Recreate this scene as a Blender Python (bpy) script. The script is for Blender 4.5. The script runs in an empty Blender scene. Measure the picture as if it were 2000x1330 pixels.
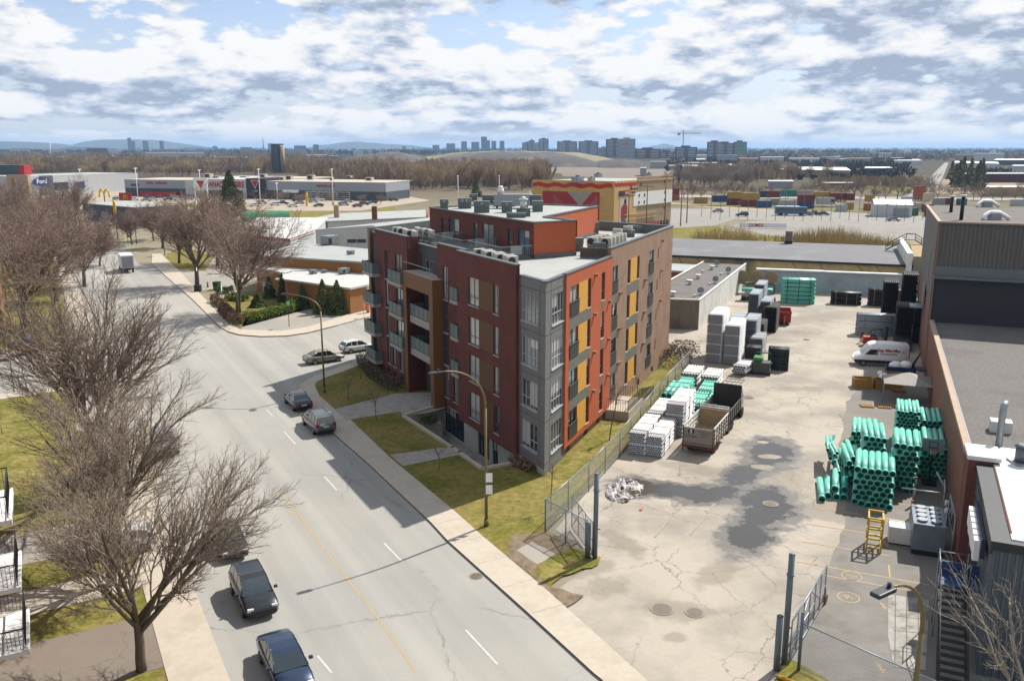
import bpy,bmesh,math,random
from mathutils import Vector,Matrix,geometry
R = math.radians
random.seed(7)
# ------------------------------------------------------------------ camera, sun, sky
scn = bpy.context.scene
FPX,PITCH,CAMH = 1680.0,math.atan(377/1680.0),25.0
cd = bpy.data.cameras.new("camera");cam = bpy.data.objects.new("camera",cd)
scn.collection.objects.link(cam);scn.camera = cam
cam.location = (0,0,CAMH);cam.rotation_euler = (R(90)-PITCH,0,0)
cd.sensor_width = 36;cd.lens = 36*FPX/2000;cd.clip_end = 90000;cd.clip_start = .5
scn.render.resolution_x = 1024;scn.render.resolution_y = 680
SUN_AZ,SUN_EL = 47.0,49.0
sd = bpy.data.lights.new("sun",'SUN');sun = bpy.data.objects.new("sun",sd)
scn.collection.objects.link(sun);sd.energy = 4.15;sd.angle = R(.55);sd.color = (1,.95,.87)
sun.rotation_euler = (R(90-SUN_EL),0,R(180-SUN_AZ));sun.location = (60,60,80)
scn.view_settings.view_transform = 'Standard';scn.view_settings.look = 'None'
scn.view_settings.exposure = 0.84;scn.view_settings.gamma = 1
scn.render.engine = 'CYCLES'
try:
    scn.cycles.volume_step_rate = 4;scn.cycles.transparent_max_bounces = 16;scn.cycles.max_bounces = 6
except Exception: pass

def build_world():
    w = bpy.data.worlds.new("World");scn.world = w;w.use_nodes = True
    nt = w.node_tree;nt.nodes.clear();N = nt.nodes.new;L = nt.links.new
    out = N('ShaderNodeOutputWorld');bg = N('ShaderNodeBackground');L(bg.outputs[0],out.inputs[0])
    bg.inputs[1].default_value = .1
    sky = N('ShaderNodeTexSky');sky.sky_type = 'NISHITA';sky.sun_disc = False
    sky.sun_elevation = R(SUN_EL);sky.sun_rotation = R(SUN_AZ);sky.air_density = 1.1;sky.dust_density = .6
    def mth(op,a,b=None,c=None,clamp=False):
        n = N('ShaderNodeMath');n.operation = op;n.use_clamp = clamp
        for i,v in enumerate((a,b,c)):
            if v is None: continue
            if isinstance(v,(int,float)): n.inputs[i].default_value = v
            else: L(v,n.inputs[i])
        return n.outputs[0]
    tc = N('ShaderNodeTexCoord');sx = N('ShaderNodeSeparateXYZ');vr = N('ShaderNodeVectorRotate');vr.rotation_type = 'Z_AXIS';vr.inputs['Angle'].default_value = R(6.5);L(tc.outputs['Generated'],vr.inputs['Vector']);L(vr.outputs[0],sx.inputs[0])
    x,y,z = sx.outputs
    zc = mth('MAXIMUM',z,0.0)
    def comb(a,b_,c):
        n = N('ShaderNodeCombineXYZ')
        for i,v in enumerate((a,b_,c)):
            if isinstance(v,(int,float)): n.inputs[i].default_value = v
            else: L(v,n.inputs[i])
        return n.outputs[0]
    def nz(vec,sc,det,rough,dist=0):
        n = N('ShaderNodeTexNoise');n.inputs['Scale'].default_value = sc;n.inputs['Detail'].default_value = det;n.inputs['Roughness'].default_value = rough;n.inputs['Distortion'].default_value = dist
        L(vec,n.inputs['Vector']);return n.outputs[0]
    def dens(dz):
        zr = mth('ADD',zc,dz);zz = mth('ADD',zr,.075);px = mth('DIVIDE',x,zz);py = mth('DIVIDE',y,zz)
        n1 = nz(comb(px,mth('MULTIPLY',py,.8),5.7),.62,9,.52)
        n2 = nz(comb(mth('MULTIPLY',x,1.0),mth('MULTIPLY',y,1.0),mth('MULTIPLY',zr,2.6)),15,9,.57)
        vo = N('ShaderNodeTexVoronoi');vo.feature = 'F1';vo.normalize = True;vo.inputs['Scale'].default_value = 22;vo.inputs['Detail'].default_value = 2;vo.inputs['Roughness'].default_value = .6;L(comb(x,y,mth('MULTIPLY',zr,2.2)),vo.inputs['Vector'])
        return mth('ADD',mth('ADD',mth('MULTIPLY',n1,.50),mth('MULTIPLY',n2,.50)),mth('MULTIPLY',mth('SUBTRACT',.43,vo.outputs['Distance']),.22))
    d0 = dens(0);d1 = dens(.011);d2 = dens(.028)
    cov = N('ShaderNodeMapRange');L(d0,cov.inputs[0]);cov.interpolation_type = 'SMOOTHSTEP'
    cov.inputs[1].default_value = .422;cov.inputs[2].default_value = .482
    dk = mth('ADD',mth('MULTIPLY',mth('SUBTRACT',d1,d0),5.2),mth('MULTIPLY',mth('SUBTRACT',d2,.5),4.6))
    shade = N('ShaderNodeMapRange');L(dk,shade.inputs[0])
    shade.inputs[1].default_value = -.30;shade.inputs[2].default_value = .58
    ramp = N('ShaderNodeValToRGB');L(shade.outputs[0],ramp.inputs[0])
    e = ramp.color_ramp.elements
    e[0].position = 0;e[0].color = (5.5,5.5,5.5,1)
    e[1].position = 1;e[1].color = (2.15,2.55,3.3,1)
    m = e.new(.30);m.color = (4.8,4.9,5.1,1);m = e.new(.55);m.color = (3.7,4.1,4.8,1)
    skm = N('ShaderNodeMix');skm.data_type = 'RGBA';skm.blend_type = 'MULTIPLY';skm.inputs[0].default_value = 1
    L(sky.outputs[0],skm.inputs[6]);skm.inputs[7].default_value = (.66,.66,.80,1)
    veil = N('ShaderNodeMix');veil.data_type = 'RGBA';vf = N('ShaderNodeMapRange');L(zc,vf.inputs[0]);vf.inputs[1].default_value = 0;vf.inputs[2].default_value = .16;vf.inputs[3].default_value = .75;vf.inputs[4].default_value = .12
    L(vf.outputs[0],veil.inputs[0]);L(skm.outputs[2],veil.inputs[6]);veil.inputs[7].default_value = (3.9,4.5,5.3,1)
    mx = N('ShaderNodeMix');mx.data_type = 'RGBA'
    fade = N('ShaderNodeMapRange');L(zc,fade.inputs[0]);fade.inputs[1].default_value = 0.0;fade.inputs[2].default_value = .03
    fade.inputs[3].default_value = .45;fade.inputs[4].default_value = 1
    L(mth('MULTIPLY',cov.outputs[0],fade.outputs[0]),mx.inputs[0]);L(veil.outputs[2],mx.inputs[6]);L(ramp.outputs[0],mx.inputs[7])
    L(mx.outputs[2],bg.inputs[0])
build_world()

# ------------------------------------------------------------------ survey helper: pixel of the 2000x1330 survey photo -> point on a level z
def G(x,y,z=0.0):
    a = (x-1000)/FPX;b = -(y-665)/FPX
    dy = math.cos(PITCH)+b*math.sin(PITCH);dz = -math.sin(PITCH)+b*math.cos(PITCH)
    t = (z-CAMH)/dz
    return Vector((a*t,dy*t,z))
def dirv(az): return Vector((math.sin(R(az)),math.cos(R(az)),0))
AS,AR = -28.2,23.2          # azimuths of the street facade and of the yard
# ------------------------------------------------------------------ materials
def H(h,k=.62):
    v = []
    for i in (0,2,4):
        c = int(h[i:i+2],16)/255;c = c/12.92 if c <= .04045 else ((c+.055)/1.055)**2.4
        v.append(c*k)
    return tuple(v)
MATS = {}
def pm(name,col,rough=.75,metal=0,var=.18,scale=1.0,stretch=(1,1,1),bump=0,bscale=20,col2=None,c2=(.5,.65),c2scale=.3,spec=.5,detail=6,emit=None):
    if name in MATS: return MATS[name]
    if isinstance(col,str): col = H(col)
    if isinstance(col2,str): col2 = H(col2)
    m = bpy.data.materials.new(name);m.use_nodes = True;nt = m.node_tree;N = nt.nodes.new;L = nt.links.new
    b = nt.nodes['Principled BSDF'];b.inputs['Roughness'].default_value = rough;b.inputs['Metallic'].default_value = metal
    b.inputs['Specular IOR Level'].default_value = spec
    tc = N('ShaderNodeTexCoord');mp = N('ShaderNodeMapping');L(tc.outputs['Object'],mp.inputs[0]);mp.inputs['Scale'].default_value = stretch
    src = None
    if col2:
        n = N('ShaderNodeTexNoise');n.inputs['Scale'].default_value = c2scale;n.inputs['Detail'].default_value = 10;n.inputs['Roughness'].default_value = .62
        L(mp.outputs[0],n.inputs['Vector'])
        r = N('ShaderNodeMapRange');L(n.outputs[0],r.inputs[0]);r.inputs[1].default_value = c2[0];r.inputs[2].default_value = c2[1]
        x = N('ShaderNodeMix');x.data_type = 'RGBA';L(r.outputs[0],x.inputs[0]);x.inputs[6].default_value = (*col,1);x.inputs[7].default_value = (*col2,1)
        src = x.outputs[2]
    n = N('ShaderNodeTexNoise');n.inputs['Scale'].default_value = scale;n.inputs['Detail'].default_value = detail;n.inputs['Roughness'].default_value = .65
    L(mp.outputs[0],n.inputs['Vector'])
    r = N('ShaderNodeMapRange');L(n.outputs[0],r.inputs[0]);r.inputs[1].default_value = .3;r.inputs[2].default_value = .7
    r.inputs[3].default_value = 1-var;r.inputs[4].default_value = 1+var
    x = N('ShaderNodeMix');x.data_type = 'RGBA';x.blend_type = 'MULTIPLY';x.inputs[0].default_value = 1
    if src: L(src,x.inputs[6])
    else: x.inputs[6].default_value = (*col,1)
    L(r.outputs[0],x.inputs[7]);L(x.outputs[2],b.inputs['Base Color'])
    if bump:
        n2 = N('ShaderNodeTexNoise');n2.inputs['Scale'].default_value = bscale;n2.inputs['Detail'].default_value = 4;L(mp.outputs[0],n2.inputs['Vector'])
        bp = N('ShaderNodeBump');bp.inputs['Strength'].default_value = bump;bp.inputs['Distance'].default_value = .05
        L(n2.outputs[0],bp.inputs['Height']);L(bp.outputs[0],b.inputs['Normal'])
    if emit:
        b.inputs['Emission Color'].default_value = (*emit,1);b.inputs['Emission Strength'].default_value = 1
    MATS[name] = m
    return m
def brickmat(name,c1,c2,mortar,az,bw=.22,bh=.075):
    if name in MATS: return MATS[name]
    m = bpy.data.materials.new(name);m.use_nodes = True;nt = m.node_tree;N = nt.nodes.new;L = nt.links.new
    b = nt.nodes['Principled BSDF'];b.inputs['Roughness'].default_value = .85
    tc = N('ShaderNodeTexCoord');s = N('ShaderNodeSeparateXYZ');L(tc.outputs['Object'],s.inputs[0])
    a = N('ShaderNodeMath');a.operation = 'MULTIPLY';L(s.outputs[0],a.inputs[0]);a.inputs[1].default_value = math.sin(R(az)) + math.cos(R(az))
    a2 = N('ShaderNodeMath');a2.operation = 'MULTIPLY_ADD';L(s.outputs[1],a2.inputs[0]);a2.inputs[1].default_value = math.cos(R(az)) - math.sin(R(az));L(a.outputs[0],a2.inputs[2])
    cb = N('ShaderNodeCombineXYZ');L(a2.outputs[0],cb.inputs[0]);L(s.outputs[2],cb.inputs[1])
    br = N('ShaderNodeTexBrick');L(cb.outputs[0],br.inputs['Vector']);br.inputs['Scale'].default_value = 1
    br.inputs['Brick Width'].default_value = bw;br.inputs['Row Height'].default_value = bh;br.inputs['Mortar Size'].default_value = .008
    br.inputs['Color1'].default_value = (*H(c1),1);br.inputs['Color2'].default_value = (*H(c2),1);br.inputs['Mortar'].default_value = (*H(mortar),1)
    n = N('ShaderNodeTexNoise');n.inputs['Scale'].default_value = .6;n.inputs['Detail'].default_value = 8;L(tc.outputs['Object'],n.inputs['Vector'])
    r = N('ShaderNodeMapRange');L(n.outputs[0],r.inputs[0]);r.inputs[1].default_value = .3;r.inputs[2].default_value = .7;r.inputs[3].default_value = .85;r.inputs[4].default_value = 1.15
    x = N('ShaderNodeMix');x.data_type = 'RGBA';x.blend_type = 'MULTIPLY';x.inputs[0].default_value = 1
    L(br.outputs[0],x.inputs[6]);L(r.outputs[0],x.inputs[7]);L(x.outputs[2],b.inputs['Base Color'])
    MATS[name] = m;return m
def glassmat(name,col,rough=.06):
    if name in MATS: return MATS[name]
    m = bpy.data.materials.new(name);m.use_nodes = True;b = m.node_tree.nodes['Principled BSDF']
    b.inputs['Base Color'].default_value = (*col,1);b.inputs['Roughness'].default_value = rough;b.inputs['IOR'].default_value = 1.55
    b.inputs['Specular IOR Level'].default_value = .9
    b.inputs['Coat Weight'].default_value = .5;b.inputs['Coat Roughness'].default_value = .03
    MATS[name] = m;return m
# ------------------------------------------------------------------ objects
col = scn.collection
def tag(o,label=None,cat=None,group=None,kind=None):
    if label: o['label'] = label
    if cat: o['category'] = cat
    if group: o['group'] = group
    if kind: o['kind'] = kind
    return o
def empty(name,loc=(0,0,0),az=None,label=None,cat=None,group=None):
    """az: direction (clockwise from +Y) that the thing's local +X faces"""
    o = bpy.data.objects.new(name,None);col.objects.link(o);o.location = loc;o.empty_display_size = .3
    if az is not None: o.rotation_euler = (0,0,R(90-az))
    tag(o,label,cat,group);return o
def children(o): return [c for c in bpy.data.objects if c.parent == o]
KIDS = {}
def copy_tree(o,label=None,loc=None,az=None,group=None,scale=None,swap=None):
    def rec(s,par):
        c = s.copy();col.objects.link(c);c.parent = par
        if swap and c.type == 'MESH':
            for i,sl in enumerate(c.material_slots):
                if sl.material and sl.material.name in swap:
                    sl.link = 'OBJECT';sl.material = swap[sl.material.name]
        for k in KIDS.get(s.name,[]): 
            kk = rec(k,c);KIDS.setdefault(c.name,[]).append(kk)
        return c
    c = rec(o,None)
    if label: c['label'] = label
    if group: c['group'] = group
    if loc is not None: c.location = loc
    if az is not None: c.rotation_euler = (0,0,R(90-az))
    if scale: c.scale = scale if not isinstance(scale,(int,float)) else (scale,)*3
    return c
W1 = 'first second third fourth fifth sixth seventh eighth ninth tenth eleventh twelfth thirteenth fourteenth fifteenth sixteenth seventeenth eighteenth nineteenth'.split()
def nth(n): return W1[n-1] if n < 20 else {2: 'twenty',3: 'thirty',4: 'forty',5: 'fifty',6: 'sixty'}[n//10]+('-'+W1[n % 10-1] if n % 10 else 'th')
class MB:
    def __init__(s,T=None): s.v = [];s.f = [];s.mi = [];s.sm = [];s.T = T
    def _a(s,pts):
        n = len(s.v)
        if s.T is not None: pts = [s.T @ Vector(p) for p in pts]
        s.v.extend([tuple(p) for p in pts]);return n
    def face(s,idx,m=0,sm=False): s.f.append(tuple(idx));s.mi.append(m);s.sm.append(sm)
    def poly(s,pts,m=0): n = s._a(pts);s.face(range(n,n+len(pts)),m);return s
    def box(s,x0,x1,y0,y1,z0,z1,m=0,top=None):
        n = s._a([(x0,y0,z0),(x1,y0,z0),(x1,y1,z0),(x0,y1,z0),(x0,y0,z1),(x1,y0,z1),(x1,y1,z1),(x0,y1,z1)])
        for k,q in enumerate(((0,3,2,1),(4,5,6,7),(0,1,5,4),(1,2,6,5),(2,3,7,6),(3,0,4,7))):
            s.face([n+i for i in q],top if (k == 1 and top is not None) else m)
        return s
    def taper(s,x0,x1,y0,y1,z0,z1,dx,dy,m=0):
        n = s._a([(x0,y0,z0),(x1,y0,z0),(x1,y1,z0),(x0,y1,z0),(x0+dx,y0+dy,z1),(x1-dx,y0+dy,z1),(x1-dx,y1-dy,z1),(x0+dx,y1-dy,z1)])
        for q in ((0,3,2,1),(4,5,6,7),(0,1,5,4),(1,2,6,5),(2,3,7,6),(3,0,4,7)): s.face([n+i for i in q],m)
        return s
    def prism(s,pts,z0,z1,m=0,top=None,bottom=True):
        k = len(pts);n = s._a([(p[0],p[1],z0) for p in pts]+[(p[0],p[1],z1) for p in pts])
        for i in range(k): j = (i+1) % k;s.face((n+i,n+j,n+k+j,n+k+i),m)
        s.face([n+k+i for i in range(k)],m if top is None else top)
        if bottom: s.face([n+i for i in range(k-1,-1,-1)],m)
        return s
    def tube(s,p0,p1,r0,r1=None,k=8,m=0,caps=True,sm=True):
        if r1 is None: r1 = r0
        p0 = Vector(p0);p1 = Vector(p1);d = (p1-p0)
        if d.length < 1e-6: return s
        d.normalize();a = d.orthogonal().normalized();b = d.cross(a)
        ring = []
        for p,r in ((p0,r0),(p1,r1)):
            for i in range(k):
                t = 2*math.pi*i/k;ring.append(p+(a*math.cos(t)+b*math.sin(t))*r)
        n = s._a(ring)
        for i in range(k): j = (i+1) % k;s.face((n+i,n+j,n+k+j,n+k+i),m,sm)
        if caps: s.face([n+i for i in range(k-1,-1,-1)],m);s.face([n+k+i for i in range(k)],m)
        return s
    def path(s,pts,r,k=8,m=0,r1=None,sm=True):
        """smooth tube through points"""
        pts = [Vector(p) for p in pts];N = len(pts);n0 = None;rings = []
        up = None
        for i,p in enumerate(pts):
            d = (pts[min(i+1,N-1)]-pts[max(i-1,0)]).normalized()
            a = d.orthogonal().normalized() if up is None else (up-d*up.dot(d)).normalized()
            up = a;b = d.cross(a);rr = r if r1 is None else r+(r1-r)*i/(N-1)
            rings.append(s._a([p+(a*math.cos(2*math.pi*j/k)+b*math.sin(2*math.pi*j/k))*rr for j in range(k)]))
        for i in range(N-1):
            for j in range(k):
                q = (j+1) % k;s.face((rings[i]+j,rings[i]+q,rings[i+1]+q,rings[i+1]+j),m,sm)
        s.face([rings[0]+j for j in range(k-1,-1,-1)],m);s.face([rings[-1]+j for j in range(k)],m)
        return s
    def sphere(s,c,r,m=0,u=10,v=6,sc=(1,1,1)):
        pts = [];c = Vector(c)
        for i in range(v+1):
            th = math.pi*i/v
            for j in range(u):
                ph = 2*math.pi*j/u
                pts.append((c[0]+r*sc[0]*math.sin(th)*math.cos(ph),c[1]+r*sc[1]*math.sin(th)*math.sin(ph),c[2]+r*sc[2]*math.cos(th)))
        n = s._a(pts)
        for i in range(v):
            for j in range(u): q = (j+1) % u;s.face((n+i*u+j,n+(i+1)*u+j,n+(i+1)*u+q,n+i*u+q),m,True)
        return s
    def build(s,name,mats,parent=None,bevel=0,loc=None):
        me = bpy.data.meshes.new(name);me.from_pydata(s.v,[],s.f)
        if not isinstance(mats,(list,tuple)): mats = [mats]
        for m in mats: me.materials.append(m)
        me.polygons.foreach_set('material_index',s.mi);me.polygons.foreach_set('use_smooth',s.sm);me.update()
        o = bpy.data.objects.new(name,me);col.objects.link(o)
        if parent is not None: o.parent = parent;KIDS.setdefault(parent.name,[]).append(o)
        if bevel:
            b = o.modifiers.new('bevel','BEVEL');b.width = bevel;b.segments = 2;b.limit_method = 'ANGLE'
        if loc is not None: o.location = loc
        return o
def frame_m(o,az,flip=1):
    """x along az, y outward to the camera side, z up"""
    d = dirv(az);n = Vector((-d.y,d.x,0))*flip
    return Matrix(((d.x,n.x,0,o[0]),(d.y,n.y,0,o[1]),(0,0,1,o[2] if len(o) > 2 else 0),(0,0,0,1)))
def wall_holes(mb,s0,s1,z0,z1,holes,m=0,depth=.18,y=0.0,mr=None):
    """wall plane at y with real openings and reveals; mb.T maps (s,out,z)"""
    hs = [h for h in holes if h[1] > s0+1e-4 and h[0] < s1-1e-4 and h[3] > z0+1e-4 and h[2] < z1-1e-4]
    xs = sorted({s0,s1,*[min(max(v,s0),s1) for h in hs for v in h[:2]]});zs = sorted({z0,z1,*[min(max(v,z0),z1) for h in hs for v in h[2:4]]})
    for i in range(len(xs)-1):
        j = 0
        while j < len(zs)-1:
            cx = (xs[i]+xs[i+1])/2
            def open_(j): cz = (zs[j]+zs[j+1])/2;return any(h[0] < cx < h[1] and h[2] < cz < h[3] for h in hs)
            if open_(j): j += 1;continue
            k = j
            while k+1 < len(zs)-1 and not open_(k+1): k += 1
            mb.poly([(xs[i],y,zs[j]),(xs[i+1],y,zs[j]),(xs[i+1],y,zs[k+1]),(xs[i],y,zs[k+1])],m);j = k+1
    mr = m if mr is None else mr
    for h in hs:
        a,b,c,d = h[:4];q = y-depth
        mb.poly([(a,y,c),(a,q,c),(a,q,d),(a,y,d)],mr);mb.poly([(b,y,c),(b,q,c),(b,q,d),(b,y,d)],mr)
        mb.poly([(a,y,c),(b,y,c),(b,q,c),(a,q,c)],mr);mb.poly([(a,y,d),(b,y,d),(b,q,d),(a,q,d)],mr)
def window(root,T,s0,s1,z0,z1,y,glass,fmat,mull=(),trans=(),fw=.06,name='window',sill=None):
    g = MB(T);g.poly([(s0,y,z0),(s1,y,z0),(s1,y,z1),(s0,y,z1)]);w = g.build(name,glass,root)
    f = MB(T);yy = y+.05
    f.box(s0,s1,y+.005,yy,z0,z0+fw);f.box(s0,s1,y+.005,yy,z1-fw,z1)
    f.box(s0,s0+fw,y+.006,yy,z0+fw,z1-fw);f.box(s1-fw,s1,y+.006,yy,z0+fw,z1-fw)
    for t in mull: c = s0+(s1-s0)*t;f.box(c-fw/2,c+fw/2,y+.006,yy,z0+fw,z1-fw)
    for t in trans: c = z0+(z1-z0)*t;f.box(s0+fw,s1-fw,y+.007,yy-.005,c-fw/2,c+fw/2)
    f.build('frame',fmat,w)
    rb = random.Random(int(s0*97+z0*31+z1*7))
    if s1-s0 > .9 and z1-z0 > 1.4 and rb.random() < .5:
        q = MB(T);h_ = (z1-z0-2*fw)*rb.choice((.3,.45,.6,.9));a_,b_ = rb.choice(((s0+fw,s1-fw),(s0+fw,(s0+s1)/2),((s0+s1)/2,s1-fw)));q.poly([(a_,y+.004,z1-fw-h_),(b_,y+.004,z1-fw-h_),(b_,y+.004,z1-fw),(a_,y+.004,z1-fw)]);q.build('blind',m_blind,w)
    if sill:
        q = MB(T);q.box(s0-.04,s1+.04,y+.05,sill[1],z0-.07,z0-.002);q.build('sill',sill[0],w)
    return w
def text(body,size,mat,parent,T,name='lettering',ext=.02,align='CENTER',font_scale_x=1.0,bold=0):
    cu = bpy.data.curves.new(name,'FONT');cu.body = body;cu.size = size;cu.extrude = ext;cu.align_x = align;cu.align_y = 'CENTER';cu.offset = bold
    cu.resolution_u = 2
    to = bpy.data.objects.new(name+'_c',cu);col.objects.link(to)
    dg = bpy.context.evaluated_depsgraph_get();dg.update()
    me = bpy.data.meshes.new_from_object(to.evaluated_get(dg));bpy.data.objects.remove(to)
    me.materials.clear();me.materials.append(mat)
    me.transform(T @ Matrix.Diagonal((font_scale_x,1,1,1)));me.name = name
    o = bpy.data.objects.new(name,me);col.objects.link(o)
    if parent is not None: o.parent = parent;KIDS.setdefault(parent.name,[]).append(o)
    return o
def text_T(T,s,y,z,mirror=False):
    """text lying on a facade frame T (x=s along, y=out): reads along +s (or -s when mirror)"""
    sg = -1 if mirror else 1
    return T @ Matrix(((sg,0,0,s),(0,0,1,y),(0,1,0,z),(0,0,0,1)))
def sheet(name,pts,mat,z,kind='structure',holes=(),th=0,label=None,cat=None,side=None):
    """flat polygon with optional holes; th>0 gives a slab with real edges"""
    mb = MB();rings = [[Vector((p[0],p[1],0)) for p in pts]]+[[Vector((p[0],p[1],0)) for p in h] for h in holes]
    allp = [p for r in rings for p in r]
    for t in geometry.tessellate_polygon(rings):
        a,b,c = [allp[i] for i in t]
        if (b-a).cross(c-a).z < 0: b,c = c,b
        mb.poly([(p.x,p.y,z) for p in (a,b,c)],0)
    if th:
        for r in rings:
            for i in range(len(r)):
                a,b = r[i],r[(i+1) % len(r)]
                mb.poly([(a.x,a.y,z-th),(b.x,b.y,z-th),(b.x,b.y,z),(a.x,a.y,z)],1 if side else 0)
    o = mb.build(name,[mat]+([side] if side else []))
    bm = bmesh.new();bm.from_mesh(o.data);bmesh.ops.remove_doubles(bm,verts=bm.verts,dist=.0005);bm.to_mesh(o.data);bm.free()
    tag(o,label,cat,kind=kind);return o
def wobble(pts,amp,seg,seed=0,closed=True):
    """roughen an outline (list of (x,y)) with fractal jitter"""
    rnd = random.Random(seed);out = [];n = len(pts)
    for i in range(n if closed else n-1):
        a = Vector(pts[i][:2]);b = Vector(pts[(i+1) % n][:2]);L = (b-a).length;k = max(1,int(L/seg))
        nn = Vector((-(b-a).y,(b-a).x))/max(L,1e-6)
        for j in range(k):
            t = j/k;w = math.sin(math.pi*t)
            out.append(tuple(a.lerp(b,t)+nn*(rnd.uniform(-1,1)*amp*(.3+.7*w))))
    return out
def line(name,a,b,w,mat,z,parent=None):
    a = Vector(a[:2]);b = Vector(b[:2]);d = (b-a).normalized();n = Vector((-d.y,d.x))*w/2
    mb = MB();mb.poly([(*(a-n),z),(*(b-n),z),(*(b+n),z),(*(a+n),z)]);return mb
# common materials
m_conc = pm('concrete','cfc3b1',.9,var=.06,scale=3,bump=.2,bscale=30,col2='c6b9a6',c2scale=.5)
m_kerb = pm('kerb_stone','7d766b',.9,var=.2,scale=3)
m_white = pm('white_paint',H('e8e8e6',.9),.6,var=.04,scale=3)
m_offw = pm('off_white_metal',H('d9d9d4',.8),.5,var=.06,scale=3)
m_dark = pm('dark_metal','1f2124',.6,var=.15,scale=3)
m_black = pm('black_rubber','151515',.7,var=.1)
m_grey = pm('grey_metal','6e7878',.5,var=.08,scale=3)
m_galv = pm('galvanised_steel','a9afb5',.45,.5,var=.12,scale=5)
m_red = pm('red_paint','b81f24',.5,var=.05)
m_wood = pm('raw_timber','b98a4c',.8,var=.25,scale=6)
m_glass = glassmat('glass_dark',(.035,.045,.055))
m_glass2 = glassmat('glass_blue',(.07,.11,.15))
m_curt = glassmat('glass_curtain',(.30,.31,.30),.15)
m_curt2 = glassmat('glass_half_curtain',(.16,.18,.18),.12)
m_blind = glassmat('glass_over_blind',(.42,.41,.38),.2)
GL = [m_glass,m_glass2,m_curt,m_curt2]
# ------------------------------------------------------------------ ground, streets, lawns
def P(*px): return [tuple(G(x,y))[:2] for x,y in px]
def ground_mat():
    m = bpy.data.materials.new('land');m.use_nodes = True;nt = m.node_tree;N = nt.nodes.new;L = nt.links.new
    b = nt.nodes['Principled BSDF'];b.inputs['Roughness'].default_value = .95;b.inputs['Specular IOR Level'].default_value = .1
    tc = N('ShaderNodeTexCoord')
    def noise(sc,det=10,rough=.6):
        n = N('ShaderNodeTexNoise');n.inputs['Scale'].default_value = sc;n.inputs['Detail'].default_value = det;n.inputs['Roughness'].default_value = rough
        L(tc.outputs['Object'],n.inputs['Vector']);return n.outputs[0]
    def ramp(v,stops):
        r = N('ShaderNodeValToRGB');L(v,r.inputs[0]);e = r.color_ramp.elements
        while len(e) > 1: e.remove(e[0])
        e[0].position = stops[0][0];e[0].color = (*H(stops[0][1]),1)
        for p,c in stops[1:]: q = e.new(p);q.color = (*H(c),1)
        return r.outputs[0]
    near = ramp(noise(.12,12,.65),[(.3,'8a7d68'),(.42,'9d927c'),(.52,'a39a88'),(.6,'8d8a5c'),(.7,'7f7a4e')])
    far = ramp(noise(.006,12,.68),[(.3,'574d41'),(.44,'6b5e4e'),(.52,'5a5042'),(.58,'62643f'),(.66,'857b6c'),(.72,'4a4239')])
    vfar = ramp(noise(.0016,12,.72),[(.3,'2a2f24'),(.5,'38342a'),(.6,'30352a'),(.7,'5c554a')])
    s = N('ShaderNodeVectorMath');s.operation = 'LENGTH';L(tc.outputs['Object'],s.inputs[0])
    r = N('ShaderNodeMapRange');L(s.outputs['Value'],r.inputs[0]);r.inputs[1].default_value = 250;r.inputs[2].default_value = 600
    x = N('ShaderNodeMix');x.data_type = 'RGBA';L(r.outputs[0],x.inputs[0]);L(near,x.inputs[6]);L(far,x.inputs[7]);r2 = N('ShaderNodeMapRange');L(s.outputs['Value'],r2.inputs[0]);r2.inputs[1].default_value = 700;r2.inputs[2].default_value = 2400;x2 = N('ShaderNodeMix');x2.data_type = 'RGBA';L(r2.outputs[0],x2.inputs[0]);L(x.outputs[2],x2.inputs[6]);L(vfar,x2.inputs[7]);L(x2.outputs[2],b.inputs['Base Color'])
    return m
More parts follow.
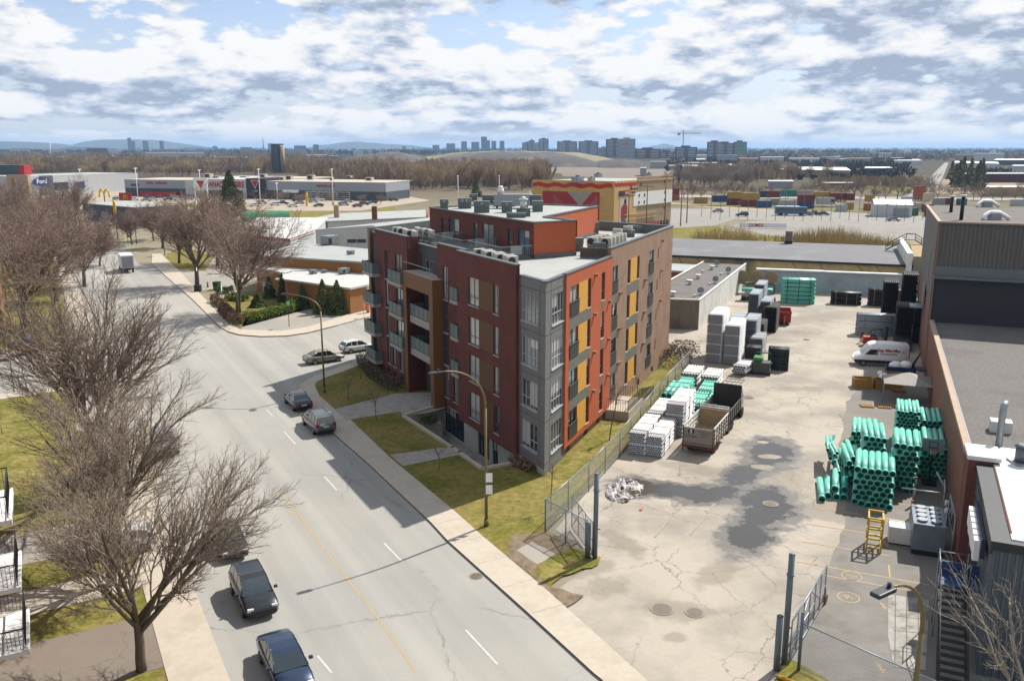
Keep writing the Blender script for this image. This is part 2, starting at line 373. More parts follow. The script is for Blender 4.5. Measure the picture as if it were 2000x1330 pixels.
def asphalt(name,c1,c2,crack=.5,c2scale=.12,crscale=.22,streak=None,cth=.012,cracks=.58,wet=(),damp=(),dry=()):
    """worn asphalt: mottled, with a web of fine tar-dark cracks and lengthwise wheel polish"""
    m = bpy.data.materials.new(name);m.use_nodes = True;nt = m.node_tree;N = nt.nodes.new;L = nt.links.new
    b = nt.nodes['Principled BSDF'];b.inputs['Roughness'].default_value = .88;b.inputs['Specular IOR Level'].default_value = .25
    tc = N('ShaderNodeTexCoord')
    def noise(sc,det=8,rough=.6,v=None,dist=0):
        n = N('ShaderNodeTexNoise');n.inputs['Scale'].default_value = sc;n.inputs['Detail'].default_value = det;n.inputs['Roughness'].default_value = rough;n.inputs['Distortion'].default_value = dist
        L(v or tc.outputs['Object'],n.inputs['Vector']);return n
    def mr(v,a,b_,c,d):
        r = N('ShaderNodeMapRange');L(v,r.inputs[0])
        for i,q in enumerate((a,b_,c,d)): r.inputs[i+1].default_value = q
        return r.outputs[0]
    def mix(f,a,b_,mode='MIX'):
        x = N('ShaderNodeMix');x.data_type = 'RGBA';x.blend_type = mode
        for s,q in ((0,f),(6,a),(7,b_)):
            if isinstance(q,tuple): x.inputs[s].default_value = (*q,1)
            elif isinstance(q,(int,float)): x.inputs[s].default_value = q
            else: L(q,x.inputs[s])
        return x.outputs[2]
    c = mix(mr(noise(c2scale,10,.6).outputs[0],.42,.62,0,1),H(c1),H(c2))
    c = mix(1,c,mr(noise(9,5,.7).outputs[0],.3,.7,.93,1.07),'MULTIPLY')
    if streak is not None:
        mp = N('ShaderNodeMapping');mp.inputs['Rotation'].default_value = (0,0,R(streak));L(tc.outputs['Object'],mp.inputs[0])
        mp2 = N('ShaderNodeMapping');mp2.inputs['Scale'].default_value = (.55,.012,1);L(mp.outputs[0],mp2.inputs[0])
        c = mix(1,c,mr(noise(1,4,.5,mp2.outputs[0]).outputs[0],.3,.7,.86,1.12),'MULTIPLY')
    if crack:
        nz = noise(.9,8,.65);ad = N('ShaderNodeVectorMath');ad.operation = 'MULTIPLY_ADD';L(nz.outputs['Color'],ad.inputs[0]);ad.inputs[1].default_value = (1.6,1.6,0);L(tc.outputs['Object'],ad.inputs[2])
        vo = N('ShaderNodeTexVoronoi');vo.feature = 'DISTANCE_TO_EDGE';vo.inputs['Scale'].default_value = crscale;L(ad.outputs[0],vo.inputs['Vector'])
        ck = mr(vo.outputs['Distance'],0,cth,1,0)
        msk = mr(noise(.09,5,.6).outputs[0],cracks-.08,cracks+.04,0,1)
        mu = N('ShaderNodeMath');mu.operation = 'MULTIPLY';L(ck,mu.inputs[0]);L(msk,mu.inputs[1])
        mu2 = N('ShaderNodeMath');mu2.operation = 'MULTIPLY';L(mu.outputs[0],mu2.inputs[0]);mu2.inputs[1].default_value = crack
        c = mix(mu2.outputs[0],c,H('4a443c'))
    if wet:
        def field(lst,amp,sc):
            cur = None
            for (x,y,rx,ry,az) in lst:
                q = G(x,y);mp = N('ShaderNodeMapping');mp.vector_type = 'TEXTURE';mp.inputs['Location'].default_value = (q.x,q.y,0);mp.inputs['Rotation'].default_value = (0,0,R(90-az));mp.inputs['Scale'].default_value = (rx,ry,1)
                L(tc.outputs['Object'],mp.inputs[0]);sp = N('ShaderNodeVectorMath');sp.operation = 'MULTIPLY';L(mp.outputs[0],sp.inputs[0]);sp.inputs[1].default_value = (1,1,0);ln = N('ShaderNodeVectorMath');ln.operation = 'LENGTH';L(sp.outputs[0],ln.inputs[0]);v = ln.outputs['Value']
                if cur is None: cur = v
                else: m_ = N('ShaderNodeMath');m_.operation = 'SMOOTH_MIN';L(cur,m_.inputs[0]);L(v,m_.inputs[1]);m_.inputs[2].default_value = .35;cur = m_.outputs[0]
            a_ = N('ShaderNodeMath');a_.operation = 'MULTIPLY_ADD';L(noise(sc,12,.66).outputs[0],a_.inputs[0]);a_.inputs[1].default_value = amp;L(cur,a_.inputs[2])
            s_ = N('ShaderNodeMath');s_.operation = 'SUBTRACT';L(a_.outputs[0],s_.inputs[0]);s_.inputs[1].default_value = amp*.5;return s_.outputs[0]
        fw = field(wet,1.75,.8);fd = field(damp,2.2,.8);fy = field(dry,.5,1.5)
        dm = mr(fd,.7,1.15,.55,0);c = mix(dm,c,H('8b8070'))
        keep = mr(fy,.9,1.05,0,1);w0 = mr(fw,1.0,1.32,1,0);mw = N('ShaderNodeMath');mw.operation = 'MULTIPLY';L(w0,mw.inputs[0]);L(keep,mw.inputs[1])
        c = mix(mw.outputs[0],c,H('746e66'));p0 = mr(fw,.62,.80,1,0);mp_ = N('ShaderNodeMath');mp_.operation = 'MULTIPLY';L(p0,mp_.inputs[0]);L(keep,mp_.inputs[1]);c = mix(mp_.outputs[0],c,H('4f4b47'))
        rg = N('ShaderNodeMath');rg.operation = 'MULTIPLY_ADD';L(mw.outputs[0],rg.inputs[0]);rg.inputs[1].default_value = -.45;rg.inputs[2].default_value = .88;rg2 = N('ShaderNodeMath');rg2.operation = 'MULTIPLY_ADD';L(mp_.outputs[0],rg2.inputs[0]);rg2.inputs[1].default_value = -.40;L(rg.outputs[0],rg2.inputs[2]);rg2.use_clamp = True;L(rg2.outputs[0],b.inputs['Roughness'])
        b.inputs['Specular IOR Level'].default_value = .6
    L(c,b.inputs['Base Color'])
    n2 = noise(40,3,.6);bp = N('ShaderNodeBump');bp.inputs['Strength'].default_value = .15;bp.inputs['Distance'].default_value = .02;L(n2.outputs[0],bp.inputs['Height']);L(bp.outputs[0],b.inputs['Normal'])
    return m
m_street = asphalt('street_asphalt','aeaca6','b9b4aa',.45,.05,.09,-29,.006,.56)
m_yard = asphalt('yard_asphalt','c0b5a5','a0978b',.75,.16,.3,None,.012,.50,
  wet=[(1310,958,4.2,1.6,98),(1395,965,3.2,1.7,60),(1455,925,3.6,1.6,35),(1505,885,4.2,2.3,20),(1500,985,4.0,2.3,10),(1462,1045,3.4,1.8,25),(1485,1012,2.6,1.5,25),(1240,950,2.0,1.9,0)],
  damp=[(1500,940,5.5,3.2,20),(1600,620,13,3,60),(1500,665,4,1.6,100),(1500,688,3,1.2,100),(1572,650,3,1.4,100),(1325,1193,2.2,1.2,100),(1320,1245,.7,.5,90),(1180,1148,1.6,1.1,60),(1215,1060,2.5,.9,150),(1350,915,1.3,3,30),(1150,1110,2,1,60),(1640,1000,2,5,15),(1430,700,2.5,4,20),(1560,760,3,1.2,90),(1400,1120,2.2,1,40)],
  dry=[(1503,892,1.0,.55,95),(1487,912,.9,.55,95),(1490,864,.5,.35,95)])
m_yard2 = asphalt('parking_asphalt','9b948a','8a857e',.5,.12,.25,None,.012,.6)
m_side = asphalt('lot_asphalt','aaa59c','b9b0a3',.3,.1)
m_grass = pm('lawn_grass','91834a',.95,var=.34,scale=2.2,col2='72742f',c2=(.45,.62),c2scale=.2,bump=.7,bscale=9,spec=.1)
m_grassg = pm('green_grass','7c7a38',.95,var=.4,scale=2.0,col2='968a50',c2=(.42,.56),c2scale=.35,bump=.7,bscale=9,spec=.1)
m_dirt = pm('bare_soil','8d7a63',.95,var=.25,scale=2.5,col2='6d5c48',c2scale=.8,bump=.6,bscale=12)
m_paver = pm('pavers','b3aba2',.85,var=.15,scale=5,col2='9c948c',c2scale=1.2,bump=.3,bscale=8)
m_yell = pm('road_yellow','c6aa76',.8,var=.15,scale=3)
m_lane = pm('road_white','d3d3ce',.8,var=.12,scale=3)
C0 = G(1063,932);S_ = dirv(AS);R_ = dirv(AR)
def fs(s,o=0.0):   # street facade point
    n = Vector((-S_.y,S_.x,0));p = C0+S_*s+n*o;return (p.x,p.y)
def fr(s,o=0.0):   # yard facade point
    n = Vector((R_.y,-R_.x,0));p = C0+R_*s+n*o;return (p.x,p.y)
TERR = [(-10.1,77.9),(-4.9,69.1),(-4.25,67.9),(-2.3,64.4),(.3,65.75),fs(4.9,-1.5),fs(21.2,-1.5)]
big = 42000
sheet('ground',[(-big,-400),(big,-400),(big,big),(-big,big)],ground_mat(),0,holes=[TERR])
# main street: straight run, az -29
def kr(t,off): d = dirv(-29);n = Vector((d.y,-d.x));p = Vector((-4.35,52.3))+Vector(d[:2])*t+n*off;return (p.x,p.y)
KW = 15.6
right_kerb = P((1215,1375),(1175,1330),(1160,1318),(1035,1203),(874,1058),(842,1023),(713,902),(667,862),(640,838),(600,797),(579,778),(576,766),(584,755),(615,735),(667,718),(715,699))
rs_near = right_kerb[-1]
isl = P((430,640),(445,648),(470,655),(510,658),(560,657),(600,651),(660,636),(712,622))
street = [kr(-45,-KW),kr(-45,3)] + [right_kerb[0]] + right_kerb[1:] + [(-14,108.7),(10,158),(-2,166),(-20,130.5)] + isl[::-1] + P((405,615),(375,585),(328,544),(296,515)) + [kr(156,-2),kr(205,-2),kr(205,-KW),kr(75,-KW),kr(71.5,-KW-1.5),kr(70,-KW-4)]
ul = P((135,672),(0,690));ll = P((0,771),(135,752))
far_l = Vector(ul[1])+(Vector(ul[1])-Vector(ul[0]))*12;far_l2 = Vector(ll[0])+(Vector(ll[0])-Vector(ll[1]))*14
street += [ul[0],ul[1],tuple(far_l),tuple(far_l2),ll[0],ll[1],kr(41,-KW-3.5),kr(37.5,-KW-.8),kr(35,-KW)]
sheet('street',street,m_street,.004)
# markings
mk = MB()
def seg(a,b,w,z=.009,m=0):
    a = Vector(a[:2]);b = Vector(b[:2]);d = (b-a).normalized();n = Vector((-d.y,d.x))*w/2
    mk.poly([(*(a-n),z),(*(b-n),z),(*(b+n),z),(*(a+n),z)],m)
for a,b in (((545,955),(600,1030)),((600,1030),(660,1107)),((660,1107),(735,1203)),((735,1203),(812,1312))): seg(G(*a),G(*b),.10,m=1)
for a,b in (((555,843),(577,867)),((633,930),(658,957)),((750,1060),(785,1096)),((910,1230),(972,1297)),((620,1280),(648,1313)),((520,800),(532,812))): seg(G(*a),G(*b),.12)
for k in range(14): seg(kr(64+k*9,-7.8),kr(64+k*9+3,-7.8),.12,m=1)
o = mk.build('road_markings',[m_lane,m_yell]);tag(o,kind='structure')
# right pavement (raised kerb slab)
inner = P((1300,1375),(1262,1330),(1160,1238),(1070,1157),(943,1050),(892,1004),(763,897),(683,820),(654,801),(624,775),(615,755),(618,748),(638,739),(669,728),(701,715))
pav = right_kerb[:-1] + [(-17.2,101.5),(3,141)] + [(5.5,140.5),(-15.2,100.8)] + inner[::-1]
sheet('pavement',pav,m_conc,.13,th=.13,side=m_kerb)
# dark gutter crack and joints of the pavement
gj = MB()
for i in range(11):
    a = Vector(right_kerb[3])+(Vector(right_kerb[7])-Vector(right_kerb[3]))*(i/10.0)
    n = Vector(dirv(61)[:2]);gj.poly([(*(a+n*.05),.134),(*(a+n*2.5),.134),(*(a+n*2.5+Vector((.02,.03))),.134),(*(a+n*.05+Vector((.02,.03))),.134)])
m_joint = pm('joint','6d665c',.9);o = gj.build('pavement_joints',m_joint);tag(o,kind='structure')
# yellow painted kerb at the corner
def kerb_paint(pts,nm):
    k = MB()
    for a,b in zip(pts,pts[1:]):
        a = Vector(a);b = Vector(b);d = (b-a).normalized();n = Vector((-d.y,d.x))*.004
        for sgn in (1,): k.poly([(*(a+n),.02),(*(b+n),.02),(*(b+n),.137),(*(a+n),.137)]);k.poly([(*(a+n),.137),(*(b+n),.137),(*(b-n*45),.137),(*(a-n*45),.137)])
    o = k.build(nm,m_yell);tag(o,kind='structure')
kerb_paint(right_kerb[10:13],'kerb_paint')
# lawn in front of the apartment building and strip to the fence, one sheet with the terrace cut out
lawn_r = inner[4:-3] + [inner[-2],inner[-1],(-15.2,100.8),(3,118),(20.6,112),P((1337,722))[0],(14.6,82.3),(8.9,67.3),(6.3,61.9),(2.2,52.9),(4.9,49.6),(2.4,46.1)] + [inner[3]]
sheet('lawn',lawn_r,m_grass,.11,holes=[TERR])
sheet('verge_grass',wobble(P((1075,1000),(1180,885),(1230,820),(1290,745),(1312,722),(1290,722),(1230,780),(1180,830),(1120,890),(1085,925)),.35,.9,3),m_grassg,.115)
sheet('corner_grass',wobble(P((1060,1095),(1110,1075),(1165,1085),(1168,1105),(1110,1125),(1050,1135)),.18,.5,5),m_grassg,.118)
sheet('bare_ground',wobble(P((1000,1050),(1065,1042),(1130,1060),(1105,1078),(1060,1095),(1040,1120),(1075,1150),(1140,1165),(1105,1190),(1070,1160),(990,1085)),.2,.6,6),m_dirt,.121)
sheet('old_slab',wobble(P((1010,1078),(1040,1060),(1085,1085),(1050,1105)),.1,.5,6),m_side,.126)
sheet('footpath',P((652,801.5),(677,823),(781,806),(791,815),(839,808),(905,790),(905,755),(839,768),(773,771)),m_paver,.135)
sheet('footpath',P((762,891),(787,913),(897,891),(880,877),(861,877)),m_paver,.135)
# yard
yard = P((1075,1162),(1165,1240),(1264,1331),(1302,1376)) + [(9.5,31),(14.5,30),(40,26),(70,100),(75,165),(36,175),(20,120),(20.4,97)] + [(14.7,82.3),(8.9,67.3),(6.4,61.9),(2.9,53.4),(5.2,49.8),(5.3,48.9),(3.9,47.2)]
sheet('yard',yard,m_yard,.03)
sheet('parking_bay',wobble([(22.6,52.6),(25,62),(28.2,70.5),(33.6,83),(38,90),(44,94),(48.5,92.5),(29,49.2),(21.2,28),(13,30),(13.9,38),(17,44),(19,47.8)],.25,1.3,8),m_yard2,.036)
sheet('tar_patch',wobble(P((1500,1330),(1550,1230),(1600,1130),(1640,1060),(1650,1000),(1690,1000),(1800,1000),(1810,1330)),.25,1.2,9),pm('tar_patch','8b867f',.85,var=.15,scale=.7,col2='7b766f',c2scale=.3),.040)
# water on the yard
m_wet = pm('wet_asphalt','5a5650',.28,var=.2,scale=1.5,col2='4b4843',c2scale=.5,spec=.6)
m_pud = pm('puddle_water','4c4b4a',.06,var=.15,scale=.6,spec=1.0)
m_damp = pm('damp_asphalt','97907f',.6,var=.15,scale=1.2,col2='877f70',c2scale=.6)
def blob(name,px,mat,z,amp,seg,seed):
    pts = wobble(P(*px),amp,seg,seed);pts = wobble(pts,amp*.45,seg*.4,seed+1);return sheet(name,pts,mat,z)
# tracked wet tyre marks
tm = MB()
for a,b,w in (((1330,985),(1275,1055),.16),((1395,985),(1345,1050),.16)):
    a = G(*a);b = G(*b);n = 14;rnd = random.Random(int(w*100));side = Vector((-(b-a).y,(b-a).x,0)).normalized()*w/2
    for i in range(n-1):
        if rnd.random() < .05: continue
        p = a.lerp(b,i/n);q = a.lerp(b,(i+1.01)/n);tm.poly([(p.x-side.x,p.y-side.y,.057),(q.x-side.x,q.y-side.y,.057),(q.x+side.x*rnd.uniform(.5,1.2),q.y+side.y,.057),(p.x+side.x,p.y+side.y,.057)])
tag(tm.build('tyre_marks',pm('tyre_mark','b0a594',.85,var=.1,scale=2)),kind='structure')
# parking lines and ground signs
mk = MB()
def c5(x,y): return G(1500+x/3.8,980+y/3.8)
def c8(x,y): return G(1600+x/5.783,780+y/5.783)
for a,b in (((290,45),(700,97)),((760,105),(1080,155)),((280,165),(910,262)),((240,295),(900,403)),((210,445),(360,472)),((350,470),(1200,620)),((420,548),(1290,705)),((920,10),(1060,30)),((895,470),(905,560))): seg(c5(*a),c5(*b),.1,.044)
for a,b in (((180,780),(50,768)),((50,768),(18,900)),((18,900),(80,908)),((170,305),(330,315)),((380,432),(300,420)),((90,645),(330,668)),((840,1000),(1400,1080))): seg(c8(*a),c8(*b),.1,.044)
def ring(c,r,w,z=.044,n=28):
    for i in range(n):
        a = 2*math.pi*i/n;b = 2*math.pi*(i+1)/n
        mk.poly([(c.x+r*math.cos(a),c.y+r*math.sin(a),z),(c.x+r*math.cos(b),c.y+r*math.sin(b),z),(c.x+(r-w)*math.cos(b),c.y+(r-w)*math.sin(b),z),(c.x+(r-w)*math.cos(a),c.y+(r-w)*math.sin(a),z)])
ring(c5(597,710),.62,.07);ring(c5(622,553),.6,.05)
seg(c5(580,545),c5(665,560),.08,.044);seg(c5(620,545),c5(622,562),.12,.044)
for cx,cy in ((870,312),(855,775),(835,1235),(878,140)):
    c = c5(cx,cy)
    for dy in (-.16,.16): ring(c+Vector((0,dy,0)),.13,.045,.044,12)
    seg(c+Vector((0,-.42,0)),c+Vector((0,.42,0)),.05,.0445);seg(c+Vector((-.15,-.4,0)),c+Vector((.15,-.4,0)),.05,.0445)
o = mk.build('parking_lines',m_yell);tag(o,kind='structure')
o = text('R',.75,m_yell,None,Matrix.Translation((c5(597,710).x,c5(597,710).y,.045)),'painted_letter',ext=.001);tag(o,kind='structure')
# manholes
def manhole(x,y,r,label,z=.05):
    p = G(x,y);o = empty('manhole_cover',(p.x,p.y,z),None,label,'manhole cover','manhole covers')
    m = MB();m.tube((0,0,-.01),(0,0,.006),r*1.25,k=28,sm=False);m.build('collar',m_damp,o)
    m = MB();m.tube((0,0,.006),(0,0,.02),r,k=28,sm=False)
    for i in range(-4,5): m.box(-r*.8*math.cos(i/5),r*.8*math.cos(i/5),i*r/5.2,i*r/5.2+.03,.02,.026)
    m.build('lid',pm('cast_iron','85796c',.6,.3,var=.25,scale=8),o);return o
manhole(1293,1190,.55,'larger round manhole cover at the yard entrance',.052);manhole(1357,1197,.45,'smaller round manhole cover right beside the larger one',.052)
manhole(1462,777,.5,'round manhole cover beside the empty dump truck');manhole(1505,985,.45,'round manhole cover below the big puddle',.055)
manhole(930,1125,.35,'rusty drain cover in the street near the kerb',.01);manhole(494,801,.35,'manhole cover in the street beside the parked blue sedan',.01)
manhole(1575,664,.4,'manhole cover far up the yard near the red bin',.046)
# far side of the right street: island lot with hedge
sheet('pavement',isl + [(-20,130.5),(-3,165)] + [(-6,166.5)] + [tuple(G(725,600))[:2]] + P((660,622),(600,640),(550,648),(470,645),(452,637),(435,622),(350,530),(315,497),(297,497),(296,515),(328,544),(375,585),(405,615)),m_conc,.12,th=.12,side=m_kerb)
kerb_paint([p for p in isl[1:7]][::1],'kerb_paint')
sheet('car_park',P((470,645),(550,648),(600,640),(660,622),(725,600),(740,560),(600,575),(480,620)),m_side,.05)
sheet('car_park',P((380,570),(450,560),(640,520),(600,480),(520,490),(395,500),(330,510)),m_side,.045)
sheet('lawn',P((442,622),(470,640),(600,605),(660,595),(640,565),(560,560),(455,575),(415,590)),m_grassg,.05)
sheet('lawn',P((318,505),(350,528),(400,530),(420,500),(350,480)),m_grass,.06)
# left side
sheet('pavement',[kr(-45,-KW),kr(35,-KW),kr(37.5,-KW-.8),kr(41,-KW-3.5),ll[1],ll[0],tuple(far_l2),tuple(far_l2+Vector((1,-2.2))),tuple(Vector(ll[0])+Vector((1,-2.2))),tuple(Vector(ll[1])+Vector((1.2,-2.2))),kr(36,-KW-4.5),kr(33,-KW-2.6),kr(-45,-KW-2.6)],m_conc,.12,th=.12,side=m_kerb)
kerb_paint([kr(18,-KW),kr(26,-KW),kr(33,-KW)][::-1],'kerb_paint')
sheet('lawn',[kr(-45,-KW-2.6),kr(33,-KW-2.6),kr(36,-KW-4.5),tuple(Vector(ll[1])+Vector((1.2,-2.2))),tuple(Vector(ll[0])+Vector((1,-2.2))),tuple(far_l2+Vector((1,-2.2))),(-120,30),(-40,10),(-10,10)],m_grassg,.08)
for a,b in (((0,1140),(300,1045)),((0,1020),(300,960))): pass
def lp(t,off): return kr(t,-KW-off)
sheet('driveway',[lp(-6.5,2.6),lp(-1,2.6),lp(-1,16),lp(-7,16)],asphalt('driveway_asphalt','95897d','8a7d70',.4),.095)
sheet('driveway',[lp(9,2.6),lp(14,2.6),lp(14,20),lp(9,20)],m_side,.095)
sheet('footpath',[lp(2.5,2.6),lp(5.5,2.6),lp(4.5,20),lp(1.5,20)],m_conc,.096)
sheet('footpath',[lp(-14,2.6),lp(-12.3,2.6),lp(-12.3,20),lp(-14,20)],m_conc,.096)
sheet('lawn',[kr(71.5,-KW-1.5),kr(75,-KW-3)] + [kr(205,-KW-3),(-150,215),(-140,140)] + [tuple(far_l),ul[1],ul[0]],m_grass,.05)
sheet('pavement',[kr(75,-KW),kr(205,-KW),kr(205,-KW-2.5),kr(74,-KW-2.5),(ul[0][0]-1,ul[0][1]+1.5),(ul[1][0]-1,ul[1][1]+1.5),tuple(far_l+Vector((-1,1.5))),tuple(far_l),ul[1],ul[0],kr(70,-KW-4),kr(71.5,-KW-1.5)],m_conc,.1,th=.1,side=m_kerb)
# ------------------------------------------------------------------ apartment building
m_brick = brickmat('dark_red_brick','783d32','6e372c','69372e',AS,.42,.16)
m_oran = pm('orange_red_panel','cf6738',.7,var=.06,scale=2)
m_brown = brickmat('brown_brick','ad8a70','a6836a','a07d65',AR,.42,.16)
m_bark = pm('brown_panel','8a5a30',.6,var=.10,scale=3,stretch=(1,1,4))
m_ppanel = pm('dark_brown_infill','6f4a22',.65,var=.12,scale=3,stretch=(1,1,5))
m_gpan = pm('grey_fibre_panel','868583',.7,var=.12,scale=1.2,stretch=(1,1,5))
m_char = pm('charcoal_panel','4d4d50',.7,var=.12,scale=1.5,stretch=(1,1,5))
m_ochre = pm('ochre_panel','f5b548',.6,var=.04,scale=2)
m_gband = pm('grey_band','7e7c70',.7,var=.06)
m_memb = pm('roof_membrane','b6b9b5',.8,var=.05,scale=.6,col2='a9ada9',c2scale=.25)
m_copg = pm('coping_metal','777f83',.4,.3,var=.08)
m_rail = pm('balcony_panel','75817f',.5,var=.06)
m_slab = pm('balcony_slab','b9b3a8',.8,var=.1,scale=4)
m_wf = pm('window_frame_grey','5f676b',.5)
m_wfl = pm('window_frame_light','c9cdcd',.5)
m_hvac = pm('ac_unit_white','d9d6cb',.55,var=.06,scale=6)
m_duct = pm('roof_duct_grey','69736f',.5,.1,var=.08)
ab = empty('apartment_building',(C0.x,C0.y,0),None,'five storey wedge shaped apartment building of dark red, orange and brown facing','apartment building')
A = frame_m((0,0,0),AS,1);B = frame_m((0,0,0),AR,-1)
rnd = random.Random(4)
ZH = [14.1,10.6,7.2,3.8];ZL = [11.72,8.25,4.85,1.45]
wins = []
def W_(T,s0,s1,z0,z1,y,kinds=(0,1),fm=None,**k): wins.append((T,s0,s1,z0,z1,y,kinds,fm or m_wf,k))
# street side, grey corner bay
gb = MB(A);hb = [];hr = []
for zt,zb in zip(ZH,ZL):
    hb.append((1.15,3.7,zb+.1,zt));W_(A,1.15,3.7,zb+.1,zt,-.12,(0,3,1,0,3),m_wfl,mull=(.25,.5,.75),trans=(.36,))
wall_holes(gb,0,4.1,-.2,15.25,hb,0,.14)
gb2 = MB(B)
for zt,zb in zip(ZH,ZL):
    hr.append((1.4,4.0,zb,zt));W_(B,1.4,4.0,zb,zt,-.12,(0,3,2,0),m_wfl,mull=(.25,.5,.75),trans=(.36,))
wall_holes(gb2,0,4.1,.1,15.25,hr,0,.14)
gb.build('corner_wall',m_gpan,ab);gb2.build('corner_wall',m_gpan,ab)
# panel joints on the corner bay, proud battens
j = MB(A)
for z in (1.0,4.4,7.8,11.2,14.5): j.box(0,4.1,.0,.012,z-.02,z+.02)
for s in (.85,3.9): j.box(s-.015,s+.015,.0,.010,-.2,15.2)
j.build('panel_joints',m_char,ab)
j = MB(B)
for z in (1.0,4.4,7.8,11.2,14.5): j.box(0,4.1,.0,.012,z-.02,z+.02)
j.box(1.1,1.13,0,.010,.1,15.2);j.build('panel_joints',m_char,ab)
# red brick section A (proud)
PA = .32;w = MB(A);hs = []
for zt,zb in zip(ZH,ZL):
    hs.append((10.7,12.75,zb-.08,zt));hs.append((7.0,7.95,zb-.08,zt))
    W_(A,10.7,12.75,zb-.08,zt,PA-.14,(2,3,2),None,mull=(.5,),trans=(.3,));W_(A,7.0,7.95,zb-.08,zt,PA-.14,(3,2,0),None,mull=(.4,),trans=(.3,))
wall_holes(w,4.1,15.1,.5,16.05,hs,0,.16,PA)
w.poly([(4.1,0,.5),(4.1,PA,.5),(4.1,PA,16.05),(4.1,0,16.05)]);w.poly([(15.1,-.5,.5),(15.1,PA,.5),(15.1,PA,16.05),(15.1,-.5,16.05)])
w.poly([(4.1,-.6,.5),(15.1,-.6,.5),(15.1,PA,.5),(4.1,PA,.5)])
# section B (set back)
PB = -.5;hs2 = []
for zt,zb in zip(ZH,ZL):
    if zt > 4: hs2.append((15.2,16.3,zb-.9,zt));W_(A,15.2,16.3,zb-.9,zt,PB-.14,(0,3),None,mull=(),trans=())
hs2.append((17.0,18.0,1.3,3.8));W_(A,17.0,18.0,1.3,3.8,PB-.14,(2,),None,mull=(.5,),trans=(.35,))
hs2.append((19.0,20.1,1.3,14.1)); 
wall_holes(w,15.1,21.4,.5,16.05,hs2,0,.16,PB)
for k in range(4): W_(A,19.0,20.1,1.3+k*3.2,1.3+(k+1)*3.2-(.0 if k < 3 else 0),PB-.14,(0,3,2),None,mull=(.5,),trans=(.5,))
# left brick section
hs3 = [(33.6,34.7,1.5,14.15)]
for k in range(4): W_(A,33.6,34.7,1.5+k*3.1625,1.5+(k+1)*3.1625,-.14,(0,3,2),None,mull=(.5,),trans=(.5,))
for zt,zb in zip(ZH,ZL):
    if zt > 4: hs3.append((29.5,31.5,zb-1.2,zt));W_(A,29.5,31.5,zb-1.2,zt,-.14,(0,3,2),None,mull=(.5,))
for a,b in ((31.9,33.0),(29.8,30.9)): hs3.append((a,b,1.5,3.9));W_(A,a,b,1.5,3.9,-.14,(2,3),None,mull=(.5,),trans=(.35,))
for a in (34.0,32.0,29.8): hs3.append((a,a+1.0,.35,.95));W_(A,a,a+1.0,.35,.95,-.14,(0,),None)
wall_holes(w,28.0,37.7,-.2,16.1,hs3,0,.16,0)
w.poly([(28.0,-1.4,0),(28.0,0,0),(28.0,0,16.1),(28.0,-1.4,16.1)]);w.poly([(21.4,-1.4,.5),(21.4,PB,.5),(21.4,PB,16.05),(21.4,-1.4,16.05)])
w.build('brick_wall',m_brick,ab)
# brown/ochre infill panels between windows
q = MB(A)
for zt,zb in zip(ZH,ZL):
    q.box(7.98,10.67,PA,PA+.02,zb-.05,zt)
    for k in range(1,4): pass
q.build('infill_panel',m_ppanel,ab)
# upper recessed charcoal wall above the portal
w = MB(A);hs4 = [(24.1,26.2,12.72,14.0),(27.0,27.5,12.7,14.6)]
wall_holes(w,21.4,28.0,12.5,15.35,hs4,0,.15,-1.2);W_(A,24.1,26.2,12.72,14.0,-1.33,(0,3),m_wfl,mull=(.5,));W_(A,27.0,27.5,12.7,14.6,-1.33,(0,),None)
# far left charcoal end with corner balconies
hs5 = []
for zt,zb in zip(ZH,ZL): hs5.append((38.1,39.6,zb-.9 if zt > 4 else zb,zt));W_(A,38.1,39.6,zb-.9 if zt > 4 else zb,zt,-.62,(2,0,3),m_wfl,mull=(.5,))
wall_holes(w,37.7,40.2,1.2,15.5,hs5,0,.15,-.5)
w.poly([(37.7,-.5,0),(37.7,0,0),(37.7,0,15.5),(37.7,-.5,15.5)])
w.build('charcoal_wall',m_char,ab)
w = MB(A);w.box(37.7,40.2,-2,-.5,-.2,1.2);w.build('base_wall',m_brick,ab)
# portal (brown frame) with three balconies and entrance
YP = .6;w = MB(A)
w.box(27.0,27.8,-1.25,YP,-.1,12.75);w.box(20.15,21.05,-.49,YP,-.1,12.75)
w.box(21.05,27.0,-.2,YP,11.2,12.75);w.build('portal_frame',m_bark,ab)
w = MB(A);w.box(27.8,28.0,-1.4,-.02,-.1,12.5);w.build('portal_side_wall',m_brick,ab)
w = MB(A)
hp = []
for zt,zb in zip(ZH[1:],(8.3,4.9)): hp.append((21.5,26.2,zb,zt));W_(A,21.5,26.2,zb,zt,-1.5,(0,3),m_wf,mull=(.33,.66))
hp.append((21.9,25.4,.15,2.9));W_(A,21.9,25.4,.15,2.9,-1.5,(0,),m_dark,mull=(.25,.5,.75),trans=(.75,))
wall_holes(w,21.05,27.0,-.1,12.5,hp,0,.15,-1.36);w.build('portal_back_wall',m_char,ab)
w = MB(A);w.box(21.051,21.08,-1.35,YP-.05,.15,11.2);w.box(26.97,26.999,-1.35,YP-.05,.15,11.2);w.build('portal_lining',pm('portal_red_lining','5e2418',.6,var=.1),ab)
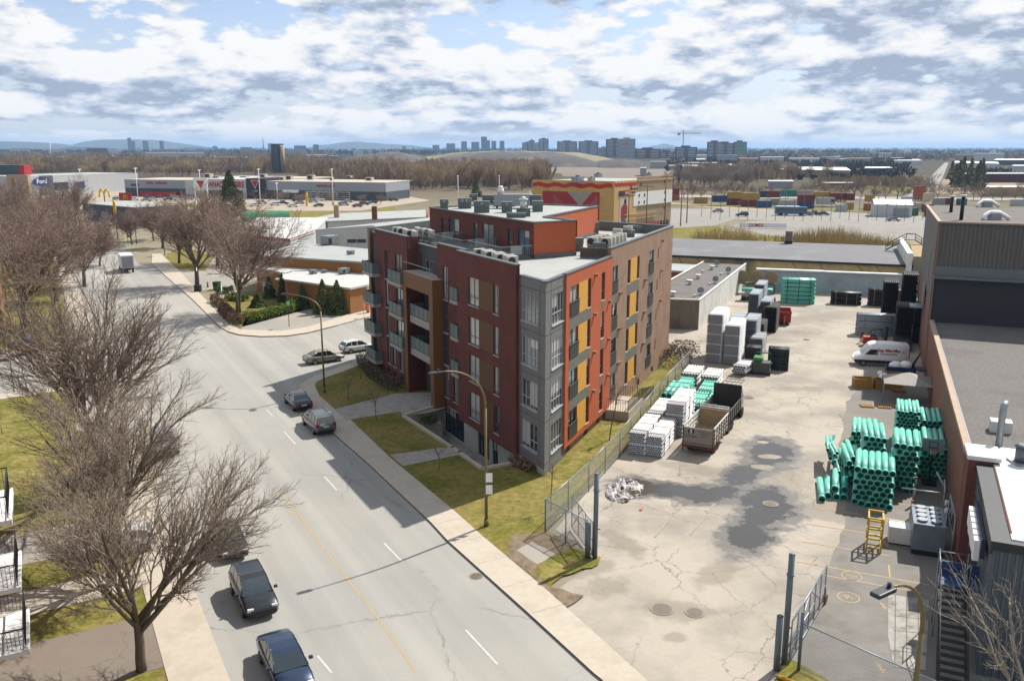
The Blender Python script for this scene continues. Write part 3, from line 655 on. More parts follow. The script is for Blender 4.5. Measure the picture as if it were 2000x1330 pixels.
def balcony(T,s0,s1,z,y0,y1,posts=0,slab_t=.28,rail_h=1.15,solid=True):
    sl = MB(T);sl.box(s0,s1,y0,y1,z-slab_t,z);b = sl.build('balcony',m_slab,ab)
    r = MB(T)
    if solid:
        r.box(s0,s1,y1-.06,y1-.02,z+.08,z+rail_h);r.box(s0+.02,s0+.06,y0,y1-.06,z+.08,z+rail_h);r.box(s1-.06,s1-.02,y0,y1-.06,z+.08,z+rail_h)
        n = max(2,int((s1-s0)/1.1))
        for i in range(n+1): c = s0+.03+(s1-s0-.06)*i/n;r.box(c-.02,c+.02,y1-.02,y1+.015,z+.02,z+rail_h+.02)
    r.box(s0,s1,y1-.075,y1-.005,z+rail_h+.02,z+rail_h+.06)
    r.build('railing',m_rail,b);return b
for z in (8.3,4.9): balcony(A,21.1,26.95,z,-1.3,.25,slab_t=.75)
balcony(A,20.15,27.8,12.76,-1.15,YP-.02,slab_t=.05,rail_h=.9,solid=False)
for z in (11.5,8.1,4.7): balcony(A,14.9,16.5,z,PB,.45,slab_t=.3)
for z in (11.3,7.9,4.55): balcony(A,27.9,31.6,z,.0,.85,slab_t=.35);balcony(A,36.3,39.8,z,.02,.9,slab_t=.35)
balcony(A,36.3,39.8,1.35,.02,.9,slab_t=.35)
# sunken ground floor behind the terrace
w = MB(A);hg = [(16.3,20.9,-2.5,.2),(11.0,13.3,-2.5,-.1),(9.3,10.4,-2.5,-.1)]
wall_holes(w,4.1,21.4,-2.6,.5,hg,0,.2,-.75);w.poly([(4.1,-.75,-2.6),(4.1,0,-2.6),(4.1,0,.5),(4.1,-.75,.5)])
w.build('base_wall',pm('white_render','cfcfca',.85,var=.06,scale=2),ab)
W_(A,16.3,20.9,-2.5,.2,-.93,(0,),m_dark,mull=(.2,.4,.6,.8));W_(A,11.0,13.3,-2.5,-.1,-.93,(0,),m_dark,mull=(.33,.66));W_(A,9.3,10.4,-2.5,-.1,-.93,(0,),m_dark,mull=(.5,))
w = MB(A);w.box(0.01,4.1,-.1,.03,-.1,.55);w.build('plinth',m_conc,ab)
# terrace floor and retaining walls, planters
w = MB();tp = [(p[0]-C0.x,p[1]-C0.y) for p in TERR]
w.poly([(p[0],p[1],-2.6) for p in tp]);w.build('terrace_floor',m_paver,ab)
w = MB()
for a,b in zip(tp,tp[1:]+tp[:1]):
    a = Vector(a);b = Vector(b);d = (b-a).normalized();n = Vector((d.y,-d.x))
    pts = [a-d*.15,b+d*.15,b+d*.15-n*.32,a-d*.15-n*.32]
    c = sum((Vector(p) for p in tp),Vector((0,0)))/len(tp)
    if ((a+b)/2-n*.3-c).length < ((a+b)/2-c).length: pts = [a-d*.15,b+d*.15,b+d*.15+n*.32,a-d*.15+n*.32]
    w.prism([tuple(p) for p in pts],-2.6,.32)
w.build('retaining_wall',m_conc,ab)
w = MB(A);w.box(19.0,21.3,.3,2.6,-2.6,-1.0);w.box(8.3,18.0,2.0,3.1,-2.6,-1.9);w.build('planter',m_conc,ab)
# yard side: orange section (proud .15), strip, brown section
PO = .16;w = MB(B);ho = []
for zt,zb in zip(ZH,ZL):
    ho += [(5.0,7.1,zb+.1,zt+.1),(9.45,10.4,zb,zt+.1),(13.35,14.35,zb,zt+.1)]
    W_(B,5.0,7.1,zb+.1,zt+.1,PO-.16,(0,3),None,mull=(.5,));W_(B,9.45,10.4,zb,zt+.1,PO-.16,(0,),None,trans=(.33,));W_(B,13.35,14.35,zb,zt+.1,PO-.16,(0,),None,trans=(.33,))
wall_holes(w,4.1,16.6,.95,15.3,ho,0,.17,PO)
w.poly([(4.1,0,.95),(4.1,PO,.95),(4.1,PO,15.3),(4.1,0,15.3)]);w.poly([(16.6,0,.95),(16.6,PO,.95),(16.6,PO,15.3),(16.6,0,15.3)]);w.poly([(4.1,-.2,.95),(16.6,-.2,.95),(16.6,PO,.95),(4.1,PO,.95)])
w.build('orange_wall',m_oran,ab)
w = MB(B);hb = []
for zt,zb in zip(ZH,ZL):
    hb += [(16.85,18.9,zb+.2,zt+.15),(22.35,23.3,zb+.2,zt+.15),(25.75,26.7,zb+.2,zt+.15),(30.6,32.6,zb+.2,zt+.15),(34.4,34.75,zb+1.2,zt+.15)]
    W_(B,16.85,18.9,zb+.2,zt+.15,-.16,(0,2),None,mull=(.5,));W_(B,22.35,23.3,zb+.2,zt+.15,-.16,(0,),None,trans=(.33,));W_(B,25.75,26.7,zb+.2,zt+.15,-.16,(0,),None,trans=(.33,))
    W_(B,30.6,32.6,zb+.2,zt+.15,-.16,(0,3),None,mull=(.5,));W_(B,34.4,34.75,zb+1.2,zt+.15,-.16,(0,),None)
for a in (20.5,27.3,33.2): hb.append((a,a+.9,.3,.95));W_(B,a,a+.9,.3,.95,-.16,(0,),None)
wall_holes(w,16.6,41.5,.05,16.0,hb,0,.17,0)
w.poly([(16.6,-3,15.2),(16.6,0,15.2),(16.6,0,16),(16.6,-3,16)])
w.build('brown_wall',m_brown,ab)
w = MB(B);hl = [(5.2,6.4,.15,.75),(9.8,11.0,.15,.75),(13.6,14.6,.15,.75)]
for h in hl: W_(B,h[0],h[1],h[2],h[3],-.14-.15,(0,),None)
wall_holes(w,4.1,16.6,-.1,.97,hl,0,.15,-.14);w.box(.0,41.5,.0,.10,-.15,.09,0);w.build('base_wall',m_brown,ab)
# ochre panels, grey bands
q = MB(B);g_ = MB(B)
for zt,zb in zip(ZH,ZL):
    q.box(7.12,9.43,PO+.001,PO+.02,zb+.0,zt+.1);q.box(23.32,25.73,.001,.02,zb+.2,zt+.15)
    if zt > 4: g_.box(5.0,10.4,PO+.001,PO+.012,zb-1.0,zb-.02);g_.box(22.35,26.7,.001,.012,zb-.88,zb+.18);g_.box(13.35,14.35,PO+.001,PO+.012,zb-.8,zb-.03);g_.box(16.85,18.9,.001,.012,zb-.85,zb+.18);g_.box(30.6,32.6,.001,.012,zb-.85,zb+.18)
q.build('ochre_panel',m_ochre,ab);g_.build('grey_band',m_gband,ab)
for T,s0,s1,y in ((B,4.95,7.2,PO),(B,16.8,18.95,0),(B,30.55,32.7,0)):
    for zt,zb in zip(ZH,ZL):
        r = MB(T);r.box(s0+.05,s1-.05,y+.02,y+.07,zb+.05,zb+1.15);r.box(s0-.02,s1+.02,y+.02,y+.12,zb+1.17,zb+1.23);r.build('juliet_railing',pm('juliet_grey','3f4442',.5,var=.05),ab)
# dryer vents
v = MB(B)
for s,z in ((11.35,14.3),(11.35,10.9),(11.3,7.5),(11.3,4.0)): v.box(s-.14,s+.14,PO,PO+.3,z-.12,z+.12)
for s in (15.6,): 
    for z in (11.3,7.8,4.4): v.box(s-.12,s+.12,PO,PO+.28,z-.12,z+.12)
for s in (19.4,20.0,28.8,29.3):
    for z in (11.45,8.0,4.6): v.box(s-.12,s+.12,.0,.28,z-.12,z+.12)
for z in (14.85,11.5,8.1): v.box(35.9,36.15,0,.28,z-.12,z+.12)
v.build('wall_vents',m_brown,ab)
# side entrance porch
w = MB(B);w.box(15.8,20.9,.02,2.3,-.1,1.0);w.build('porch',m_conc,ab)
w = MB(B)
for i in range(22): s = 15.85+i*.235;w.box(s,s+.03,2.2,2.23,1.0,2.05)
for i in range(10): y = .05+i*.235;w.box(15.83,15.86,y,y+.03,1.0,2.05);w.box(20.86,20.89,y,y+.03,1.0,2.05)
for i in range(24): s = 21.0+i*.2;w.box(s,s+.03,2.2,2.23,.9-i*.04,1.95-i*.04)
w.box(15.8,20.9,2.19,2.25,2.05,2.1);w.box(15.8,15.86,.02,2.2,2.05,2.1);w.build('porch_railing',m_dark,ab)
w = MB(B);w.box(21,25.8,1.9,2.15,-.1,.8);w.build('ramp_wall',m_conc,ab)
# windows
for T,s0,s1,z0,z1,y,kinds,fm,k in wins:
    light = (1.1 < s1-s0)
    window(ab,T,s0,s1,z0,z1,y,GL[rnd.choice(kinds)],fm,**k,sill=((m_wfl,y+.2) if z1-z0 > 1.3 and z0 > 1 else None))
# roof deck, parapets, copings
nA = Vector((-S_.y,S_.x,0));nB = Vector((R_.y,-R_.x,0))
def loc(p): return (p[0]-C0.x,p[1]-C0.y)
Lp = loc(fs(40.2));Rp = loc(fr(41.5));BR = (11.0-C0.x,107.2-C0.y);BL = (-9-C0.x,110.5-C0.y)
foot = [(0,0),Rp,BR,BL,Lp]
inn = [Vector(p) for p in ((.0,.9),(Rp[0]-.35,Rp[1]-.25),(BR[0],BR[1]-.35),(BL[0],BL[1]-.35),(Lp[0]+.6,Lp[1]-.1))]
w = MB();w.poly([(p.x,p.y,15.0) for p in [Vector((.05,.35)),inn[1],inn[2],inn[3],inn[4],Vector(loc(fs(28.0,-1.3))),Vector(loc(fs(21.4,-1.3))),Vector(loc(fs(21.3,-.6)))]]);w.build('roof',m_memb,ab)
w = MB()
for a,b in ((Rp,BR),(BR,BL),(BL,Lp)):
    a = Vector(a);b = Vector(b);d = (b-a).normalized();n = Vector((-d.y,d.x))
    w.prism([tuple(a),tuple(b),tuple(b+n*.3),tuple(a+n*.3)],0,15.98)
w.build('rear_wall',m_brown,ab)
w = MB()
for a,b in ((Rp,BR),(BR,BL),(BL,Lp)):
    a = Vector(a);b = Vector(b);d = (b-a).normalized();n = Vector((-d.y,d.x));w.prism([tuple(a+n*.3+d*.4),tuple(b+n*.3-d*.3),tuple(b+n*.42-d*.3),tuple(a+n*.42+d*.4)],14.9,15.97)
w.build('parapet',m_duct,ab)
cop = MB(A)
def cp(s0,s1,y0,y1,z,zt=.1,T=None): cop.T = T or A;cop.box(s0,s1,y0,y1,z,z+zt)
cp(4.05,15.15,PA-.4,PA+.05,16.05);cp(15.15,21.45,PB-.4,PB+.05,16.05);cp(27.95,37.75,-.4,.05,16.1);cp(21.45,27.95,-1.6,-1.15,15.35);cp(37.75,40.3,-.9,-.45,15.5)
cp(.0,4.05,-.35,.05,15.25);cp(-.02,4.05,-.35,.05,15.25,.098,B);cp(4.05,16.6,PO-.4,PO+.05,15.3,.1,B);cp(16.55,41.6,-.4,.05,16.0,.1,B)
cop.T = None
for a,b in ((Rp,BR),(BR,BL),(BL,Lp)):
    a = Vector(a);b = Vector(b);d = (b-a).normalized();n = Vector((-d.y,d.x));cop.prism([tuple(a-n*.05),tuple(b-n*.05),tuple(b+n*.35),tuple(a+n*.35)],15.985,16.09)
cop.build('coping',m_copg,ab)
par = MB(A)   # inner faces of the parapets
par.box(4.1,15.1,PA-.36,PA-.17,14.9,16.04);par.box(15.1,21.4,PB-.36,PB-.17,14.9,16.04);par.box(28.0,37.7,-.36,-.17,14.9,16.08);par.box(21.4,28.0,-1.56,-1.38,14.9,15.34)
par.T = B;par.box(4.1,16.6,PO-.36,PO-.18,14.9,15.29);par.box(16.6,41.5,-.37,-.18,14.9,15.99);par.box(16.6,16.8,-3,-.38,14.9,15.99);par.box(0.5,4.1,-.33,-.15,14.9,15.24)
par.build('parapet',m_duct,ab)
# penthouse
PH = [loc(p) for p in ((-9.4,98.9),(2.0,78.8),(6.0,81.1),(3.2,85.4),(10.0,101.1),(0,106),)]
PT = 18.35
def seg_wall(a,b,z0,z1,holes,mat,nm,hk=()):
    a = Vector(a);b = Vector(b);d = (b-a);L = d.length;az = math.degrees(math.atan2(d.x,d.y));T = Matrix.Translation((a.x,a.y,0)) @ frame_m((0,0,0),az,-1)
    m = MB(T);wall_holes(m,0,L,z0,z1,holes,0,.15,0);m.build(nm,mat,ab);return T,L
T1,L1 = seg_wall(PH[0],PH[1],15.0,PT,[(3.2,4.0,15.3,17.4),(5.0,7.6,15.3,17.5),(11.0,11.8,15.3,17.4),(12.9,15.3,15.3,17.5),(18.2,19.0,15.3,17.4),(20.2,22.3,15.3,17.5)],m_brick,'penthouse_wall')
for a,b,z in ((3.2,4.0,17.4),(5.0,7.6,17.5),(11.0,11.8,17.4),(12.9,15.3,17.5),(18.2,19.0,17.4),(20.2,22.3,17.5)):
    window(ab,T1,a,b,15.3,z,-.13,GL[rnd.choice((0,1,3))],m_wf,mull=(.5,) if b-a > 1 else ())
seg_wall(PH[1],PH[2],15.0,PT,[],m_oran,'penthouse_wall');seg_wall(PH[2],PH[3],15.0,PT,[],m_oran,'penthouse_wall')
T4,L4 = seg_wall(PH[3],PH[4],15.0,PT,[(9.0,9.9,15.1,17.2)],m_oran,'penthouse_wall')
window(ab,T4,9.0,9.9,15.1,17.2,-.13,m_glass,m_dark,name='door')
seg_wall(PH[4],PH[5],15.0,PT,[],m_oran,'penthouse_wall');seg_wall(PH[5],PH[0],15.0,PT,[],m_oran,'penthouse_wall')
w = MB();w.poly([(p[0],p[1],PT-.12) for p in PH]);w.build('penthouse_roof',m_memb,ab)
w = MB()
for i in range(6):
    a = Vector(PH[i]);b = Vector(PH[(i+1) % 6]);d = (b-a).normalized();n = Vector((d.y,-d.x));w.prism([tuple(a+n*.06-d*.05),tuple(b+n*.06+d*.05),tuple(b-n*.22),tuple(a-n*.22)],PT-.1,PT+.02+.004*i)
w.build('coping',m_copg,ab)
# base flashing of penthouse
w = MB()
for a,b in ((PH[1],PH[2]),(PH[2],PH[3]),(PH[3],PH[4])):
    a = Vector(a);b = Vector(b);d = (b-a).normalized();n = Vector((d.y,-d.x));w.prism([tuple(a),tuple(b),tuple(b+n*.12),tuple(a+n*.12)],14.98,15.4)
w.build('flashing',m_duct,ab)
# terraces of the penthouse: decks with picket railings
w = MB(T1);dk = MB(T1)
for (a,b,y1) in ((0.4,8.6,3.4),(9.0,16.0,3.8),(16.4,23.0,3.4)):
    dk.box(a,b,.1,y1,15.05,15.2)
    for t in range(int((b-a)/.22)+1): w.box(a+t*.22,a+t*.22+.025,y1-.03,y1,15.25,16.2)
    for t in range(int(y1/.22)): w.box(a,a+.025,t*.22+.1,t*.22+.125,15.25,16.2);w.box(b-.03,b,t*.22+.1,t*.22+.125,15.25,16.2)
    w.box(a,b,y1-.05,y1+.01,16.2,16.26);w.box(a-.01,a+.04,.1,y1-.05,16.2,16.26);w.box(b-.04,b+.01,.1,y1-.05,16.2,16.26)
w.build('terrace_railing',m_galv,ab);dk.build('deck',pm('deck_boards','6f6a63',.8),ab)
# curb boxes under the penthouse services, things on the roofs stand on their own
def ac_unit(parent=None):
    o = empty('air_conditioner',(0,0,0),0,'x','air conditioner','air conditioners on the apartment roof')
    m = MB();m.box(-.45,.45,-.17,.17,.12,.85);m.build('casing',m_hvac,o,bevel=.02)
    m = MB();m.tube((-.08,-.171,.5),(-.08,-.2,.5),.29,k=16,sm=False);m.build('fan_grille',pm('fan_black','38393a',.6),o)
    m = MB();m.box(-.38,.38,-.14,.14,-.55,.12);m.build('stand',m_duct,o);o.scale = (1.15,1.15,1.1);return o
ac0 = ac_unit();first = [True]
def AC(x,y,z,az,label,grp):
    if first[0]:
        first[0] = False;ac0.location = (x,y,z);ac0.rotation_euler = (0,0,R(90-az));ac0['label'] = label;ac0['group'] = grp;return
    copy_tree(ac0,label,(x,y,z),az,grp)
for i in range(9):
    t = i % 5;k = i//5;p = Vector(fr(19.3+t*1.25,-1.3-k*1.4));AC(p.x,p.y,15.75,AR+90+rnd.uniform(-5,5),'%s small white air conditioner of the %s row inside the brown parapet' % (nth(t+1),('front','back')[k]),'air conditioners inside the brown parapet')
for i,(s,o) in enumerate(((33.5,-4.4),(37.0,-4.2))): p = fr(s,o);AC(p[0],p[1],15.3,-60,('white air conditioner in front of the rear parapet, left one of the pair','white air conditioner in front of the rear parapet, right one of the pair')[i],'pair of air conditioners by the rear parapet')
for i in range(7): p = fs(7.2+i*1.0,-1.0-(i % 2)*.25);AC(p[0],p[1],15.45,AS+90,'%s white air conditioner from the right behind the red brick parapet' % nth(i+1),'air conditioners behind the red brick parapet')
for i in range(9): p = fs(30.5+(i % 5)*1.3,-1.9-(i//5)*1.9);AC(p[0],p[1],15.5,AS+rnd.choice((0,90)),'%s white air conditioner of the %s row at the left end of the roof' % (nth(i % 5+1),('front','back')[i//5]),'air conditioners at the left end of the roof')
for i,s in enumerate((22.0,14.9,7.2)):
    q = T1 @ Vector((s,1.2,15.2));AC(q.x+C0.x,q.y+C0.y,15.2,-118,('white air conditioner on the right penthouse terrace','white air conditioner on the middle penthouse terrace','white air conditioner on the left penthouse terrace')[i],'air conditioners on the penthouse terraces')
def duct(name,x,y,z,az,sx,sy,h,label,knobs=1,cat='roof vent',grp='grey duct boxes on the penthouse roof'):
    o = empty(name,(x,y,z),az,label,cat,grp)
    m = MB();m.box(-sx/2,sx/2,-sy/2,sy/2,0,h*.55);m.build('curb',m_duct,o)
    m = MB();m.box(-sx/2-.05,sx/2+.05,-sy/2-.05,sy/2+.05,h*.551,h);m.build('hood',pm('duct_hood','7b8583',.45,.2),o,bevel=.02)
    for i in range(knobs):
        c = -sx/2+sx*(i+1)/(knobs+1);m = MB();m.tube((c,-sy/2-.05,h*.78),(c,-sy/2-.28,h*.78),.13,k=10);m.build('outlet',m_galv,o)
    return o
PHG = [(868,420,1.0,1.0,1.5,1),(908,419,1.7,1.0,1.6,2),(941,427,1.9,1.1,1.7,1),(990,427,1.3,1.1,1.6,1),(1050,425,1.3,1.2,1.6,0),(960,410,2.6,1.4,1.5,0),(925,405,1.1,1.0,1.3,1),(985,415,3.0,1.4,.9,0),(1008,437,2.2,.7,.7,0)]
for i,(x,y,sx,sy,h,kn) in enumerate(PHG):
    p = G(x,y-12,PT-.1);duct('roof_vent',p.x,p.y,PT-.12,90,sx*.85,sy*.85,h*.72,['small grey vent box at the left end of the penthouse roof','wide grey vent box with two round outlets on the penthouse roof','grey vent box with one outlet in the middle of the penthouse roof','grey vent box with a domed outlet on the low platform of the penthouse roof','tall plain grey box right of the tall vent stack on the penthouse roof','large dark box behind the middle vents on the penthouse roof','small vent box at the back of the penthouse roof','low wide grey platform in the middle of the penthouse roof','low grey box nearest the front edge of the penthouse roof'][i],kn)
p = G(1000,405,PT);o = empty('rooftop_unit',(p.x,p.y,PT-.12),90,'large silver air handling unit with pipes on the penthouse roof','air handling unit')
m = MB();m.box(-2.0,2.0,-.8,.8,.3,1.6);m.build('casing',m_galv,o,bevel=.03);m = MB();m.box(-1.8,-1.6,-.7,.7,0,.3);m.box(1.6,1.8,-.7,.7,0,.3);m.build('feet',m_dark,o)
m = MB();m.tube((-1.3,0,1.6),(-1.3,0,2.2),.36,.4,12);m.tube((-1.3,0,2.2),(-1.3,0,2.5),.4,.22,12);m.build('exhaust_cap',m_offw,o);m = MB();m.poly([(1.95,-.6,.9),(3.4,-.6,.4),(3.4,.6,.4),(1.95,.6,2.0)]);m.box(2.05,3.3,-.6,.6,.3,1.5);m.build('intake_hood',m_duct,o)
p = G(1022,420,PT);o = empty('vent_stack',(p.x,p.y,PT-.12),90,'round silver vent stack with a cone cap on the penthouse roof','vent stack')
m = MB();m.box(-.7,.7,-.6,.6,0,.8);m.build('curb',m_duct,o);m = MB();m.tube((0,0,.8),(0,0,1.6),.32,k=14);m.tube((0,0,1.6),(0,0,1.75),.46,k=14);m.tube((0,0,1.75),(0,0,1.95),.4,.1,k=14);m.build('stack',m_offw,o)
for x,y,sx,sy,h,lb in ((1100,497,1.2,1.2,1.8,'grey duct box against the orange penthouse wall'),(1135,462,1.5,1.2,1.5,'grey and white box unit near the roof door'),(1159,459,1.1,1.0,1.5,'tall grey box unit to the right of the roof door'),(1170,500,1.1,.9,1.3,'small grey box on the orange section parapet'),(1218,463,2.4,.8,.8,'long grey duct box near the brown parapet'),(1240,455,1.6,.8,.9,'grey box unit beside the long duct near the rear parapet'),(1128,490,1.0,1.0,1.3,'grey gooseneck duct behind the orange penthouse corner')):
    p = G(x,y,15.0);duct('roof_vent',p.x,p.y,15.0,90,sx,sy,h,lb,0,'roof vent','grey boxes on the main roof')
# ------------------------------------------------------------------ buildings round the yard
def corr(mb,s0,s1,z0,z1,y=0,pitch=.3,dep=.06,m=0,my=None):
    n = int((s1-s0)/pitch);p = (s1-s0)/n
    for i in range(n):
        a = s0+i*p;q = [(a,y),(a+p*.42,y),(a+p*.5,y-dep),(a+p*.92,y-dep),(a+p,y)]
        for u,v in zip(q,q[1:]): mb.poly([(u[0],u[1],z0),(v[0],v[1],z0),(v[0],v[1],z1),(u[0],u[1],z1)],m)
def Vw(t,off=0): d = dirv(22.8);n = Vector((d.y,-d.x,0));p = Vector((28,49.8,0))+d*t+n*off;return (p.x,p.y)
m_gravel = pm('gravel_roof','7b7672',.95,var=.3,scale=4,col2='6f6a66',c2scale=.25,bump=.6,bscale=30)
m_droof = pm('dark_tar_roof','76777b',.85,var=.12,scale=2,col2='85868a',c2scale=.15)
m_yelw = pm('stained_yellow_render','e6c98c',.9,var=.14,scale=1.5,stretch=(1,1,.5),col2='a89878',c2=(.50,.64),c2scale=.12)
m_bluew = pm('pale_blue_render','b9c6cc',.85,var=.10,scale=1.2,col2='a7b4b8',c2scale=.25)
m_whitew = pm('white_block_wall',H('dcdad4',.85),.85,var=.07,scale=1.5,col2=H('cfccc4',.8),c2scale=.4)
m_grimy = pm('grimy_render','8a8070',.9,var=.25,scale=1.2,stretch=(1,1,.4),col2='6e6453',c2scale=.35)
m_corg = pm('corrugated_grey','77736c',.6,.1,var=.12,scale=1,stretch=(1,1,.3))
m_cord = pm('corrugated_charcoal','33373c',.6,.1,var=.12,scale=1)
m_beige = pm('corrugated_beige','b5ac97',.7,var=.08)
m_obrick = brickmat('orange_brick','9a5e45','8a543e','a58a76',22.8)
m_rbrick = brickmat('red_brick_pillar','7e3a2a','6c2f22','9a7466',112.8)
m_coptan = pm('tan_coping','c2a890',.8,var=.1)
# long low building with white side wall
lb = empty('low_warehouse',(26.1,118,0),None,'low flat roofed building with white side wall beside the yard','warehouse')
def rel(root,pts): return [(p[0]-root.location.x,p[1]-root.location.y) for p in pts]
def GP(z,*px): return [tuple(G(x,y,z))[:2] for x,y in px]
fp = [(26.1,118),(43.8,158.8),(36.5,161.5),(24.8,135.5),(12.4,121)]
fp = rel(lb,fp);h = 4.3
m = MB()
for i,(a,b) in enumerate(zip(fp,fp[1:]+fp[:1])): m.poly([(*a,0),(*b,0),(*b,h),(*a,h)],0 if i == 0 else 1)
m.build('wall',[m_whitew,m_grimy],lb)
m = MB();m.poly([(*p,h-.2) for p in fp]);m.build('roof',m_gravel,lb)
m = MB()
for i,(a,b) in enumerate(zip(fp,fp[1:]+fp[:1])):
    a = Vector(a);b = Vector(b);d = (b-a).normalized();n = Vector((-d.y,d.x));m.prism([tuple(a-n*.06),tuple(b-n*.06),tuple(b+n*.22),tuple(a+n*.22)],h-.1,h+.05+.003*i)
m.build('coping',m_whitew,lb)
for vi,(x,y,big) in enumerate(((1390,527,2),(1363,545,2),(1347,556,2),(1314,579,2),(1372,532,1),(1408,537,1),(1342,550,1),(1386,557,1),(1356,580,1),(1400,521,3),(1422,535,3),(1397,554,3),(1368,577,3))):
    p = G(x,y,h-.2);o = empty('roof_vent',(p.x,p.y,h-.2),0,nth([1,2,3,4,1,2,3,4,5,1,2,3,4][vi])+{2: ' white mushroom vent from the back of the low grey roof',1: ' small white pipe vent from the back of the low grey roof',3: ' grey disc vent from the back of the low grey roof edge'}[big],'roof vent',{2: 'mushroom vents on the low grey roof',1: 'small pipe vents on the low grey roof',3: 'disc vents on the low grey roof'}[big])
    s = {2: 1,1: .45,3: .8}[big];m = MB();m.tube((0,0,0),(0,0,.55*s),.3*s,.22*s,12);m.build('pipe',m_offw,o)
    m = MB()
    if big == 3: m.tube((-.06,0,.75),(.06,0,.75),.48,k=16,sm=False)
    else: m.tube((0,0,.55*s),(0,0,.75*s),.5*s,.42*s,12)
    m.build('cap',m_offw if big != 3 else m_galv,o)
# building with orange fascia beyond it
ob = empty('brick_shop',(13,158,0),None,'low building with orange fascia and blue door behind the low warehouse','building')
m = MB(frame_m((0,0,0),112.8,-1));m.T = Matrix.Translation((0,0,0)) @ m.T;m.box(-2,21.5,-9,0,0,3.4);m.build('wall',pm('orange_render','b3692f',.8),ob)
m = MB(m.T);m.box(-2.3,22.5,-9.5,.3,3.4,3.75);m.build('roof',m_memb,ob)
m = MB(m.T);m.box(16,17.6,0.005,.05,.1,2.6);m.build('door',pm('blue_door','2a7f9c',.5),ob);m = MB(m.T);m.box(18.4,20.6,0.005,.05,.1,2.4);m.build('window',m_glass,ob)
# pale blue yard wall
w = empty('yard_wall',(43.6,152.2,0),106.0,'long pale blue rendered wall with white coping closing off the far end of the yard','wall')
m = MB();m.box(0,25,-.15,.15,0,3.75);m.build('wall',m_bluew,w);m = MB();m.box(-.1,11.4,-.4,.6,3.752,4.0);m.box(11.5,25.1,-.42,.6,3.752,3.95);m.build('coping',m_white,w)
# long dark roofed building behind
bb = empty('long_warehouse',(30.0,162.3,0),110.2,'long warehouse with dark flat roof and stained yellow wall behind the pale wall','warehouse')
m = MB();m.box(-16,41.5,0,31,0,5.0);m.build('wall',m_yelw,bb);m = MB();m.box(-16.3,41.8,-.3,31.3,5.0,5.12);m.build('roof',m_droof,bb);m = MB();m.box(-16.4,41.9,-.4,-.3,4.8,5.2);m.build('fascia',m_dark,bb)
m = MB()
for s in (1.5,5,22,26.5,33,36): m.tube((s,-.05,4.7),(s+.9,-.05,3.6),.04,k=5);m.tube((s+.9,-.05,3.6),(s+1.0,-.05,3.2),.04,k=5)
m.build('cracks',pm('crack_dark','6a4a30',.9),bb)
o = empty('chimney',(G(1540,476,5.1).x,G(1540,476,5.1).y,5.12),20,'short square chimney on the long dark roof','chimney');m = MB();m.box(-.8,.8,-.8,.8,0,.6,0);m.build('base',m_dark,o);m = MB();m.box(-.7,.7,-.7,.7,.6,2.6);m.build('stack',m_grimy,o)
# beige block with stairs over its parapet
fb = empty('beige_block',(69.5,148.3,0),112.8,'narrow beige ribbed metal block with sandy roof beside the tall warehouse','building')
m = MB();corr(m,0,5.0,0,6.5,0,.3,-.08);m.box(0,5,.09,24,0,6.5);m.build('wall',m_beige,fb);m = MB();m.box(-.05,5.05,-.05,24.1,6.5,6.6);m.build('roof',pm('sandy_roof','b59a70',.95,var=.25,scale=1,stretch=(.6,3,1)),fb)
pw = empty('parapet_wall',(69.0,147.8,0),20.5,'white fire wall rising above the dark roof with metal steps over it','wall');m = MB();m.box(-1,27,.0,.9,0,7.3);m.build('wall',m_whitew,pw)
st = empty('roof_stairs',(77.5,167.5,7.3),112.8,'dark metal steps with handrails crossing over the white fire wall','stairs')
for sgn in (-1,1):
    m = MB()
    for yy in (-.5,.5):
        m.tube((sgn*.8,yy,.2),(sgn*4.3,yy,-2.0),.09,k=5);m.tube((sgn*.8,yy,1.3),(sgn*4.3,yy,-.9),.05,k=5);m.tube((sgn*.8,yy,.75),(sgn*4.3,yy,-1.45),.04,k=5)
        for q in (0,.33,.66,1): m.tube((sgn*(.8+3.5*q),yy,.2-2.2*q),(sgn*(.8+3.5*q),yy,1.3-2.2*q),.04,k=5)
    for i in range(9): q = (i+.5)/9;m.box(sgn*(.8+3.5*q)-.15,sgn*(.8+3.5*q)+.15,-.5,.5,.15-2.2*q,.2-2.2*q)
    m.build('flight',m_dark,st)
m = MB();m.box(-.85,.85,-.5,.5,.12,.2); 
for yy in (-.5,.5): m.tube((-.8,yy,1.3),(.8,yy,1.3),.05,k=5)
m.build('landing',m_dark,st)
# big warehouse: low brick part with gravel roof, tall corrugated part
bw = empty('brick_warehouse',(*Vw(0),0),22.8,'long brick warehouse wing with a grey gravel roof at the right of the yard','warehouse')
m = MB();m.box(-.4,49,-45,0,0,6.0);m.build('wall',m_obrick,bw)
m = MB();m.box(-.6,49,-45.2,-.33,6.0,6.02);m.build('roof',m_gravel,bw)
m = MB()
m.box(-.5,49,-.35,.06,6.0,6.28);m.build('coping',m_coptan,bw)
m = MB();m.box(-.48,48.9,-.42,-.352,6.02,6.3);m.build('flashing',m_galv,bw)
m = MB();m.box(-2.6,-.42,-1.25,.32,0,7.25);o = m.build('pillar',m_rbrick,bw);m = MB();m.box(-2.7,-.35,-1.35,.4,7.25,7.5);m.build('pillar_cap',m_whitew,bw)
m = MB();m.path([(1.0,-1.6,6.0),(1.0,-1.6,9.3),(1.05,-1.63,9.7),(1.3,-1.75,9.8)],.2,12);m.build('pipe_stack',m_galv,bw)
m = MB();m.box(7.5,8.5,-3.2,-1.9,6.03,6.8);m.build('roof_box',m_offw,bw)
TW = Vw(48)
tw = empty('tall_warehouse',(*TW,0),112.8,'tall ribbed metal warehouse block with dark wall and canopy rising behind the gravel roof','warehouse')
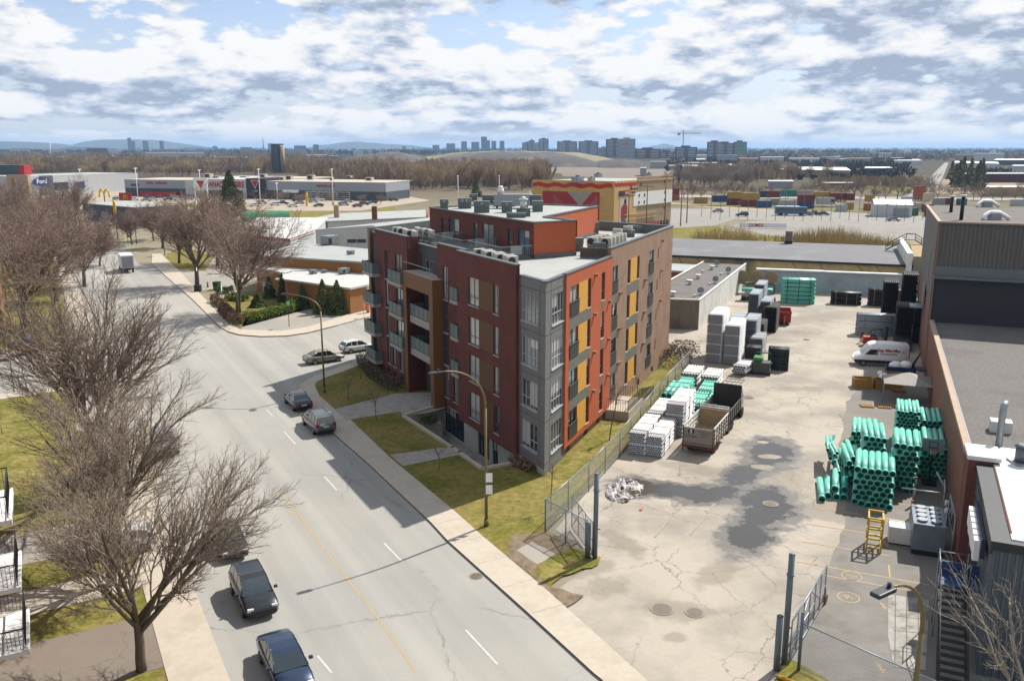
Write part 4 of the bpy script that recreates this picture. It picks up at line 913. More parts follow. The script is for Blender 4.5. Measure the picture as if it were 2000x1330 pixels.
m = MB();corr(m,0,45,12.3,16.9,-.0,.42,-.1);m.build('upper_wall',m_corg,tw)
m = MB();corr(m,1.4,45,5.9,11.0,.55,.34,-.06);m.build('lower_wall',m_cord,tw)
m = MB();m.box(0,1.4,.3,.6,0,11.0);m.build('brick_pier',m_obrick,tw)
m = MB();m.box(-.1,45,-.9,.8,11.0,11.25);m.box(0,45,-.15,.75,11.25,12.3);m.build('canopy',m_copg,tw)
m = MB();m.box(0.01,45,.12,30,0.0,16.9);m.build('core',m_cord,tw)
m = MB();m.box(-.06,.0,-.2,30,0,16.9);m.build('side_wall',m_obrick,tw);m = MB();m.box(-.13,-.065,4.5,30,8.2,16.9);m.box(-.13,-.065,1.3,4.5,4.0,16.9);m.build('side_cladding',m_corg,tw)
m = MB();m.box(-.2,45,-.15,30.2,16.9,17.0);m.build('roof',m_gravel,tw);m = MB();m.box(-.25,.1,-.2,30.2,17.002,17.15);m.box(-.25,45,-.22,.05,17.004,17.18);m.build('coping',m_coptan,tw)
m = MB();m.tube((-.3,12,6),(-1.6,12,5.6),.05,k=5);m.box(-1.7,-.2,11.2,14,5.6,5.75);m.build('awning',m_galv,tw)
m = MB();m.box(-.35,-.18,11,14.2,6.0,8.6);m.box(-.2,-.14,9,9.6,9,13);m.build('wall_duct',m_galv,tw)
for i,(x,y,s) in enumerate(((1927,405,1),(1942,430,1))):
    p = G(x,y,17.0);o = empty('exhaust_hood',(p.x,p.y,17.0),90,('white saddle shaped exhaust hood at the back of the tall roof','white saddle shaped exhaust hood nearest the front of the tall roof')[i],'exhaust hood','exhaust hoods on the tall roof')
    m = MB();m.path([(-1.5,-.4,.1),(-1.1,0,.5),(-.5,.1,.85),(.5,.1,.85),(1.1,0,.5),(1.6,-.3,.1)],.24,8);m.sphere((0,.1,.85),.5,sc=(1.5,.9,.5));m.build('hood',m_white,o);m = MB();m.box(-.6,.6,-.4,.4,0,.7);m.build('base',m_galv,o)
for i,(x,y,hh) in enumerate(((1857,415,1.9),(1877,430,2.6))):
    p = G(x,y,17.0);o = empty('flue',(p.x,p.y,17.0),90,('shorter dark flue pipe on the tall roof','taller dark flue pipe with a cap on the tall roof')[i],'flue');m = MB();m.tube((0,0,0),(0,0,hh),.2,k=10);m.build('pipe',m_dark,o);m = MB();m.tube((0,0,hh),(0,0,hh+.2),.35,k=10);m.build('cap',m_offw,o)
# grey clad building at the right edge
gc = empty('grey_clad_building',(22.6,37.3,0),24.5,'grey metal clad building with a white roof at the right edge','building')
m = MB();m.box(0,14.8,-28,-.06,0,6.6);m.build('core',m_char,gc);m = MB();m.box(0,14.8,-.055,0,0,6.6);m.build('side_wall',pm('blue_grey_panel','5f6b75',.55,.1,var=.06),gc)
Tf = frame_m((0,0,0),0,1)
m = MB(Matrix(((0,-1,0,0),(-1,0,0,0),(0,0,1,0),(0,0,0,1))));corr(m,0,28,0,6.6,.07,.32,.06);m.build('front_wall',pm('corrugated_blue_grey','66737c',.5,.2,var=.06),gc)
m = MB();m.box(-.15,14.9,-28,.12,6.6,7.05);m.box(-.15,14.9,-.0,.13,6.4,6.6);m.build('fascia',m_cord,gc)
m = MB();m.box(.3,14.5,-28,-.75,7.0,7.12)
m.build('roof',pm('white_roof',H('dadada',.85),.6,var=.05),gc)
m = MB()
for y in (-3.0,-6.2,-9.4,-12.6): m.box(.3,14.5,y-.07,y+.07,7.12,7.22)
m.build('roof_seams',m_galv,gc)
m = MB();m.box(1.0,12.5,-.82,-.76,7.1,7.18);m.build('rust_strip',pm('rust','9a5a30',.9),gc)
m = MB()
for y,a,b in ((.02,5.6,6.9),(.02,8.8,10.2)): m.box(a,b,.001,.03,.4,5.4)
m.box(7.4,8.0,.001,.03,.3,2.6);m.build('window',m_glass,gc)
m = MB();m.box(1.6,6.9,.12,.32,5.3,6.3);m.build('sign_board',pm('navy_sign','1c3357',.5),gc)
for i in range(6): m = MB();m.box(1.9+i*.8,2.5+i*.8,.322,.62,5.0+(i % 2)*.1,6.1);m.build('sign_letter',m_white,gc,bevel=.03)
o = empty('roof_fan',(*G(1996,905,7.1)[:2],7.12),0,'round grey roof fan at the right edge on the white roof','roof fan');m = MB();m.box(-.6,.6,-.6,.6,0,.12);m.build('base',m_galv,o);m = MB();m.tube((0,0,.12),(0,0,1.0),.42,k=14);m.tube((0,0,1.0),(0,0,1.15),.5,.3,14);m.build('drum',m_copg,o)
# external stairs with blue landing
es = empty('metal_staircase',(23.3,41.0,0),204.5,'black metal staircase with open treads climbing to the blue landing','staircase')
m = MB();m.box(-.6,.9,-1.0,1.0,2.9,3.05);m.box(-.6,-.52,-1.0,1.0,3.05,3.7);m.build('landing',pm('blue_landing','2f4f7d',.5),es)
for i in range(17):
    m = MB();x = .95+i*.42;z = 2.8-i*.165;m.box(x,x+.27,-.9,.2,z,z+.05);m.build('tread',m_dark,es)
for y in (-.95,.25):
    m = MB();m.tube((.9,y,2.85),(8.1,y,.0),.07,k=5);m.build('stringer',m_dark,es)
    m = MB();m.tube((.9,y,3.9),(8.1,y,1.05),.03,k=6);m.tube((.9,y,3.4),(8.1,y,.55),.02,k=6)
    for i in range(9): q = i/8;m.tube((.9+7.2*q,y,2.85-2.85*q),(.9+7.2*q,y,3.9-2.85*q),.025,k=5)
    m.build('handrail',m_dark,es)
m = MB()
for x,y in ((-.6,-1.0),(-.6,.36),(.9,-1.0)): m.tube((x,y,0),(x,y,4.3),.035,k=6)
m.tube((-.6,-1,4.2),(-.6,.36,4.2),.03,k=6);m.tube((-.6,-1,3.7),(-.6,.36,3.7),.02,k=6);m.tube((-.6,-1,4.2),(.9,-1,4.2),.03,k=6);m.build('landing_rail',m_galv,es)
# ramp beside the staircase: concrete slabs
rp = sheet('concrete_ramp',[tuple(c5(890,690))[:2],tuple(c5(1195,735))[:2],tuple(c5(1170,1255))[:2],tuple(c5(930,1230))[:2],tuple(c5(890,1000))[:2]],pm('ramp_concrete','b3aea6',.9,var=.2,scale=1.5,col2='8f8a83',c2=(.5,.6),c2scale=.9),.06)
m = MB()
for a,b in (((945,700),(940,1230)),((1028,705),(1028,1240)),((1112,715),(1118,1250)),((930,850),(1180,880)),((930,960),(1190,985)),((935,1110),(1180,1135))):
    a = c5(*a);b = c5(*b);d = (b-a).normalized();n = Vector((-d.y,d.x,0))*.02;m.poly([(a.x-n.x,a.y-n.y,.066),(b.x-n.x,b.y-n.y,.066),(b.x+n.x,b.y+n.y,.066),(a.x+n.x,a.y+n.y,.066)])
tag(m.build('ramp_joints',m_joint),kind='structure')
# grass corner at the bottom with yellow kerb
sheet('corner_grass',P((1530,1292),(1545,1290),(1620,1330),(1640,1345),(1510,1345)),m_grassg,.10)
o = empty('bollard',(*G(1517,1325)[:2],.03),150,'leaning yellow bollard at the bottom corner of the grass','bollard');m = MB();m.path([(0,0,.1),(.9,0,.35),(1.6,0,.45)],.1,8);m.build('post',pm('bollard_yellow','d99a1c',.6),o)
# left apartment house with balconies
la = empty('brick_apartment_house',(G(44,1145,6).x-1.3,G(44,1145,6).y-1.85,0),-29,'brick apartment house with white edged balconies at the left edge','apartment building')
m = MB();m.box(-8,24,0,16,0,12.5);m.build('wall',m_rbrick,la)
def lbal(x0,x1,z,lab):
    m = MB();m.box(x0,x1,-1.9,0,z-.22,z);b = m.build('balcony',m_white,la);m = MB()
    m.box(x0,x1,-1.86,-1.8,z+1.05,z+1.1);m.box(x0,x0+.05,-1.86,-.02,z+1.05,z+1.1);m.box(x1-.05,x1,-1.86,-.02,z+1.05,z+1.1);m.box(x0,x1,-1.86,-1.82,z+.1,z+.14)
    for i in range(int((x1-x0)/.16)): m.box(x0+i*.16,x0+i*.16+.02,-1.85,-1.83,z+.1,z+1.05)
    for i in range(11): m.box(x0,x0+.02,-1.8+i*.16,-1.78+i*.16,z+.1,z+1.05);m.box(x1-.03,x1-.01,-1.8+i*.16,-1.78+i*.16,z+.1,z+1.05)
    m.build('railing',m_dark,b);m = MB();m.box(x0-.03,x1+.03,-1.98,-1.9,z-.25,z+.02);m.build('edge',m_white,b)
for z in (2.9,6.0,9.2): lbal(1.0,5.0,z,'')
# small garage left far, far left brick house
lh = empty('brick_house',(*G(40,640)[:2],0),-29,'tall orange brick house partly behind the big bare tree at the left edge','house')
lh.location = (*G(8,640)[:2],0);lh.rotation_euler = (0,0,R(119))
m = MB();m.box(-6,10,0,12,0,10.5);m.build('wall',pm('orange_house_brick','a2603f',.85,var=.12,scale=5),lh);m = MB();m.box(-6.3,10.3,-.3,12.3,10.5,10.8);m.build('roof',m_memb,lh)
# ------------------------------------------------------------------ pipes and goods
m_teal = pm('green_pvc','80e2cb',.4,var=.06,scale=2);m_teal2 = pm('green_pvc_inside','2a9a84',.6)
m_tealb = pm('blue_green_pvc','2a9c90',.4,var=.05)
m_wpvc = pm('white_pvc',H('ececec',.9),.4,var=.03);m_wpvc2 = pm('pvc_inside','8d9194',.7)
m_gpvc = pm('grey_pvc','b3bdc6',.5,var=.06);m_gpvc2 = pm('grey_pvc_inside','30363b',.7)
m_bpvc = pm('black_pipe','17181b',.5,var=.1);m_strap = pm('strap','b07a4a',.8)
m_lumber = pm('lumber_strip','b59766',.85,var=.15)
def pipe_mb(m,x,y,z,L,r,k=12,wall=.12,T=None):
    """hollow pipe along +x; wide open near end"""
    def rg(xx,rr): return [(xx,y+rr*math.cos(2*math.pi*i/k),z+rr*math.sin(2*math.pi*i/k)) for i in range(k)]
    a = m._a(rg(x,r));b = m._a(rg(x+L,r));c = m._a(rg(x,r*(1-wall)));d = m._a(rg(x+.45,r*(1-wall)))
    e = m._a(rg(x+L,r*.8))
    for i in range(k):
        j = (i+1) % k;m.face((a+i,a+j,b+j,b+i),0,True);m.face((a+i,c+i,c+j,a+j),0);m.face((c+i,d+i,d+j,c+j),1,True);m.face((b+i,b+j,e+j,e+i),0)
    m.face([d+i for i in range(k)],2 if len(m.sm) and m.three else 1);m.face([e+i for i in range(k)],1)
MB.three = False
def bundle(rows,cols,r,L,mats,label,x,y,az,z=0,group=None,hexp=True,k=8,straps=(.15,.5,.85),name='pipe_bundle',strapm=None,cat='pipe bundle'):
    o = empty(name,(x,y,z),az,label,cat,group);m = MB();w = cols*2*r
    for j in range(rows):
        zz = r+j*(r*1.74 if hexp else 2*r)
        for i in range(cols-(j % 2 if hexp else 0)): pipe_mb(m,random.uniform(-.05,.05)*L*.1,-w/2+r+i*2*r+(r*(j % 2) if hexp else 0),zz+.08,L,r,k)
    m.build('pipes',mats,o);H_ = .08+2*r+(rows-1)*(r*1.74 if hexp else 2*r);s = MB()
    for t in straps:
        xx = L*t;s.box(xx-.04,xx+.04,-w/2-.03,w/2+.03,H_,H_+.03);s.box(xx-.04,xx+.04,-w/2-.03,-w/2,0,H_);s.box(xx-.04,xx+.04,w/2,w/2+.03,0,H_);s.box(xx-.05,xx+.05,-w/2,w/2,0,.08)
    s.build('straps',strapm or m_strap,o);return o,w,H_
YA = 22.5
def ypt(p,f=0,s=0): d = dirv(YA);n = Vector((d.y,-d.x,0));q = Vector((p[0],p[1],0))+d*f+n*s;return q.x,q.y
WB = [m_wpvc,m_wpvc2]
b = (9.6,67.9)
def WBn(f,s,z,r,c,L,lab,**k):
    x,y = ypt(b,f,s);return bundle(r-1,c-1,.1,L,WB,lab,x,y,YA,z,'bundles of white pipe by the fence',k=8,**k)
WBn(0,.75,0,6,8,5.6,'white pipe bundle at the near end by the fence, lower left');WBn(0.05,.75,1.02,6,8,5.6,'white pipe bundle at the near end by the fence, upper left')
WBn(.1,2.2,0,6,8,5.6,'white pipe bundle at the near end, lower right');WBn(.15,2.2,1.02,5,8,5.6,'white pipe bundle at the near end, upper right')
WBn(6.0,.8,0,6,8,5,'white pipe bundle behind the near pair, beside the fence');WBn(6.0,.8,1.02,6,8,5,'white pipe bundle lying on top behind the near pair, beside the fence')
WBn(5.9,2.6,0,6,9,5.5,'lowest bundle of the tall white stack behind the near pair');WBn(5.95,2.6,1.02,6,9,5.5,'middle bundle of the tall white stack');WBn(6.0,2.6,2.04,6,9,5.5,'topmost bundle of the tall white stack')
TB = [m_teal,m_teal2]
for f,s,z,r,c,rad,L,lab in ((11.8,.6,0,3,4,.2,5,'green pipe bundle beside the fence, underneath'),(11.8,.6,1.2,2,3,.26,5,'two wide green pipes and their bundle on top beside the fence'),(17.2,.7,0,6,7,.11,5,'green pipe bundle of thin pipes farther along the fence'),(12.0,3.0,0,5,7,.13,5.2,'green pipe bundle just behind the tall white stack'),(12.3,4.6,0,6,6,.12,5.5,'green pipe bundle nearest the dump truck'),(17.6,3.1,0,5,6,.12,4.5,'far green pipe bundle behind the thin ones')):
    x,y = ypt(b,f,s);bundle(r,c,rad,L,TB,lab,x,y,YA+random.uniform(-3,3),z,'green pipe bundles by the fence',k=8,strapm=m_bpvc)
for f,s,lab in ((23.0,.6,'pinkish white pipe bundle at the far end by the fence'),(22.5,2.8,'white pipe bundle at the far end between fence and truck')):
    x,y = ypt(b,f,s);bundle(5,6,.15,4.0,WB,lab,x,y,YA,0,'bundles of white pipe by the fence')
# big individual green pipes: stacks against the brick wall
def bigpipe(r,L,tint=0):
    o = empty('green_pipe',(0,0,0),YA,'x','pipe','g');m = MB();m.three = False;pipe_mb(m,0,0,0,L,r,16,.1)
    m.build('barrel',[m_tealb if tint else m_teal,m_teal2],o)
    m = MB()
    k = 16
    a = m._a([(0,r*1.09*math.cos(2*math.pi*i/k),r*1.09*math.sin(2*math.pi*i/k)) for i in range(k)]);b_ = m._a([(.3,r*1.09*math.cos(2*math.pi*i/k),r*1.09*math.sin(2*math.pi*i/k)) for i in range(k)])
    c = m._a([(0.0,r*.92*math.cos(2*math.pi*i/k),r*.92*math.sin(2*math.pi*i/k)) for i in range(k)]);d = m._a([(.36,r*.98*math.cos(2*math.pi*i/k),r*.98*math.sin(2*math.pi*i/k)) for i in range(k)])
    for i in range(k): j = (i+1) % k;m.face((a+i,b_+i,b_+j,a+j),0,True);m.face((a+i,a+j,c+j,c+i));m.face((b_+i,d+i,d+j,b_+j))
    m.build('socket',m_tealb if tint else m_teal,o);return o
PROTO = {}
def gpipe(x,y,z,r,L,az,label,group,tint=0,pitch=0):
    key = (round(r,2),L,tint)
    if key not in PROTO:
        o = bigpipe(r,L,tint);PROTO[key] = o;tag(o,label,group=group)
    else: o = copy_tree(PROTO[key],label,group=group)
    o.location = (x,y,z);o.rotation_euler = (0,R(pitch),R(90-az));return o
def hstack(p,cols,rows,r,L,label,az=YA,z0=0,tints=(),jit=.06,group=None,skip=0):
    d = dirv(az);n = Vector((d.y,-d.x,0));rn = random.Random(int(p[0]*10))
    for j in range(rows):
        for i in range(cols-(j % 2)):
            if j == rows-1 and i < skip: continue
            q = Vector((p[0],p[1],0))+n*(r*1.06+i*2.12*r+(r*1.06)*(j % 2))+d*rn.uniform(-jit,jit)*3
            gpipe(q.x,q.y,z0+r*1.06+j*r*1.9,r,L,az+rn.uniform(-.6,.6),'%s pipe from left, %s row up, %s' % (nth(i+1),nth(j+1),label),group or label[:40],1 if (rn.random() < .0) else 0)
hstack((24.3,57.6),6,7,.215,4.2,'large green front stack nearest the gate',group='pipes of the front stack')
hstack((28.15,60.2),4,9,.215,4.2,'second green stack just behind the front one',group='pipes of the second stack')
hstack((26.9,62.6),4,9,.20,4.2,'green stack left behind the front one',group='pipes of the left rear stack',az=YA-3)
hstack((32.1,68.7),6,13,.145,4.0,'tall square green stack in the middle',group='pipes of the tall middle stack')
hstack((31.4,62.8),5,8,.19,4.2,'green stack behind the basketball hoop',group='pipes of the stack behind the hoop')
hstack((33.9,68.4),5,8,.19,4.2,'green stack against the brick wall',group='pipes of the stack against the brick wall')
hstack((28.4,68.6),5,5,.19,4.4,'low green stack left of the tall one',group='pipes of the low rear stack')
hstack((25.4,61.9),3,5,.2,4.3,'untidy green pile',az=YA-8,jit=.3,group='pipes of the untidy pile')
for i,(x,y,z,az,tint) in enumerate(((22.35,58.0,.26,17,0),(23.0,58.6,.26,19,0),(23.55,58.4,.26,22,0),(23.5,58.7,.74,21,0),(24.05,58.3,.26,22,0),(24.15,58.5,.74,20,1))):
    gpipe(x,y,z,.24,4.0,az,('leftmost loose green pipe lying on the asphalt','second loose green pipe from the left on the asphalt','third loose green pipe on the asphalt, underneath','green pipe resting on top of the loose pipes','loose green pipe next to the front stack, underneath','bluish green pipe resting on top beside the front stack')[i],'loose green pipes',tint)
rn = random.Random(12)
for i in range(12): 
    gpipe(24.6+rn.uniform(0,1.8),62.0+rn.uniform(-.5,2),.9+(i//4)*.5,.12,3.6,YA+rn.uniform(-14,6),'%s thin green pipe thrown loosely on the untidy pile' % nth(i+1),'thin loose green pipes',i % 3 == 0)
# grey and black stacks
GB = [m_gpvc,m_gpvc2];WG = [m_wpvc,m_gpvc2];KB = [m_bpvc,m_gpvc2]
def st(px,rows,cols,r,L,mats,lab,z=0,az=YA,grp='grey pipe bundles by the white wall',**k):
    p = G(*px) if len(px) == 2 and px[0] > 200 else Vector((*px,0))
    return bundle(rows,cols,r,L,mats,lab,p.x,p.y,az,z,grp,k=7,**k)
g0 = (22.9,99.2)
for s in (0,2.05):
    for l in range(5 if s == 0 else 4):
        x,y = ypt(g0,.1*l,.9+s);st((x,y),6,9,.1,5.5,WG,'white pipe bundle, level %s of the %s column at the white wall corner' % (['one','two','three','four','five'][l],'left' if s == 0 else 'right'),z=l*1.17,strapm=m_wpvc)
for f,s,n,c,lab in ((7.5,2.2,4,8,'left grey'),(7.8,4.0,4,8,'right grey'),(22,2.6,5,7,'far left grey'),(22.3,4.2,4,7,'far right grey'),(31,2.3,5,7,'farthest grey')):
    for l in range(n): x,y = ypt(g0,f,s);st((x,y),5,c,.1,5.5,GB,'grey pipe bundle, level %s of the %s stack along the white wall' % (['one','two','three','four','five'][l],lab),z=l*1.0,strapm=m_gpvc)
for f,s,n,lab in ((5.0,5.2,2,'low grey bundle pair'),(14.0,4.3,2,'dark bundle with timber strips by the white wall'),(20.5,5.2,3,'dark blue-grey bundle stack')):
    for l in range(n): x,y = ypt(g0,f,s);st((x,y),6,8,.1,4.6,(GB if f < 10 else [m_gpvc2,m_gpvc2]),'%s, %s bundle' % (lab,['lowest','middle','top'][l]),z=l*1.2,strapm=m_lumber)
# teal wide bundle wall at the far end
te = (44.5,139.2)
for l in range(6):
    o,w,hh = bundle(3,12,.1,5.2,[m_teal,m_teal2],'flat green pipe bundle crosswise at the far end, level %s of six' % ['one','two','three','four','five','six'][l],te[0],te[1]+1.2,103,l*.68,'green bundles laid crosswise at the far wall',strapm=m_bpvc)
for i,(x,y,L,n,mt,lab) in enumerate(((52.2,137.9,4.6,3,KB,'black pipe bundle crosswise right of the green wall of bundles'),(57.6,136.2,5.2,4,KB,'tall black strapped bundle near the pale wall'),(63.5,134.8,3.2,2,[m_teal,m_teal2],'short green pipes beside the black bundle'),(38.5,141.5,5.5,2,KB,'dark bundle under the green pipes near the cable reels'),(38.4,141.2,5.0,3,[m_teal,m_teal2],'long green pipes lying over the dark bundle'))):
    for l in range(n if i < 3 else 1):
        bundle(3,8,.1,L,mt,lab+(', level %s' % ['one','two','three','four'][l] if i < 3 else ''),x,y+1,105,l*.72+(1.5 if i == 4 else 0),'bundles along the pale wall',strapm=m_lumber)
# black towers near the warehouse
for i,(x,y,n,az,c) in enumerate(((54.6,122.5,5,YA,8),(57.0,121.8,6,YA,8),(59.4,121.0,5,YA,8),(61.5,119.8,4,YA,7),(50.9,109.4,4,YA,8),(53.2,109.0,4,YA,8),(55.2,108.0,4,YA,7),(52.1,100.8,4,YA,6),(48.9,104.8,1,YA,7),(50.8,96.8,2,YA,6))):
    for l in range(n): bundle(5,c,.125,5.0,KB,'black pipe bundle, level %s of the %s black tower by the tall warehouse' % (['one','two','three','four','five','six'][l],['first','second','third','fourth','front left','front middle','front right','nearest','low','nearest low'][i]),x,y,az,l*1.2,'black bundles by the tall warehouse',strapm=m_bpvc if i != 7 else m_lumber)
for l in range(3): bundle(5,8,.1,5.5,GB,'light grey pipe bundle crosswise before the black towers, %s' % ['lowest','middle','top'][l],47.2,115.5,105,l*.98,'grey bundles before the black towers',strapm=m_gpvc)
x,y = ypt(g0,0.5,7.6); 
for l in range(3):
    bundle(4,8,.11,1.7,[m_gpvc2,m_gpvc2],'dark pipe bundle on the left of the green tank, %s' % ['lowest','middle','top'][l],27.2,97.3,112,l*.85,'dark bundles around the green tank',strapm=m_bpvc);bundle(4,8,.11,2.3,[m_gpvc2,m_gpvc2],'dark pipe bundle on the right of the green tank, %s' % ['lowest','middle','top'][l],29.6,96.6,108,l*.85,'dark bundles around the green tank',strapm=m_bpvc)
bundle(3,5,.16,4.5,WB,'loose looking white pipes on the rack behind the navy truck',25.3,93.0,YA+12,.3,'bundles of white pipe by the fence')
# small equipment
def simple(name,pos,az,label,cat,group=None): return empty(name,(pos[0],pos[1],pos[2] if len(pos) > 2 else 0.035),az,label,cat,group)
o = simple('machine',G(1487,730),20,'grey and green compact machine between the dark bundles','machine')
m = MB();m.box(-.9,.6,-.9,.9,.3,1.5);m.build('body',pm('machine_grey','4c5350',.6),o,bevel=.05);m = MB();m.box(-.6,.8,-.1,.95,1.5,2.0);m.build('cover',pm('machine_green','3f8f3c',.5),o,bevel=.12)
m = MB();m.box(.7,1.1,-1.1,1.2,.9,1.2);m.box(.9,1.0,-.9,-.8,1.2,2.3);m.box(.9,1.0,.7,.8,1.2,2.3);m.box(.9,1.0,-.9,.8,2.2,2.3);m.build('guard',pm('machine_frame','35603a',.6),o)
for sx,sy in ((-.6,-.9),(-.6,.9),(.4,-.9),(.4,.9)): m = MB();m.tube((sx,sy-.1,.3),(sx,sy+.1,.3),.3,k=12);m.build('wheel',m_black,o)
# red dumpster
o = simple('red_dumpster',G(1522,630),15,'open red tipping bin standing alone in the yard','dumpster')
m = MB();m.poly([(-1.7,-1.5,.35),(1.5,-1.5,.35),(1.9,-1.5,1.9),(-2.1,-1.5,1.9)]);m.poly([(-1.7,1.5,.35),(1.5,1.5,.35),(1.9,1.5,1.9),(-2.1,1.5,1.9)]);m.poly([(-1.7,-1.5,.35),(-1.7,1.5,.35),(-2.1,1.5,1.9),(-2.1,-1.5,1.9)]);m.poly([(1.5,-1.5,.35),(1.5,1.5,.35),(1.9,1.5,1.9),(1.9,-1.5,1.9)]);m.poly([(-1.7,-1.5,.36),(1.5,-1.5,.36),(1.5,1.5,.36),(-1.7,1.5,.36)])
m.box(-2.15,1.95,-1.58,-1.48,1.82,1.95);m.box(-2.15,1.95,1.48,1.58,1.82,1.95);m.box(-2.17,-2.05,-1.48,1.48,1.82,1.95);m.box(1.85,1.97,-1.48,1.48,1.82,1.95);m.build('bin',m_red,o)
m = MB();m.box(-1.8,1.6,-1.2,-1.0,0,.35);m.box(-1.8,1.6,1.0,1.2,0,.35);m.build('skids',m_red,o);m = MB();m.box(-2.15,-1.95,-.7,-.5,.2,1.4);m.box(-2.15,-1.95,.5,.7,.2,1.4);m.build('brackets',m_yell,o)
m = MB();m.sphere((0,0,1.0),1.1,u=9,v=5,sc=(1.3,1.1,.5));m.build('rubble',m_dirt,o)
# cable reels
for i,(x,mt) in enumerate(((1497,'yellow'),(1516,'orange'),(1530,'rust'))):
    p = G(x,556);mm = pm('reel_'+mt,{'yellow': 'c9b13a','orange': 'bb8440','rust': '9a6248'}[mt],.7,var=.2)
    o = simple('cable_reel',(p.x+2.8,p.y-10.5,.035),15,'%s cable reel before the pale wall' % {'yellow': 'yellow wound','orange': 'orange wound','rust': 'brown wound, partly hidden'}[mt],'cable reel','cable reels at the far wall')
    o.location = (40.3+i*2.4,149.5-i*.5,1.8);m = MB();m.tube((-.5,0,1.1),(.5,0,1.1),.75,k=14);m.build('cable',mm,o)
    for sgn in (-1,1): m = MB();m.tube((sgn*.5,0,1.1),(sgn*.62,0,1.1),1.1,k=18,sm=False);m.build('flange',pm('reel_wood','a08a6a',.8,var=.2),o)
o = simple('shelf_rack',(42.5,149.2),105,'low green rack carrying the cable reels','rack');m = MB();m.box(-3.5,3.5,-.8,.8,1.65,1.83);m.build('shelf',pm('rack_green','1f6b54',.6),o);m = MB()
for xx in (-3.4,0,3.3): m.box(xx,xx+.12,-.7,.7,0,1.65)
m.build('posts',m_dark,o)
# crates, pallets, tarp shelter
def pallet(x,y,z,az,label,group='pallets',s=1.0):
    o = simple('pallet',(x,y,z),az,label,'pallet',group)
    for i in range(3): m = MB();m.box(-.6*s,.6*s,-.5+i*.45,-.4+i*.45,0,.1);m.build('runner',m_wood,o)
    for i in range(7): m = MB();m.box(-.6*s+i*.18*s,-.5*s+i*.18*s,-.5,.5,.1,.125);m.build('slat',m_wood,o)
    return o
p = G(1690,785);pallet(p.x-.5,p.y-1.6,.04,100,'leftmost pallet lying flat below the wooden crate');pallet(p.x+1.1,p.y-1.9,.04,104,'second pallet lying flat below the crates');pallet(p.x+2.6,p.y-2.3,.04,98,'third pallet lying flat next to the tarp shelter')
p = G(1745,760);pallet(p.x,p.y-1,.04,100,'lowest pallet of the stack left of the tarp shelter');pallet(p.x+.05,p.y-1,.18,103,'upper pallet of the stack left of the tarp shelter')
p = G(1806,725)
for i,z in enumerate((.04,.18,.32)): pallet(p.x,p.y,z,95+i*3,'pallet against the brick wall, %s of three' % ['lowest','middle','top'][i],s=1.3)
def crate(x,y,z,az,sx,sy,h,label,mat=None):
    o = simple('wooden_crate',(x,y,z),az,label,'crate','wooden crates');mt = mat or pm('crate_ply','b98a3c',.8,var=.15,scale=4)
    m = MB();t = .04;m.box(-sx,sx,-sy,sy,.1,.14);m.box(-sx,sx,-sy,-sy+t,.14,h);m.box(-sx,sx,sy-t,sy,.14,h);m.box(-sx,-sx+t,-sy+t,sy-t,.14,h);m.box(sx-t,sx,-sy+t,sy-t,.14,h);m.build('sides',mt,o)
    m = MB();m.box(-sx,sx,-sy,-sy+.1,0,.1);m.box(-sx,sx,sy-.1,sy,0,.1);m.build('skids',m_wood,o);return o
p = G(1684,757);crate(p.x,p.y,.04,100,.95,.7,1.05,'large open plywood crate at the left');crate(p.x+1.85,p.y-.3,.04,100,.7,.6,1.0,'plywood crate in the middle under the white bags');crate(p.x+3.1,p.y-.5,.04,98,.75,.65,1.0,'lower plywood crate of the pair');crate(p.x+3.1,p.y-.45,1.06,104,.8,.6,.7,'upper open plywood crate stacked on another')
o = simple('wood_frame',(p.x-.1,p.y,.2),70,'pale timber frame leaning out of the plywood crate','frame');m = MB();m.T = Matrix.Rotation(R(50),4,'Y');m.box(-1.1,0,-.3,-.22,0,.06);m.box(-1.1,0,.22,.3,0,.06);m.box(-1.1,-1.02,-.22,.22,0,.06);m.box(-.08,0,-.22,.22,0,.06);m.build('frame',m_wood,o)
o = simple('white_sacks',(p.x+1.9,p.y-.3,1.05),0,'white plastic sacks piled on the middle crate','sacks');m = MB();m.sphere((0,0,.25),.4,sc=(1.2,.9,.7));m.sphere((.4,.1,.5),.3);m.sphere((-.3,-.1,.5),.28,sc=(1,1,.8));m.build('sacks',m_white,o)
p = G(1795,790);o = simple('tarp_shelter',(p.x-.6,p.y+1.4,.04),YA,'grey tarpaulin shelter with a peaked roof between crates and green pipes','shelter')
m = MB();ap = (0,0,2.9);c = [(-2,-2.3,2.05),(2.1,-2.4,2.0),(2,2.4,1.95),(-2.1,2.3,2.05)]
for a_,b_ in zip(c,c[1:]+c[:1]): m.poly([ap,a_,b_])
m.build('canopy',pm('tarp_grey','a7a39b',.7,var=.1,scale=2),o)
for q in c: m = MB();m.tube((q[0],q[1],0),q,.04,k=6);m.build('post',m_galv,o)
